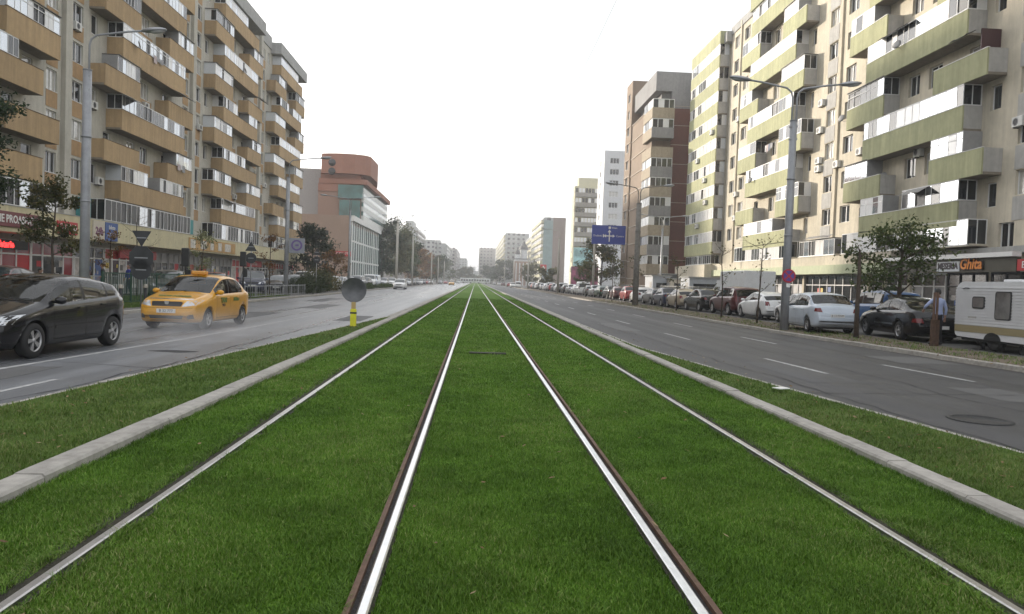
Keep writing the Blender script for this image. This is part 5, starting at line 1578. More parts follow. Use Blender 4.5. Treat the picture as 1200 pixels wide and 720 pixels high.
    for name, me in PART_ME[key]:
        o = link(name, me, parent=root)
        if me.materials and me.materials[0] is None or not me.materials:
            if not me.materials: me.materials.append(None)
            o.material_slots[0].link = 'OBJECT'; o.material_slots[0].material = bmat

UP = R(90)
# --- the black hatchback and the taxi, coming towards the camera on the left road
ZG = ZR
def add_plate_text(root, P, text, front=True):
    pl = [o for o in root.children if o.name.startswith('licence_plate')]
    return
black = make_car('hatch', HATCH, P_BLACK, 'hatchback_car', 'black hatchback driving past in the left lane at the left edge', None, 2, (-8.58, 14.75, ZG), R(-92))
taxi = make_car('sedan', SEDAN, P_TAXI, 'taxi_car', 'yellow taxi saloon with roof light driving behind the black hatchback', None, 2, (-8.36, 22.9, ZG), R(-93), cat='taxi')
# taxi lettering, roof lamp, aerial and plates
m = MB(); m.bevbox(-.12, .10, -.22, .22, 1.535, 1.655, .03); m.build('roof_light', mat('amber_lamp', (.62, .27, .02), .4, coat=.5), taxi)
m = MB(); m.tube([(.10, 0, 1.51), (.02, 0, 1.60)], .008, 6); m.build('aerial', TRIM, taxi)
GREENT = mat('green_lettering', (.10, .17, .03), .5)
def on_car(root, text, size, pos, rot, material, fit=None, **kw):
    me = text_mesh(text, size, 'lettering', depth=.003, **kw)
    if fit:
        xs = [v.co.x for v in me.vertices]; w = max(xs) - min(xs)
        if w > fit: me.transform(Matrix.Diagonal((fit / w, 1, 1, 1)))
    me.transform(Matrix.Translation(pos) @ rot); me.materials.clear(); me.materials.append(material)
    for p in me.polygons: p.material_index = 0
    return link('lettering', me, parent=root)
STAND = Matrix.Rotation(R(90), 4, 'X')
FRONT = Matrix.Rotation(R(90), 4, 'Z') @ STAND       # reads from +x
LEFT = Matrix.Rotation(R(180), 4, 'Z') @ STAND       # reads from +y
BACK = Matrix.Rotation(R(-90), 4, 'Z') @ STAND
def plate_front(root, P, txt):
    for o in root.children:
        if o.name.startswith('licence_plate'):
            c = sum((Vector(v.co) for v in o.data.vertices), Vector()) / len(o.data.vertices)
            on_car(root, txt, .105, (c.x + (.024 if c.x > 0 else -.024), 0, c.z), FRONT if c.x > 0 else BACK, DLET, fit=.46)
plate_front(taxi, SEDAN, 'B 32 777'); plate_front(black, HATCH, 'B 61 KRD')
dS = CAR_ME[('sedan', 2)]
h, _ = ray(dS, (.35, 4, .80), (0, -1, 0))
on_car(taxi, 'TAXI', .20, (.30, h.y + .012, .80), LEFT, GREENT, bold=.01)
on_car(taxi, '9421', .12, (.30, h.y + .012, .66), LEFT, DLET)
h, _ = ray(dS, (-.65, 4, .80), (0, -1, 0))
on_car(taxi, 'NORD', .15, (-.68, h.y + .012, .82), LEFT, GREENT, bold=.01)
h, _ = ray(dS, (1.55, 0, 4), (0, 0, -1)); h2, _ = ray(dS, (1.75, 0, 4), (0, 0, -1))
on_car(taxi, 'TAXI NORD', .17, (1.62, 0, (h.z + h2.z) / 2 + .012), Matrix.Rotation(math.atan2(h.z - h2.z, .2), 4, 'Y') @ Matrix.Rotation(R(90), 4, 'Z'), GREENT, bold=.01)
h, _ = ray(dS, (6, 0, .735), (-1, 0, 0))
m = MB(); m.prism([(-.07, .06), (.07, .06), (.05, -.02), (0, -.06), (-.05, -.02)], -.012, .012, 0, Matrix.Translation((h.x + .012, 0, .735)) @ Matrix.Rotation(R(90), 4, 'Z'))
m.build('badge', CHROME, taxi)
m = patch(dS, [(-.62, .845), (.62, .845), (.60, .865), (-.60, .865)], 'f', 10, 1, .008)
m.build('chrome_strip', CHROME, taxi, recalc=False)

# --- the right-hand row
logan = make_car('sedan', SEDAN, P_LIGHTBLUE, 'parked_car', 'pale silver blue saloon parked on the kerb beside the grey lamp post', 'cars parked on the right', 2, (13.75, 29.2, ZW), R(90 - 4))
plate_front(logan, SEDAN, 'B 13 PWM')
passat = make_car('limo', LIMO, P_BLACK, 'parked_car', 'black saloon with chrome side strip parked in front of the man', 'cars parked on the right', 2, (15.75, 26.2, ZW), R(90 - 6))
blue = make_car('suv', SUV, P_BLUE, 'parked_car', 'blue people carrier parked behind the pale silver blue saloon', 'cars parked on the right', 1, (18.6, 33.2, ZW), R(88))
dk = make_car('hatch', HATCH, P_BLACK, 'parked_car', 'dark hatchback half hidden between the man and the white caravan', 'cars parked on the right', 1, (17.3, 24.4, ZW), R(86))
hat = make_car('hatch', HATCH, P_WHITE, 'parked_car', 'white hatchback parked left of the lamp post with the no stopping sign', 'cars parked on the right', 1, (15.95, 40.1, ZW), R(90))
wc = make_car('hatch', HATCH, P_WHITE, 'parked_car', 'small white car peeking out behind the lamp post next to the white hatchback', 'cars parked on the right', 1, (15.9, 34.9, ZW), R(88))
sv = make_car('suv', SUV, P_MAROON, 'parked_car', 'dark maroon off roader parked ahead of the white hatchback', 'cars parked on the right', 1, (16.1, 45.3, ZW), R(92))
vn = make_car('van', VAN, P_GREY, 'parked_van', 'dark grey van parked in the second row behind the small dark cars', 'cars parked on the right', 1, (18.8, 54.0, ZW), R(90), cat='van')
row = [  # X, Y, kind, paint, label
    (15.9, 50.6, 'sedan', P_BLACK, 'black saloon parked beyond the maroon off roader'),
    (15.9, 55.6, 'hatch', P_BEIGE, 'beige hatchback parked in front of the dark grey van'),
    (15.9, 60.2, 'sedan', P_DBLUE, 'dark blue saloon parked beyond the beige hatchback'),
    (16.0, 65.0, 'hatch', P_GREY, 'grey hatchback parked beyond the dark blue saloon'),
    (16.0, 70.2, 'hatch', P_WHITE, 'white hatchback parked beside the thick concrete post'),
    (16.0, 76.0, 'sedan', P_RED, 'red saloon parked beyond the thick concrete post'),
    (16.0, 81.4, 'hatch', P_MAROON, 'maroon hatchback parked ahead of the red saloon'),
    (16.0, 86.6, 'sedan', P_BLACK, 'black saloon parked under the thin street trees near the blue road sign'),
    (16.0, 92.0, 'hatch', P_GREEN, 'dark green hatchback parked near the blue road sign'),
    (16.0, 97.4, 'sedan', P_SILVER, 'silver saloon parked right of the blue sign post'),
    (16.0, 103, 'hatch', P_GREY, 'dark grey hatchback parked right of the blue sign post'),
    (16.0, 109, 'van', P_WHITE, 'white van parked by the foot of the blue sign post')]
SPEC = dict(hatch=HATCH, sedan=SEDAN, suv=SUV, van=VAN, limo=LIMO)
for x, y, k, pm, lab in row:
    make_car(k, SPEC[k], pm, 'parked_van' if k == 'van' else 'parked_car', lab, 'cars parked on the right', 1 if y < 70 else 0, (x + random.uniform(-.15, .15), y, ZW), R(90 + random.uniform(-4, 4)), cat='van' if k == 'van' else 'car')
pal = [(P_WHITE, 'white'), (P_SILVER, 'silver'), (P_BLACK, 'black'), (P_GREY, 'grey'), (P_WHITE, 'white'), (P_DBLUE, 'dark blue'), (P_RED, 'red'), (P_SILVER, 'silver')]
cnt = 0
y = 115.0
while y < 215:
    pm, cn = pal[cnt % len(pal)]; k = ('hatch', 'sedan', 'hatch', 'suv')[cnt % 4]
    make_car(k, SPEC[k], pm, 'parked_car', 'small distant %s parked car in the far right kerbside row' % cn, 'distant cars parked on the right', 0, (15.9 + random.uniform(-.2, .2), y, ZW), R(90 + random.uniform(-3, 3)))
    y += 6.2; cnt += 1
for x, y, pm, cn, k in ((13.3, 232, P_WHITE, 'white', 'van'), (11.4, 226, P_WHITE, 'white', 'sedan'), (12.0, 262, P_RED, 'red', 'hatch'), (11.2, 300, P_MAROON, 'maroon', 'sedan'), (11, 345, P_SILVER, 'silver', 'sedan'), (10.2, 398, P_WHITE, 'white', 'hatch')):
    make_car(k, SPEC[k], pm, 'distant_car', 'tiny %s vehicle standing at the far right kerb before the church' % cn, 'distant cars parked on the right', 0, (x, y, ZR), R(90))
# --- left road traffic and parked rows
make_car('sedan', SEDAN, P_WHITE, 'distant_car', 'white saloon driving towards the camera right of the round sign', None, 1, (-11.3, 112, ZR), R(-90))
make_car('hatch', HATCH, P_TAXI, 'distant_car', 'small yellow car with white front far down the left road', None, 0, (-7.6, 236, ZR), R(-90))
make_car('van', VAN, P_WHITE, 'distant_van', 'distant white van on the left road near the vanishing point', None, 0, (-9.2, 395, ZR), R(-90), cat='van')
make_car('van', VAN, P_LIGHTBLUE, 'distant_van', 'distant pale blue van beside the white van on the left road', None, 0, (-13.2, 405, ZR), R(-90), cat='van')
make_car('sedan', SEDAN, P_RED, 'distant_car', 'small dark red car at the left kerb under the far trees', None, 0, (-12.0, 300, ZR), R(-90))
make_car('hatch', HATCH, P_GREY, 'distant_car', 'small grey car at the left kerb under the far trees', None, 0, (-13.4, 280, ZR), R(-90))
make_car('hatch', HATCH, P_MAROON, 'parked_car', 'maroon hatchback parked behind the black hatchback by the shops', 'cars parked on the left', 1, (-17.6, 28.0, ZW), R(-80))
make_car('sedan', SEDAN, P_GREY, 'parked_car', 'dark saloon hidden behind the green fence next to the taxi', 'cars parked on the left', 1, (-17.6, 43.5, ZW), R(-75))
make_car('hatch', HATCH, P_RED, 'parked_car', 'red hatchback parked just behind the taxi roof', 'cars parked on the left', 1, (-19.3, 56, ZW), R(-70))
make_car('suv', SUV, P_DBLUE, 'parked_car', 'dark blue car with pale windscreen parked nearest behind the taxi', 'cars parked on the left', 1, (-16.4, 55.5, ZW), R(-75))
make_car('hatch', HATCH, P_BLACK, 'parked_car', 'black hatchback parked between the dark blue car and the hedge', 'cars parked on the left', 1, (-16.7, 63.0, ZW), R(-75))
make_car('sedan', SEDAN, P_DBLUE, 'parked_car', 'blue saloon with bright windscreen parked against the hedge', 'cars parked on the left', 1, (-17.2, 70.5, ZW), R(-75))
lrow = [(-16.2, 78, 'hatch', P_RED, 'red hatchback parked left of the round sign'), (-19.2, 83, 'sedan', P_WHITE, 'white saloon parked behind the red hatchback'),
        (-16.6, 86, 'sedan', P_WHITE, 'white saloon parked left of the round sign back'), (-16.8, 92, 'hatch', P_SILVER, 'silver hatchback parked behind the round sign'),
        (-20.0, 88, 'van', P_WHITE, 'white van with blue windscreen standing above the parked cars'),
        (-16.6, 98, 'hatch', P_WHITE, 'white hatchback parked behind the top of the round sign'), (-16.6, 104, 'suv', P_SILVER, 'silver estate parked right of the round sign'),
        (-16.4, 110, 'sedan', P_BLACK, 'black saloon parked by the teal glass office front'), (-16.6, 117, 'van', P_WHITE, 'white van parked by the teal glass office front'),
        (-17.0, 124, 'van', P_LIGHTBLUE, 'pale blue van parked next to the white van'), (-16.2, 131, 'sedan', P_SILVER, 'silver saloon parked past the pale blue van'),
        (-15.6, 139, 'sedan', P_WHITE, 'white saloon parked behind the driving white saloon'), (-15.6, 147, 'hatch', P_WHITE, 'small white hatchback parked under the tall trees'), (-15.4, 156, 'sedan', P_GREY, 'small grey saloon parked under the tall trees')]
for x, y, k, pm, lab in lrow:
    make_car(k, SPEC[k], pm, 'parked_van' if k == 'van' else 'parked_car', lab, 'cars parked on the left', 0 if y > 95 else 1, (x, y, ZW), R(-90 + random.uniform(-8, 8)), cat='van' if k == 'van' else 'car')
y = 166
while y < 262:
    pm, cn = pal[cnt % len(pal)]
    make_car('sedan', SEDAN, pm, 'parked_car', 'small distant %s parked car in the far left kerbside row' % cn, 'distant cars parked on the left', 0, (-15.2, y, ZW), R(-90)); y += 12; cnt += 1
# white tram-like bus closing the view at the crossing
bus = empty('white_bus', (1.5, 455, ZR), 0, 'distant white articulated bus crossing the avenue at the vanishing point', 'bus')
m = MB(); m.bevbox(-9.5, -1, 453.5, 456, .3, 3.1, .2); m.bevbox(-.6, 9, 453.5, 456, .3, 3.1, .2); m.box(-1, -.6, 453.8, 455.7, .5, 2.9); m.build('body', P_WHITE, bus, world=True)
m = MB(); 
for a in np.arange(-9, 8.5, 1.6): m.box(a, a + 1.2, 453.4, 453.49, 1.3, 2.4)
m.build('window', CARGLASS, bus, world=True)
for x in (-7.5, -3, 2, 6.5):
    m = MB(); m.lathe([(.48, -.15), (.48, .15), (0, .15)], 14, 0, Matrix.Translation((x, 453.6, .28)) @ Matrix.Rotation(R(90), 4, 'X')); m.build('wheel', RUBBER, bus, world=True)

# --- white box truck and grey kiosks in the right-hand parking
bt = empty('box_truck', (19.6, 53, ZW), 0, 'white box truck standing behind the white hatchback and maroon off roader', 'truck')
m = MB(); m.bevbox(17.9, 20.0, 48.5, 53.5, .75, 2.75, .04); m.build('cargo_box', P_WHITE, bt, world=True)
m = MB(); m.prism([(0, .3), (1.9, .3), (1.9, 1.1), (1.25, 1.35), (.8, 2.1), (0, 2.1)], 17.95, 19.95, 0, Matrix.Translation((0, 53.56, 0)) @ Matrix(((0, 1, 0, 0), (1, 0, 0, 0), (0, 0, 1, 0), (0, 0, 0, 1)))); m.build('cab', P_WHITE, bt, world=True)
m = MB(); m.box(18.0, 19.9, 48.6, 55.0, .35, .74); m.build('chassis', DARKM, bt, world=True)
for y in (49.6, 54.4):
    for x in (18.1, 19.8):
        m = MB(); m.lathe([(.36, -.12), (.36, .12), (.2, .13), (0, .1)], 16, 0, Matrix.Translation((x, y, .26)) @ Matrix.Rotation(R(90), 4, 'Y')); m.build('wheel', RUBBER, bt, world=True)

# --- the caravan
cv = empty('caravan', (16.2, 20.9, ZW), R(0), 'white ribbed caravan with an ochre stripe parked at the right edge', 'caravan')
CAR = mat('caravan_shell', (0.66, 0.67, 0.69), .45, var=.05, coat=.2)
CARS = mat('caravan_stripe', (0.29, 0.245, 0.14), .5)
Mc = Matrix.Translation((14.95, 22.35, ZW)) @ Matrix.Rotation(R(-90 + 2), 4, 'Z')    # local x runs towards the camera, local -y faces the road
Lc, Hc = 3.1, 2.02
def cprof(inset=0):
    pts = []
    def arc(cx_, cz_, r, a0, a1, n=7):
        for k in range(n):
            t = R(a0 + (a1 - a0) * k / (n - 1)); pts.append((cx_ + r * math.cos(t), cz_ + r * math.sin(t)))
    arc(.34, Hc - .32, .32, 180, 90); arc(Lc - .22, Hc - .2, .2, 90, 0)
    arc(Lc - .12, .40, .10, 0, -90, 4); arc(.2, .50, .16, 270, 180, 5)
    return pts
m = MB()
pr = cprof(); m.prism(pr, 0, 1.95, 0, Mc); m.build('shell', CAR, cv, world=True)
m = MB()       # horizontal ribs of the aluminium skin
for z in np.arange(.72, Hc - .18, .085):
    x0 = .03 if z < Hc - .35 else .03 + .3 * (1 - math.sqrt(max(0, 1 - ((z - (Hc - .32)) / .33) ** 2)))
    m.prism([(x0, z), (Lc - .03, z), (Lc - .03, z + .03), (x0, z + .03)], -.02, -.002, 0, Mc)
m.prism([(Lc - .02, .5), (Lc + .02, .5), (Lc + .02, Hc - .2), (Lc - .02, Hc - .2)], -.02, .02, 0, Mc)
m.build('ribbed_skin', CAR, cv, world=True)
m = MB(); m.prism([(.05, .50), (Lc - .01, .50), (Lc - .01, .70), (.05, .70)], -.016, -.003, 0, Mc); m.build('stripe', CARS, cv, world=True)
def cwin(x, z, w, h, light):
    fr = MB(); gl = MB()
    def rr(x0, z0, x1, z1, r):
        p = []
        for (cx_, cz_, a) in ((x1 - r, z1 - r, 0), (x0 + r, z1 - r, 90), (x0 + r, z0 + r, 180), (x1 - r, z0 + r, 270)):
            for k in range(5): p.append((cx_ + r * math.cos(R(a + k * 22.5)), cz_ + r * math.sin(R(a + k * 22.5))))
        return p
    fr.prism(rr(x, z, x + w, z + h, .08), -.03, -.004, 0, Mc); o = fr.build('window', DARKM, cv, world=True)
    gl.prism(rr(x + .035, z + .035, x + w - .035, z + h - .035, .06), -.036, -.031, 0, Mc); q = gl.build('pane', light, None); q.parent = o
CURT = mat('caravan_pane', (.16, .155, .15), .12, 0, .8, var=.5, vscale=1.5, coat=1)
cwin(.78, 1.22, .52, .36, CURT); cwin(1.72, .92, .62, .82, CURT)
m = MB(); m.prism([(.62, .90), (.96, .90), (.96, 1.0), (.62, 1.0)], -.015, -.003, 0, Mc); m.build('vent', SIDEG, cv, world=True)
for dy in (.02, 1.72):
    m = MB(); m.lathe([(.2, -.09), (.30, -.08), (.30, .08), (.2, .09), (0, .05)], 18, 0, Mc @ Matrix.Translation((1.66, dy + .12, .30)) @ Matrix.Rotation(R(90), 4, 'X')); m.build('wheel', RUBBER, cv, world=True)
m = MB(); m.prism([(1.66 + .33 * math.cos(R(a)), .30 + .24 * math.sin(R(a))) for a in range(0, 181, 15)], -.022, .3, 0, Mc); m.box(.3, Lc - .2, .05, 1.9, .24, .33, 0, Mc); m.box(-1.1, .3, .9, 1.0, .28, .36, 0, Mc); m.build('chassis', DARKM, cv, world=True)
for x in (.9, 2.45):
    m = MB(); m.box(x, x + .1, .2, .3, .0, .26, 0, Mc); m.build('corner_steady', DARKM, cv, world=True)
m = MB(); m.bevbox(1.2, 1.9, .6, 1.2, Hc - .005, Hc + .09, .03, 0, Mc); m.build('roof_hatch', CAR, cv, world=True)
m = MB(); m.tube([Mc @ Vector(p) for p in ((.35, -.02, Hc - .22), (.5, -.05, Hc - .19), (.62, -.02, Hc - .2))], .012, 6); m.build('grab_handle', DARKM, cv, world=True)
# ------------------------------------------------------------------ vegetation
BARK = mat('bark', (0.07, 0.052, 0.038), .9, var=.3, vscale=12, bump=.8, bscale=40)
BARKG = mat('grey_bark', (0.11, 0.10, 0.085), .9, var=.3, vscale=12, bump=.6, bscale=40)
def leafm(name, c, c2):
    m = bpy.data.materials.new(name); m.use_nodes = True
    nt = m.node_tree; N = nt.nodes; L = nt.links; b = N['Principled BSDF']; b.inputs['Roughness'].default_value = .6; b.inputs['Specular IOR Level'].default_value = .25
    at_ = N.new('ShaderNodeAttribute'); at_.attribute_name = 'hue'
    cr = N.new('ShaderNodeValToRGB'); e = cr.color_ramp.elements
    e[0].color = (*[v * .55 for v in c], 1); e[1].color = (*c2, 1); k = e.new(.5); k.color = (*c, 1)
    L.new(at_.outputs['Fac'], cr.inputs['Fac']); L.new(cr.outputs['Color'], b.inputs['Base Color'])
    tr = N.new('ShaderNodeBsdfTranslucent'); L.new(cr.outputs['Color'], tr.inputs['Color'])
    ms = N.new('ShaderNodeMixShader'); ms.inputs['Fac'].default_value = .3
    L.new(b.outputs[0], ms.inputs[1]); L.new(tr.outputs[0], ms.inputs[2]); L.new(ms.outputs[0], N['Material Output'].inputs['Surface'])
    return m
LF_DARK = leafm('dark_leaves', (0.030, 0.055, 0.022), (0.075, 0.10, 0.04))
LF_MID = leafm('green_leaves', (0.055, 0.085, 0.022), (0.14, 0.15, 0.05))
LF_OLIVE = leafm('olive_leaves', (0.07, 0.08, 0.028), (0.19, 0.15, 0.05))
LF_AUT = leafm('autumn_leaves', (0.17, 0.085, 0.03), (0.30, 0.17, 0.05))
LF_CON = leafm('conifer_needles', (0.020, 0.036, 0.018), (0.045, 0.06, 0.03))
LF_HEDGE = leafm('hedge_leaves', (0.040, 0.060, 0.022), (0.09, 0.10, 0.045))
def leaf_mesh(name, centers, size, material, aspect=.55, hue_c=None, flat=.3):
    n = len(centers); P = np.asarray(centers, float)
    u = rng.normal(size=(n, 3)); u /= np.linalg.norm(u, axis=1)[:, None]
    nn = rng.normal(size=(n, 3)); nn[:, 2] += flat * 2; nn /= np.linalg.norm(nn, axis=1)[:, None]
    u -= nn * (u * nn).sum(1)[:, None]; u /= np.linalg.norm(u, axis=1)[:, None]
    v = np.cross(nn, u); s = size * rng.uniform(.55, 1.25, n)
    a = u * s[:, None]; b = v * (s * aspect)[:, None]
    vs = np.stack([P - a, P + b * .9 - a * .1, P + a, P - b * .9 + a * .1], 1).reshape(-1, 3)
    me = bpy.data.meshes.new(name); me.vertices.add(4 * n); me.vertices.foreach_set('co', vs.astype(np.float32).reshape(-1))
    me.loops.add(4 * n); me.loops.foreach_set('vertex_index', np.arange(4 * n, dtype=np.int32))
    me.polygons.add(n); me.polygons.foreach_set('loop_start', np.arange(0, 4 * n, 4, dtype=np.int32)); me.polygons.foreach_set('loop_total', np.full(n, 4, np.int32))
    at_ = me.attributes.new('hue', 'FLOAT', 'POINT')
    h = rng.beta(2, 2, n) if hue_c is None else np.clip(hue_c + rng.normal(0, .16, n), 0, 1)
    at_.data.foreach_set('value', np.repeat(h, 4).astype(np.float32))
    me.materials.append(material); me.update(calc_edges=True); me.validate(); return me
def tree(name, label, loc, H, trunk_h, crown_r, leaves, lsize, material, trunk_r=.09, bark=BARK, group=None, limbs=7, seed=1, lean=0, crown_z=None, sub=4, sparse=.0, cat='tree', crown='round', stake=False):
    rs = random.Random(seed); root = empty(name, loc, rs.uniform(0, 6), label, cat, group)
    t = MB(); top = Vector((lean * H, 0, H * .82))
    path = [Vector((0, 0, -.05)), Vector((lean * trunk_h * .5 + rs.uniform(-.03, .03), rs.uniform(-.03, .03), trunk_h * .5)), Vector((lean * trunk_h, 0, trunk_h)), Vector((lean * H * .8 + rs.uniform(-.1, .1) * crown_r, rs.uniform(-.1, .1) * crown_r, (trunk_h + H) * .55)), top]
    t.tube(path, [trunk_r * 1.25, trunk_r, trunk_r * .85, trunk_r * .5, trunk_r * .12], 9)
    t.build('trunk', bark, root)
    tips = []; bm_ = MB()
    def pt(f):
        s_ = f * 4; i = min(3, int(s_)); return path[i].lerp(path[i + 1], s_ - i)
    for k in range(limbs):
        f = .42 + .5 * k / max(1, limbs - 1)
        a = k * 2.4 + rs.uniform(-.4, .4)
        p0 = pt(f); 
        if crown == 'cone':
            ln = crown_r * (1.08 - f) * 1.7; up = rs.uniform(-.1, .15)
        else:
            ln = crown_r * rs.uniform(.65, 1.05) * (1.1 - abs(f - .6) * .9); up = rs.uniform(.25, .9)
        d = Vector((math.cos(a), math.sin(a), up)).normalized()
        p1 = p0 + d * ln * .5; p2 = p0 + d * ln + Vector((0, 0, rs.uniform(-.1, .15) * crown_r))
        bm_.tube([p0, p1, p2], [trunk_r * .42, trunk_r * .26, trunk_r * .07], 6)
        tips += [(p1, .5), (p2, 1)]
        for j in range(sub):
            q0 = p0.lerp(p2, rs.uniform(.25, .9))
            d2 = (d + Vector((rs.uniform(-1, 1), rs.uniform(-1, 1), rs.uniform(-.3, .9))) * .9).normalized()
            q1 = q0 + d2 * ln * rs.uniform(.3, .6)
            bm_.tube([q0, q0.lerp(q1, .5) + Vector((0, 0, .02)), q1], [trunk_r * .16, trunk_r * .1, trunk_r * .04], 5)
            tips.append((q1, .9)); tips.append((q0.lerp(q1, .5), .6))
    tips.append((top, .8))
    bm_.build('branch', bark, root)
    C_ = []; Hh = []
    per = max(1, int(leaves / len(tips)))
    for (p, w) in tips:
        if rs.random() < sparse: continue
        r = crown_r * rs.uniform(.16, .36) * (.7 + .5 * w); n = int(per * rs.uniform(.5, 1.6)); hc = rs.uniform(.25, .75)
        g = rng.normal(size=(n, 3)); g /= np.linalg.norm(g, axis=1)[:, None] + 1e-9
        g *= (rng.uniform(0, 1, n) ** .45)[:, None] * r * np.array([1.15, 1.15, .75])
        C_.append(g + np.array(p)); Hh.append(np.full(n, hc))
    if C_:
        me = leaf_mesh('crown', np.concatenate(C_), lsize, material, hue_c=np.concatenate(Hh))
        link('crown', me, parent=root)
    return root
# --- left side
tree('leafy_tree', 'dark green tree at the left edge covering the lower balconies', (-20.8, 31.2, ZW), 8.6, 4.2, 2.0, 6500, .10, LF_DARK, .13, seed=3, limbs=11, sub=5)
tree('young_tree', 'young tree with greenish rust leaves in front of the red shopfront', (-18.6, 33.5, ZW), 5.3, 2.4, 1.3, 3200, .095, LF_OLIVE, .06, seed=8, limbs=9, sub=4)
tree('young_tree', 'small rust leaved sapling beside the left lamp post', (-17.8, 37.0, ZW), 3.4, 1.8, .7, 420, .07, LF_AUT, .035, seed=9, limbs=6, sub=3)
tree('young_tree', 'small pale leaved tree just above the taxi roof', (-16.2, 44.6, ZW), 3.9, 1.6, .95, 900, .07, leafm('pale_leaves', (.20, .22, .10), (.42, .42, .26)), .045, seed=12, limbs=8)
tree('young_tree', 'thin street tree with sparse rust leaves before the far ochre corner', (-15.6, 57.0, ZW), 5.0, 1.8, .9, 520, .09, LF_AUT, .05, seed=15, limbs=7)
tree('bare_sapling', 'bare sapling with fine twigs in front of the red fascia sign', (-18.2, 40.8, ZW), 5.2, 2.0, 1.4, 60, .06, LF_OLIVE, .035, seed=18, limbs=9, sub=4, sparse=.5)
tree('conifer_tree', 'dark conifer between the ochre block and the pink office', (-23.6, 108, ZW), 10.6, 1.2, 3.6, 5200, .22, LF_CON, .16, seed=21, limbs=26, sub=3, crown='cone')
tree('young_tree', 'small rust and green tree in front of the pink office wall', (-18.4, 98, ZW), 4.9, 1.6, 1.7, 1100, .15, LF_AUT, .08, seed=24, limbs=9)
gl = [(-24.0, 190, 17.5, 5.6, LF_DARK, 'tall dark tree directly beyond the teal glass office front'), (-21.0, 198, 14.0, 5.0, LF_OLIVE, 'olive green tree standing in front of the tall dark tree'), (-22.5, 212, 16.5, 5.6, LF_MID, 'broad green tree behind the first pale lamp post on the left'),
      (-20.5, 226, 13, 4.6, LF_DARK, 'dark lower tree right of the broad green tree'), (-20.8, 246, 12.5, 4.4, LF_AUT, 'rust coloured tree left of the pale grey tower block'), (-19.2, 266, 10, 3.8, LF_AUT, 'smaller rust coloured tree below the pale grey tower'),
      (-18, 300, 11, 4.4, LF_OLIVE, 'distant olive tree below the stepped block'), (-17.5, 335, 12.5, 5.0, LF_DARK, 'distant dark tree below the stepped block'), (-16.5, 390, 12, 5.5, LF_MID, 'far hazy tree in front of the hazy long block')]
for k, (x, y, h, r, mt, lab) in enumerate(gl):
    tree('street_tree', lab, (x, y, ZW), h, h * .18, r, 4200 if y < 250 else 2200, .34 if y < 250 else .5, mt, .2, group='trees on the far left side', seed=40 + k, limbs=13, sub=4)
# hedge and bushes on the left strip
def bush(name, label, pts, n, lsize, material, cat='bush'):
    C_ = []; Hh = []
    for (x, y, z, rx, ry, rz, f) in pts:
        k = int(n * f); g = rng.normal(size=(k, 3)); g /= np.linalg.norm(g, axis=1)[:, None]
        rad = rng.uniform(.35, 1.08, k) ** .5
        ang = np.arctan2(g[:, 1], g[:, 0]); rad *= 1 + .14 * np.sin(ang * 5 + x) + .1 * np.sin(g[:, 2] * 7 + y)
        g *= rad[:, None] * np.array([rx, ry, rz]); g += np.array([x, y, z]); C_.append(g[g[:, 2] > ZW]); Hh.append(np.full((g[:, 2] > ZW).sum(), random.uniform(.3, .7)))
    P = np.concatenate(C_); c = np.array([pts[0][0], pts[0][1], ZW])
    me = leaf_mesh(name, P - c, lsize, material, hue_c=np.concatenate(Hh))
    o = link(name, me, tuple(c)); tag(o, label, cat); return o
bush('hedge_bush', 'rounded dark hedge beside the blue saloon on the left kerb', [(-14.4, 62, .45, 1.4, 3.0, .8, .5), (-14.2, 66, .6, 1.3, 3, .95, .5)], 5200, .09, LF_HEDGE)
bush('hedge_bush', 'taller feathery hedge behind the rounded hedge by the parked cars', [(-15.2, 72, .9, 1.4, 3.0, 1.2, .6), (-14.8, 76, .6, 1.2, 3.2, .9, .4)], 4600, .10, LF_OLIVE)
bush('low_shrub', 'low strip of green shrubs along the left kerb past the round sign', [(-14.2, 96, .15, .6, 9, .45, .5), (-14.3, 118, .15, .6, 10, .45, .5)], 3600, .12, LF_MID)
m = blades('grass', [(lambda y: -19.0, lambda y: -13.4)], BL2, 26000, 52, .06, .16, ZW, .7)
tag(m, 'grass patch behind the two black bollards on the left pavement', 'grass patch')
strip('lawn_by_shops', lambda y: -19.4, lambda y: -13.6, ZW + .006, VERGE, ys=[22, 26, 32, 40, 50])
# --- right side
tree('leafy_tree', 'leafy street tree spreading over the black saloon on the right', (17.4, 29.6, ZW), 4.25, 1.7, 1.95, 2800, .095, LF_MID, .10, seed=61, limbs=12, sub=5)
tree('tree_trunk', 'thin dark tree trunk with few leaves right behind the pale blue saloon', (13.35, 25.2, ZW), 3.3, 2.2, .4, 70, .06, LF_OLIVE, .075, seed=62, limbs=4, sub=2)
bush('planter_bush', 'round green shrub by the yellow wall behind the blue people carrier', [(19.6, 34.0, 1.3, .6, .6, .55, .6), (19.6, 34.0, .6, .28, .28, .7, .4)], 1500, .07, LF_DARK)
sap = [(13.3, 34.2, 4.6, 'thin leaning sapling beside the white hatchback'), (13.4, 39.6, 4.4, 'bare sapling in front of the maroon off roader'), (13.5, 49.0, 4.0, 'bare sapling in front of the beige hatchback'),
       (13.6, 62.5, 4.6, 'slender bare tree left of the grey container'), (13.6, 73.0, 4.8, 'slender sapling by the foot of the concrete post'), (13.8, 92.0, 5.0, 'young tree with thin leaves just right of the blue sign')]
for k, (x, y, h, lab) in enumerate(sap):
    tree('bare_sapling', lab, (x, y, ZW), h, 1.7, 1.0, 130 + k * 40, .07 + k * .01, LF_OLIVE, .04, BARK, 'saplings on the right soil strip', 7, 70 + k, sub=3, sparse=.35, lean=.04 if k == 0 else 0)
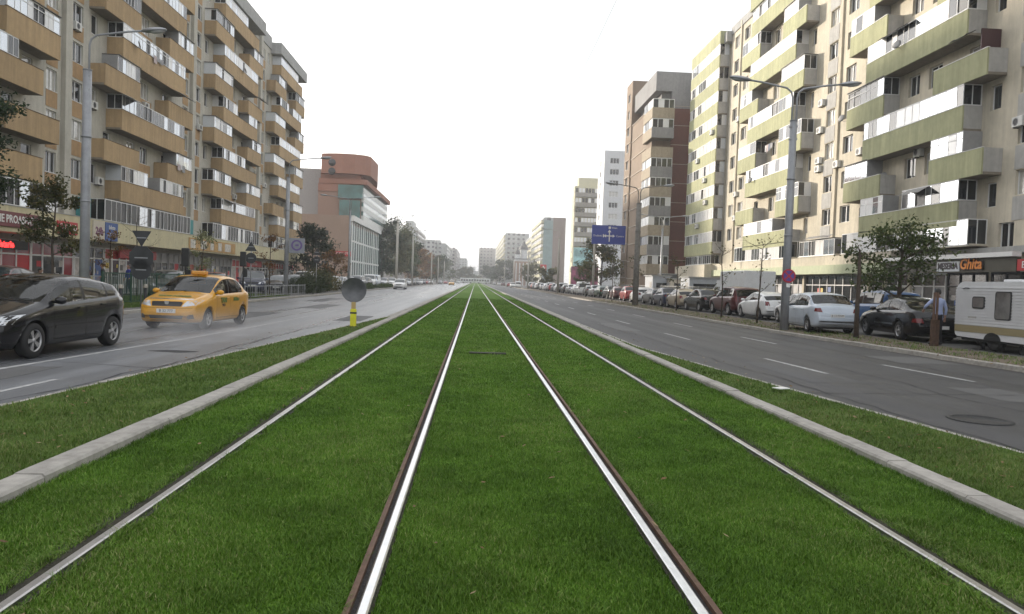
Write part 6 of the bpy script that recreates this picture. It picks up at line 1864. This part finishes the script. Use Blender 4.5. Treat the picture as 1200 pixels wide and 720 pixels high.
tree('street_tree', 'olive green tree below the blue road sign and white tower', (20.6, 121, ZW), 8.2, 2.0, 3.4, 3600, .22, LF_OLIVE, .16, seed=81, limbs=12)
tree('street_tree', 'smaller green tree left of the olive tree behind the blue sign post', (19.4, 132, ZW), 5.6, 1.6, 2.0, 1300, .2, LF_MID, .12, seed=82, limbs=9)
tree('street_tree', 'low olive tree in front of the teal and brown block', (18.5, 190, ZW), 5.2, 1.4, 2.6, 1300, .3, LF_OLIVE, .14, seed=83, limbs=9)
tree('street_tree', 'greyish tree right of the small church', (19.0, 260, ZW), 8.0, 1.6, 4.0, 1600, .4, LF_OLIVE, .16, seed=84, limbs=10)
tree('street_tree', 'dark hazy tree left of the small church', (15.5, 400, ZW), 13, 2, 6.5, 2400, .6, LF_DARK, .2, seed=85, limbs=12)
tree('street_tree', 'dark hazy tree at the far right end of the avenue', (10.5, 520, ZW), 12, 2, 6, 2400, .8, LF_DARK, .2, seed=86, limbs=12)
tree('street_tree', 'hazy dark tree closing the avenue left of the vanishing point', (-8.5, 560, ZW), 9, 1.5, 6.5, 2400, .8, LF_OLIVE, .2, seed=87, limbs=12)
bush('shrub_mass', 'low hazy shrubs across the end of the avenue', [(-3, 610, 1.2, 12, 4, 4.2, 1)], 2600, .9, LF_OLIVE)

# ------------------------------------------------------------------ street furniture
def lamp(name, label, x, y, h, arms, rtop=.10, rbase=.17, hsplit=None, material=POLEG, arm=2.3, group='street lamps', rise=1.45):
    e = empty(name, (x, y, ZW), 0, label, 'street lamp', group)
    m = MB(); hs_ = hsplit or h
    m.tube([(0, 0, -.05), (0, 0, hs_ * .45), (0, 0, hs_)], [rbase, rbase * .93, rbase * .82], 14)
    m.tube([(0, 0, hs_), (0, 0, hs_ + .03)], [rbase * .9, rbase * .9], 14)
    for zz in (hs_ * .45, hs_ * .72):
        m.tube([(0, 0, zz), (0, 0, zz + .07)], [rbase * 1.02, rbase * 1.0], 14)
    m.build('pole', material, e)
    for sx in arms:
        o = sx * .09 if len(arms) > 1 else .07
        m = MB(); m.tube([(o, -.02, hs_ - .9), (o, -.02, hs_ + .9), (o + sx * .06, -.02, hs_ + 1.12), (o + sx * .25, -.02, hs_ + 1.27), (o + sx * arm * .7, -.02, hs_ + rise), (o + sx * arm, -.02, hs_ + rise + .06)], .038, 8)
        m.box(o - .05, o + .05, -.1, .1, hs_ - .75, hs_ - .68); m.box(o - .05, o + .05, -.1, .1, hs_ - .25, hs_ - .18)
        m.build('arm', material, e)
        m = MB(); 
        Mh = Matrix.Translation((o + sx * (arm + .32), -.02, hs_ + rise + .10)) @ Matrix.Rotation(-sx * R(6), 4, 'Y')
        bm = bmesh.new(); bmesh.ops.create_uvsphere(bm, u_segments=14, v_segments=8, radius=1)
        m.add_bm(bm, 0, Mh @ Matrix.Diagonal((.46, .16, .095, 1)), True)
        m.build('lamp_head', SIDEG if False else STEEL, e)
        m = MB(); bm = bmesh.new(); bmesh.ops.create_uvsphere(bm, u_segments=12, v_segments=6, radius=1)
        m.add_bm(bm, 0, Mh @ Matrix.Translation((sx * .08, 0, -.04)) @ Matrix.Diagonal((.30, .125, .085, 1)), True)
        m.build('diffuser', mat('lamp_diffuser', (.5, .5, .5), .15, 0, .6), e)
    return e
LPL = lamp('street_lamp', 'tall grey lamp post with a single arm in front of the ochre block', -14.28, 27.8, 8.65, [1], rbase=.175, arm=1.95)
LPR = lamp('street_lamp', 'tall grey lamp post with two arms beside the pale blue saloon', 12.3, 28.8, 8.25, [-1, 1], rbase=.165, arm=1.8)
lamp('street_lamp', 'grey lamp post before the far corner of the ochre block', -14.0, 55.5, 8.65, [1], rbase=.17)
lamp('street_lamp', 'slim pale lamp post with two arms before the pink office', -14.6, 86, 9.2, [-1, 1], rbase=.13, material=STEEL, arm=2.6)
PALEPOLE = mat('pale_concrete_pole', (.40, .38, .34), .8, var=.1)
lamp('street_lamp', 'pale post with two arms left of the dark trees', -15.2, 143, 12.0, [-1, 1], rbase=.26, material=PALEPOLE)
lamp('street_lamp', 'pale post with one arm in front of the rust coloured tree', -14.6, 171, 11.2, [1], rbase=.25, material=PALEPOLE)
for k, y in enumerate((228, 268, 320)):
    lamp('street_lamp', ('distant pale lamp post left of the red far car', 'distant pale lamp post above the red far car', 'most distant pale lamp post on the left side')[k], -13.6, y, 9.5, [1], rbase=.2, material=PALEPOLE)
lamp('street_lamp', 'thin pale lamp post with two arms beside the brick tower', 21.3, 84.5, 8.3, [-1, 1], rbase=.12, material=STEEL, arm=2.2)
e = lamp('street_lamp', 'thick grey concrete lamp post with two arms before the brown tower', 13.1, 60.0, 8.3, [-1, 1], rbase=.25, material=mat('rough_concrete_pole', (.20, .19, .175), .9, var=.25, vscale=5, stain=.2), arm=2.0)
lamp('street_lamp', 'pale post left of the blue road sign', 13.6, 122, 9.0, [-1], rbase=.2, material=PALEPOLE)
for k, y in enumerate((190, 262, 345)):
    lamp('street_lamp', ('pale lamp post by the teal and brown block', 'pale lamp post by the church', 'distant lamp post beyond the church')[k], 13.4, y, 9.5, [-1], rbase=.2, material=PALEPOLE)
# tags on the lamp posts
SIGNB = mat('sign_back', (0.045, 0.048, 0.052), .6, .2, var=.15)
REDR = mat('sign_red', (0.42, 0.02, 0.035), .45); BLUER = mat('sign_blue', (0.10, 0.05, 0.26), .45)
def disc(m, r, c, d=.02, mi=0, n=32, ang=None):
    A = Matrix.Translation(c) @ (ang or Matrix.Identity(4)) @ Matrix.Rotation(R(90), 4, 'X')
    m.lathe([(0, 0), (r, 0), (r, d), (0, d)], n, mi, A, False)
e = empty('no_stopping_sign', (12.3, 28.6, 2.05), R(-4), 'round no stopping sign with red rim and cross on the right lamp post', 'traffic sign')
m = MB(); disc(m, .27, (0, -.01, 0)); m.build('sign_plate', REDR, e)
m = MB(); disc(m, .21, (0, -.032, 0), .006); m.build('sign_face', BLUER, e)
m = MB()
for a in (45, -45): m.box(-.22, .22, -.047, -.040, -.028, .028, 0, Matrix.Rotation(R(a), 4, 'Y') @ Matrix.Translation((0, 0.0025 if a > 0 else 0, 0)))
m.build('cross', REDR, e)
m = MB(); m.box(-.07, .07, -.02, .0, -.45, -.30); m.build('sub_plate', WHITE, e)
# sign backs on the left
def sign_back(label, x, y, items, h):
    e = empty('traffic_sign', (x, y, ZW), R(3), label, 'traffic sign', 'sign backs on the left')
    m = MB(); m.tube([(0, .03, 0), (0, .03, h)], .03, 8); m.build('post', STEEL, e)
    for (kind, z, s) in items:
        m = MB()
        if kind == 'tri': m.prism([(-s, z - s * .75), (s, z - s * .75), (0, z + s * .98)], -.025, -.005)
        elif kind == 'inv': m.prism([(-s, z + s * .75), (s, z + s * .75), (0, z - s * .98)], -.025, -.005)
        elif kind == 'oct': m.prism([(s * math.cos(R(22.5 + 45 * k)), z + s * math.sin(R(22.5 + 45 * k))) for k in range(8)], -.025, -.005)
        else: disc(m, s, (0, -.005, z))
        m.build('sign_plate', SIGNB, e)
        m = MB(); m.box(-s * .5, s * .5, -.04, -.026, z - .02, z + .02); m.build('bracket', STEEL, e)
sign_back('back of an inverted triangle sign above a large round sign left of the taxi', -13.4, 30.4, [('inv', 2.78, .37), ('oct', 1.98, .50), ('disc', 1.50, .40)], 3.0)
sign_back('back of a triangle sign above a round sign behind the taxi', -13.5, 45.2, [('tri', 3.1, .34), ('disc', 2.42, .32)], 3.4)
sign_back('small back of triangle and round signs before the pink office', -13.6, 64.0, [('tri', 3.5, .33), ('disc', 2.85, .30)], 3.8)
def traffic_light(label, x, y, z):
    e = empty('traffic_light', (x, y, ZW), R(4), label, 'traffic light', 'traffic lights on the left')
    m = MB(); m.tube([(0, 0, 0), (0, 0, z + .6)], .05, 10); m.build('post', DARKM, e)
    m = MB(); m.bevbox(-.16, .16, -.22, -.02, z, z + .85, .03); m.build('signal_head', BLACKP, e)
    m = MB()
    for k in range(3): m.tube([(0, -.02, z + .16 + k * .27), (0, .16, z + .14 + k * .27)], .11, 12, cap=False)
    m.build('visor', BLACKP, e)
    m = MB(); m.bevbox(.04, .24, -.18, -.02, z - .62, z - .15, .02); m.build('pedestrian_head', BLACKP, e)
traffic_light('black traffic light seen from behind left of the taxi roof', -13.4, 35.0, 1.72)
traffic_light('black traffic light seen from behind right of the taxi roof lamp', -13.5, 43.8, 1.9)
# round sign back on the yellow bollard
e = empty('bollard_sign', (-3.50, 21.6, -.03), R(2), 'yellow bollard carrying a large dark round sign seen from behind', 'traffic sign')
m = MB(); m.bevbox(-.085, .085, -.06, .06, 0, .52, .02); m.build('post', mat('yellow_plastic', (.62, .60, .02), .45, var=.12, vscale=6), e)
m = MB(); m.box(-.088, .088, -.063, .063, .38, .43); m.build('dark_band', DARKM, e)
m = MB(); m.bevbox(-.06, .06, -.04, .04, .521, .72, .01); m.build('neck', mat('ochre_neck', (.42, .30, .12), .6), e)
m = MB(); A = Matrix.Translation((0, -.02, 1.07)) @ Matrix.Rotation(R(90), 4, 'X')
m.lathe([(0, -.085), (.10, -.080), (.2, -.062), (.28, -.036), (.335, -.010), (.35, .0), (.36, -.006), (.345, -.025), (.2, -.085), (0, -.105)], 40, 0, A)
m.build('sign_back', mat('smoked_dome', (.11, .112, .118), .42, .5, var=.3, vscale=4), e)
m = MB(); m.bevbox(-.14, .14, -.12, .12, -.02, .02, .01); m.build('base', RUST, e)
# blue direction sign
e = empty('road_sign', (17.9, 113, ZW), 0, 'large blue direction sign with white arrows on a tall pale post', 'road sign')
m = MB(); m.tube([(.15, .15, 0), (.15, .15, 11.2)], [.22, .15], 12); m.tube([(.15, .15, 9.3), (4.9, .15, 9.3)], .07, 8); m.tube([(.15, .15, 8.4), (4.9, .15, 8.4)], .07, 8); m.build('post', PALEPOLE, e)
m = MB(); m.bevbox(-.35, 4.85, -.06, .04, 7.85, 10.75, .02); m.build('sign_panel', mat('sign_deep_blue', (0.010, 0.035, 0.30), .4), e)
m = MB(); z0 = 9.15
m.box(2.28, 2.44, -.075, -.062, 8.25, 9.75); m.box(1.75, 2.97, -.078, -.063, 9.05, 9.21)
m.prism([(2.06, 9.7), (2.66, 9.7), (2.36, 10.1)], -.08, -.064); m.prism([(1.85, 8.88), (1.85, 9.38), (1.5, 9.13)], -.08, -.064); m.prism([(2.87, 8.88), (2.87, 9.38), (3.22, 9.13)], -.08, -.064)
m.build('arrow', WLET, e)
for (b, x, z, f) in (('Dudesti', .55, 9.13, 1.5), ('Centru', 4.0, 9.13, 1.3), ('Vitan', 3.1, 10.38, 1.2)):
    lettering(b, .42, WLET, (x, -.075, z), 0, e, False, fit=f)
m = MB(); m.box(1.36, 1.54, -.075, -.062, 8.9, 9.36); m.box(2.2, 2.55, -.075, -.062, 10.22, 10.58); m.build('symbol', WLET, e)
# bollards, green fence, rusty post, advert board
for k, (x, y, lab) in enumerate(((-13.35, 28.6, 'black bollard with pale cap just right of the black hatchback'), (-13.3, 30.6, 'black bollard with pale cap just left of the taxi'))):
    e = empty('bollard', (x, y, ZW), 0, lab, 'bollard', 'bollards on the left kerb')
    m = MB(); m.tube([(0, 0, 0), (0, 0, .78)], .065, 12); m.build('post', DARKM, e)
    m = MB(); m.lathe([(.085, .78), (.085, .86), (.05, .92), (0, .93)], 14); m.build('cap', mat('bollard_cap', (.35, .32, .27), .5), e)
    m = MB(); m.lathe([(.09, 0), (.09, .12), (.066, .16)], 14); m.build('foot', DARKM, e)
GREENF = mat('green_fence', (0.018, 0.07, 0.045), .5)
def rail_fence(label, x0, y0, x1, y1, h, material, step=.14):
    e = empty('railing', (x0, y0, ZW), 0, label, 'fence'); L_ = math.hypot(x1 - x0, y1 - y0); Mf = Matrix.Rotation(math.atan2(y1 - y0, x1 - x0), 4, 'Z')
    m = MB(); n = int(L_ / step)
    for k in range(n + 1): m.box(k * step - .011, k * step + .011, -.011, .011, .12, h - .05, 0, Mf)
    m.box(0, L_, -.02, .02, h - .05, h, 0, Mf); m.box(0, L_, -.02, .02, .08, .12, 0, Mf); m.build('rails', material, e)
    for k in range(int(L_ / 2.2) + 1):
        m = MB(); m.box(k * 2.2 - .03, k * 2.2 + .03, -.03, .03, 0, h + .04, 0, Mf); m.build('post', material, e)
rail_fence('green metal railing between the grass patch and the taxi', -15.2, 31.0, -14.6, 39.5, 1.35, GREENF)
rail_fence('pale metal railing in front of the shops behind the black hatchback', -20.5, 33, -20.5, 54, 1.1, mat('pale_railing', (.45, .46, .47), .5, .3))
rail_fence('low grey kerb railing right of the taxi before the parked cars', -13.6, 44.5, -13.6, 60, .75, STEEL, .5)
rail_fence('grey mesh fence behind the parked cars on the right', 19.4, 57, 19.4, 98, 1.7, mat('mesh_fence_grey', (.2, .21, .21), .6, .3), .22)
e = empty('rusty_post', (14.2, 22.15, ZW), R(8), 'rusty brown slatted post standing in front of the man', 'post')
m = MB()
for x in (-.085, .025): m.box(x, x + .062, -.02, .02, .62, 1.66)
m.build('upright', RUST, e)
m = MB()
for x in (-.155, -.05, .055): m.box(x, x + .092, -.035, -.005, .0, .82)
m.build('slat', mat('dark_wood', (.085, .05, .032), .85, var=.3, vscale=9, bump=.5), e)
e = empty('advert_board', (-14.0, 55.2, 3.0), R(3), 'pale square advertising board with a purple ring on the far lamp post', 'advert board')
m = MB(); m.bevbox(.25, 1.35, -.06, .06, 0, 1.1, .02); m.build('board', mat('dull_board', (.28, .30, .34), .6, var=.1), e)
m = MB(); A = Matrix.Translation((.80, -.062, .58)) @ Matrix.Rotation(R(90), 4, 'X'); m.lathe([(.28, 0), (.28, .012), (.40, .012), (.40, 0)], 28, 0, A, False); m.box(.70, .94, -.075, -.062, .52, .65); m.build('ring', mat('purple_ring', (.16, .10, .30), .5), e)
# kiosks, containers and billboards on the right
def kiosk(label, x0, x1, y0, y1, h, material, name='kiosk'):
    e = empty(name, ((x0 + x1) / 2, (y0 + y1) / 2, ZW), 0, label, 'kiosk')
    m = MB(); m.bevbox(x0, x1, y0, y1, ZW, h, .03); m.build('wall', material, e, world=True)
    m = MB(); m.box(x0 - .15, x1 + .15, y0 - .15, y1 + .15, h + .002, h + .12); m.build('roof', FASCIA, e, world=True)
    m = MB(); m.box(x0 - .02, x0 - .004, y0 + .4, y0 + 1.3, .0, 2.0); m.build('door', SIDEG, e, world=True)
    m = MB(); m.box(x0 + .4, x1 - .4, y0 - .02, y0 - .004, 1.0, 1.9); m.build('window', GLASS, e, world=True)
LBOX = mat('pale_blue_box', (.40, .43, .47), .6, var=.08)
kiosk('pale blue grey container behind the dark blue saloon', 20.6, 23.8, 70.5, 73.5, 2.45, LBOX)
kiosk('beige kiosk beside the thin pale lamp post', 20.2, 22.0, 76, 78.5, 2.3, CREAMB)
kiosk('small bluish container right of the thick concrete post', 18.7, 20.6, 77.5, 81, 2.6, LBOX)
kiosk('dark grey technical cabin at the foot of the brick tower', 25.2, 29.4, 98, 101, 3.2, mat('dark_cabin', (.10, .115, .12), .6))
e = empty('billboard', (29.5, 203, ZW), 0, 'teal and white billboard at the foot of the grey banded block', 'billboard')
m = MB(); m.box(26.7, 33.2, 203, 203.3, 6.6, 11.6); m.build('panel', mat('teal_billboard', (.28, .50, .52), .5, var=.6, vscale=.5), e, world=True)
m = MB(); m.box(27.2, 27.5, 203.4, 203.7, ZW, 10); m.box(32.2, 32.5, 203.4, 203.7, ZW, 10); m.build('post', DARKM, e, world=True)
e = empty('billboard', (27.5, 176, ZW), 0, 'magenta and dark advertising wall below the teal billboard', 'billboard')
m = MB(); m.box(22.8, 29.2, 176, 176.3, 1.0, 5.6); m.build('panel', mat('magenta_billboard', (.22, .05, .10), .5, var=.9, vscale=.9), e, world=True)
m = MB(); m.box(22.7, 29.3, 176.32, 176.5, ZW, 5.7); m.build('frame', DARKM, e, world=True)
e = empty('pharmacy_sign', (21.6, 235, ZW), 0, 'small red sign with a white mark on a pole by the teal block', 'sign')
m = MB(); m.box(20.4, 22.4, 235, 235.3, 5.2, 7.4); m.build('panel', REDP, e, world=True)
m = MB(); m.box(21.2, 21.6, 234.95, 234.99, 5.6, 7.0); m.box(20.8, 22.0, 234.94, 234.985, 6.1, 6.5); m.build('cross', WLET, e, world=True)
m = MB(); m.tube([(21.4, 235.2, ZW), (21.4, 235.2, 5.2)], .1, 8); m.build('post', STEEL, e, world=True)
# overhead wires
e = empty('overhead_wire', (5, 30, 11.6), 0, 'thin overhead wire running up out of the picture at the top', 'wire')
m = MB(); m.tube([(4.6, 8, 11.9), (4.55, 30, 11.2), (4.6, 60, 10.9), (4.5, 110, 11.2)], .008, 5); m.build('cable', DARKM, e, world=True)
# litter on the verges
m = MB(); m.box(-.1, .1, -.07, .07, 0, .012, 0, Matrix.Rotation(.4, 4, 'Z')); o = m.build('paper_scrap', WHITE); o.location = (4.42, 10.35, .035); tag(o, 'white paper scrap lying on the right verge', 'litter')
n = 420
P = np.stack([rng.choice([rng.uniform(-4.7, -3.05), rng.uniform(3.7, 5.1)], n) + rng.uniform(-.5, .5, n), 4 + 20 * rng.uniform(0, 1, n) ** 1.4, np.full(n, .018)], 1)
P[:, 0] = np.where(rng.uniform(0, 1, n) < .5, rng.uniform(-4.9, -3.05, n), rng.uniform(3.72, 5.0, n))
P2 = np.stack([rng.uniform(-2.7, 3.4, 130), 3 + 14 * rng.uniform(0, 1, 130), np.full(130, .02)], 1)
me = leaf_mesh('fallen_leaves', np.concatenate([P, P2]), .026, leafm('dry_leaves', (.22, .13, .06), (.42, .33, .2)), flat=2)
o = link('fallen_leaves', me); tag(o, 'dry fallen leaves scattered over the lawns', 'fallen leaves', kind='stuff')
P = np.stack([rng.uniform(11.9, 14.4, 900), 14 + 60 * rng.uniform(0, 1, 900) ** 1.6, np.full(900, ZW + .012)], 1)
o = link('fallen_leaves', leaf_mesh('fallen_leaves', P, .035, bpy.data.materials['dry_leaves'], flat=2)); tag(o, 'dry leaves scattered on the right soil strip', 'fallen leaves', kind='stuff')

# ------------------------------------------------------------------ people
SKIN = mat('skin', (.42, .24, .17), .55)
def body_mesh(name, joints, edges, radii, material, sub=2):
    me = bpy.data.meshes.new(name); me.from_pydata([tuple(j) for j in joints], edges, [])
    o = bpy.data.objects.new(name, me); COL.objects.link(o)
    sk = o.modifiers.new('skin', 'SKIN'); sk.use_smooth_shade = True
    for v, r in zip(me.skin_vertices[0].data, radii): v.radius = r if hasattr(r, '__len__') else (r, r)
    me.skin_vertices[0].data[0].use_root = True
    s_ = o.modifiers.new('sub', 'SUBSURF'); s_.levels = sub; s_.render_levels = sub
    dg = bpy.context.evaluated_depsgraph_get(); m2 = bpy.data.meshes.new_from_object(o.evaluated_get(dg))
    bpy.data.objects.remove(o)
    m2.materials.clear()
    for mm in (material if isinstance(material, list) else [material]): m2.materials.append(mm)
    for p in m2.polygons: p.use_smooth = True
    return m2
def person(label, loc, rz, shirt, trousers, hair, pose='stand', S=1.0, hairlen=0, cat='person'):
    e = empty('person', loc, rz, label, cat); e.scale = (S, S, S)
    # facing +y locally; standing height about 1.72
    if pose == 'stand':
        hipz = .90
        Lf = [(-.10, 0, hipz), (-.115, .02, .49), (-.12, -.03, .09), (-.13, .10, .035)]
        Rf = [(.10, 0, hipz), (.135, .03, .49), (.17, .0, .09), (.19, .12, .035)]
        sh = 1.40; La = [(-.185, 0, sh), (-.30, -.03, 1.14), (-.33, .17, 1.00)]; Ra = [(.185, 0, sh), (.255, -.02, 1.12), (.27, .10, .90)]
    elif pose == 'point':
        hipz = .90
        Lf = [(-.10, 0, hipz), (-.12, .02, .49), (-.14, -.03, .09), (-.15, .10, .035)]
        Rf = [(.10, 0, hipz), (.12, .03, .49), (.16, .0, .09), (.17, .12, .035)]
        sh = 1.40; La = [(-.185, .02, sh), (-.36, .06, 1.20), (-.30, .24, 1.10)]; Ra = [(.185, 0, sh), (.26, -.03, 1.13), (.28, .06, .88)]
    else:   # sit
        hipz = .48
        Lf = [(-.10, 0, hipz), (-.12, .42, .50), (-.12, .40, .09), (-.13, .52, .035)]
        Rf = [(.10, 0, hipz), (.12, .42, .50), (.13, .42, .09), (.14, .54, .035)]
        sh = .98; La = [(-.185, 0, sh), (-.25, .04, .72), (-.16, .30, .60)]; Ra = [(.185, 0, sh), (.25, .04, .72), (.16, .30, .60)]
    t0 = hipz
    J = [(0, 0, t0 + .02), (0, -.01, t0 + .20), (0, -.015, t0 + .40), (0, -.01, sh + .02), (0, .0, sh + .09), (0, .02, sh + .15)]
    rad = [(.155, .115), (.145, .105), (.17, .12), (.13, .09), (.058, .058), (.056, .06)]
    E_ = [(0, 1), (1, 2), (2, 3), (3, 4), (4, 5)]
    def chain(pts, r, start, skip=0):
        p = start
        for q, rr in zip(pts, r):
            J.append(q); rad.append(rr); E_.append((p, len(J) - 1)); p = len(J) - 1
        return p
    for leg in (Lf, Rf): chain(leg, [(.095, .10), (.062, .065), (.042, .045), (.036, .03)], 0)
    for arm in (La, Ra): chain(arm, [(.062, .062), (.044, .044), (.03, .03)], 3)
    me = body_mesh('person_body', J, E_, rad, [shirt, trousers, SKIN])
    for p in me.polygons:
        c = p.center
        ishand = any((Vector(c) - Vector(a[2])).length < .10 for a in (La, Ra))
        if c.z > sh + .10 or ishand: p.material_index = 2
        elif c.z < t0 + .06 and not any((Vector(c) - Vector(q)).length < .2 for a in (La, Ra) for q in a[1:]): p.material_index = 1
    link('body', me, parent=e)
    # head
    hz = sh + .26
    bm = bmesh.new(); bmesh.ops.create_uvsphere(bm, u_segments=18, v_segments=14, radius=1)
    for v in bm.verts:
        x, y, z = v.co
        w = 1 - .22 * max(0, -z) ** 1.3
        v.co = Vector((x * .077 * w, y * .098 * (1 - .12 * max(0, -z)), z * .122))
    m = MB(); m.add_bm(bm, 0, Matrix.Translation((0, .025, hz)), True)
    m.prism([(-.016, hz - .03), (.016, hz - .03), (.006, hz + .02), (-.006, hz + .02)], .115, .142)
    for s in (-1, 1):
        m.ball((s * .078, .02, hz - .005), .026, 0, 1, (.35, .7, 1.1))
    m.build('head', SKIN, e)
    m = MB()
    for s in (-1, 1): m.ball((s * .03, .113, hz + .012), .011, 0, 1)
    m.build('eye', DARKM, e)
    m = MB(); m.box(-.024, .024, .111, .121, hz - .062, hz - .054); m.build('mouth', mat('lips', (.28, .10, .09), .5), e)
    bm = bmesh.new(); bmesh.ops.create_uvsphere(bm, u_segments=18, v_segments=12, radius=1)
    bmesh.ops.delete(bm, geom=[v for v in bm.verts if (v.co.z < -.25 and v.co.y > -.2) or (v.co.y > .55 and v.co.z < .35) or v.co.z < -.62], context='VERTS')
    m = MB(); m.add_bm(bm, 0, Matrix.Translation((0, .017, hz + .012)) @ Matrix.Diagonal((.086, .108, .128, 1)), True); m.build('hair', hair, e)
    # hands: palm, four fingers and a thumb
    for sgn, a in ((-1, La), (1, Ra)):
        w = Vector(a[2]); d = (Vector(a[2]) - Vector(a[1])).normalized(); side = Vector((0, 0, 1)).cross(d)
        side = side.normalized() if side.length > .1 else Vector((1, 0, 0))
        up_ = d.cross(side)
        J2 = [w - d * .01, w + d * .05, w + d * .085]; r2 = [(.024, .024), (.032, .018), (.034, .016)]; E2 = [(0, 1), (1, 2)]
        for k, ln in enumerate((.062, .072, .068, .052)):
            b = w + d * .09 + side * (.026 - .0175 * k); t = b + d * ln * .55 - up_ * .008; t2 = b + d * ln * .9 - up_ * .03
            i = len(J2); J2 += [b, t, t2]; r2 += [.0095, .0085, .0075]; E2 += [(2, i), (i, i + 1), (i + 1, i + 2)]
        i = len(J2); J2 += [w + d * .04 + side * .035, w + d * .075 + side * .052]; r2 += [.0105, .009]; E2 += [(1, i), (i, i + 1)]
        link('hand', body_mesh('hand', J2, E2, r2, SKIN, 1), parent=e)
    # shoes
    for f in (Lf, Rf):
        a, t = Vector(f[2]), Vector(f[3]); c = (a + t) / 2
        m = MB(); bm = bmesh.new(); bmesh.ops.create_uvsphere(bm, u_segments=12, v_segments=8, radius=1)
        m.add_bm(bm, 0, Matrix.Translation((c.x, c.y + .02, .045)) @ Matrix.Diagonal((.052, .145, .05, 1)), True); m.build('shoe', BLACKP, e)
    return e
HAIRD = mat('dark_hair', (.012, .010, .009), .6, var=.2, vscale=30)
man = person('man in a pale blue shirt and dark trousers seen from behind beside the caravan', (14.75, 22.9, ZW), R(-4), mat('pale_blue_shirt', (.34, .40, .60), .8, var=.08, vscale=6), mat('dark_trousers', (.014, .014, .018), .85), HAIRD, 'point', 1.0)
m = MB(); m.tube([(-.17, -.0, .95), (0, -.13, .955), (.17, 0, .95)], .012, 6); m.build('belt', BLACKP, man)
pb = person('person in a bright blue jacket sitting in front of the red shopfront', (-20.2, 35.4, ZW + .06), R(-60), mat('bright_blue_jacket', (.02, .05, .32), .7), mat('dark_trousers', (.02, .02, .02), .8), HAIRD, 'sit')
st = empty('stool', (-20.2, 35.4, ZW), R(-60), 'low stool under the person in the blue jacket by the shop', 'stool')
m = MB(); m.bevbox(-.2, .2, -.2, .2, .44, .47, .01); m.build('seat', DARKM, st)
for x in (-.17, .17):
    for y in (-.17, .17):
        m = MB(); m.tube([(x, y, 0), (x, y, .44)], .015, 6); m.build('leg', DARKM, st)
person('standing person in a royal blue jacket outside the glazed shop near the sign backs', (-20.0, 43.8, ZW), R(150), mat('royal_blue_jacket', (.02, .035, .26), .7), mat('jeans', (.03, .04, .08), .8), HAIRD, 'stand')
person('standing person in dark clothes at the shop door beside the blue jacket', (-20.4, 41.6, ZW), R(120), mat('black_jacket', (.02, .02, .022), .8), mat('dark_trousers', (.02, .02, .02), .8), HAIRD, 'stand')

# ------------------------------------------------------------------ the air
hz = MB(); hz.box(-420, 420, -30, 1600, -1.3, 60)
ho = hz.build('haze', None or mat('haze_air', (1, 1, 1))); tag(ho, kind='stuff')
hm = MATS['haze_air']; nt = hm.node_tree
for n_ in list(nt.nodes):
    if n_.type == 'BSDF_PRINCIPLED': nt.nodes.remove(n_)
pv = nt.nodes.new('ShaderNodeVolumePrincipled'); pv.inputs['Color'].default_value = (.95, .96, 1, 1); pv.inputs['Density'].default_value = 0.0007; pv.inputs['Anisotropy'].default_value = .25
nt.links.new(pv.outputs['Volume'], [n_ for n_ in nt.nodes if n_.type == 'OUTPUT_MATERIAL'][0].inputs['Volume'])

# steam drifting over the left lane from the drain
sb = MB(); sb.box(-9.2, -4.6, 15.2, 22.2, ZR + .02, .75); so_ = sb.build('steam', mat('steam_air', (1, 1, 1))); tag(so_, kind='stuff')
nt = MATS['steam_air'].node_tree
for n_ in list(nt.nodes):
    if n_.type == 'BSDF_PRINCIPLED': nt.nodes.remove(n_)
pv = nt.nodes.new('ShaderNodeVolumePrincipled'); pv.inputs['Color'].default_value = (.97, .97, 1, 1); pv.inputs['Anisotropy'].default_value = .2
tc = nt.nodes.new('ShaderNodeTexCoord'); nz = nt.nodes.new('ShaderNodeTexNoise'); nz.inputs['Scale'].default_value = .9; nz.inputs['Detail'].default_value = 4
gr = nt.nodes.new('ShaderNodeTexGradient'); gr.gradient_type = 'SPHERICAL'
mp = nt.nodes.new('ShaderNodeMapping'); mp.vector_type = 'TEXTURE'; mp.inputs['Location'].default_value = (-6.9, 18.6, -.15); mp.inputs['Scale'].default_value = (2.3, 3.4, .85)
nt.links.new(tc.outputs['Object'], mp.inputs['Vector']); nt.links.new(mp.outputs['Vector'], gr.inputs['Vector']); nt.links.new(tc.outputs['Object'], nz.inputs['Vector'])
mr = nt.nodes.new('ShaderNodeMapRange'); mr.inputs['From Min'].default_value = .44; mr.inputs['From Max'].default_value = .75; mr.inputs['To Max'].default_value = .75
mu = nt.nodes.new('ShaderNodeMath'); mu.operation = 'MULTIPLY'
nt.links.new(nz.outputs['Fac'], mr.inputs['Value']); nt.links.new(mr.outputs['Result'], mu.inputs[0]); nt.links.new(gr.outputs['Fac'], mu.inputs[1])
nt.links.new(mu.outputs[0], pv.inputs['Density'])
nt.links.new(pv.outputs['Volume'], [n_ for n_ in nt.nodes if n_.type == 'OUTPUT_MATERIAL'][0].inputs['Volume'])
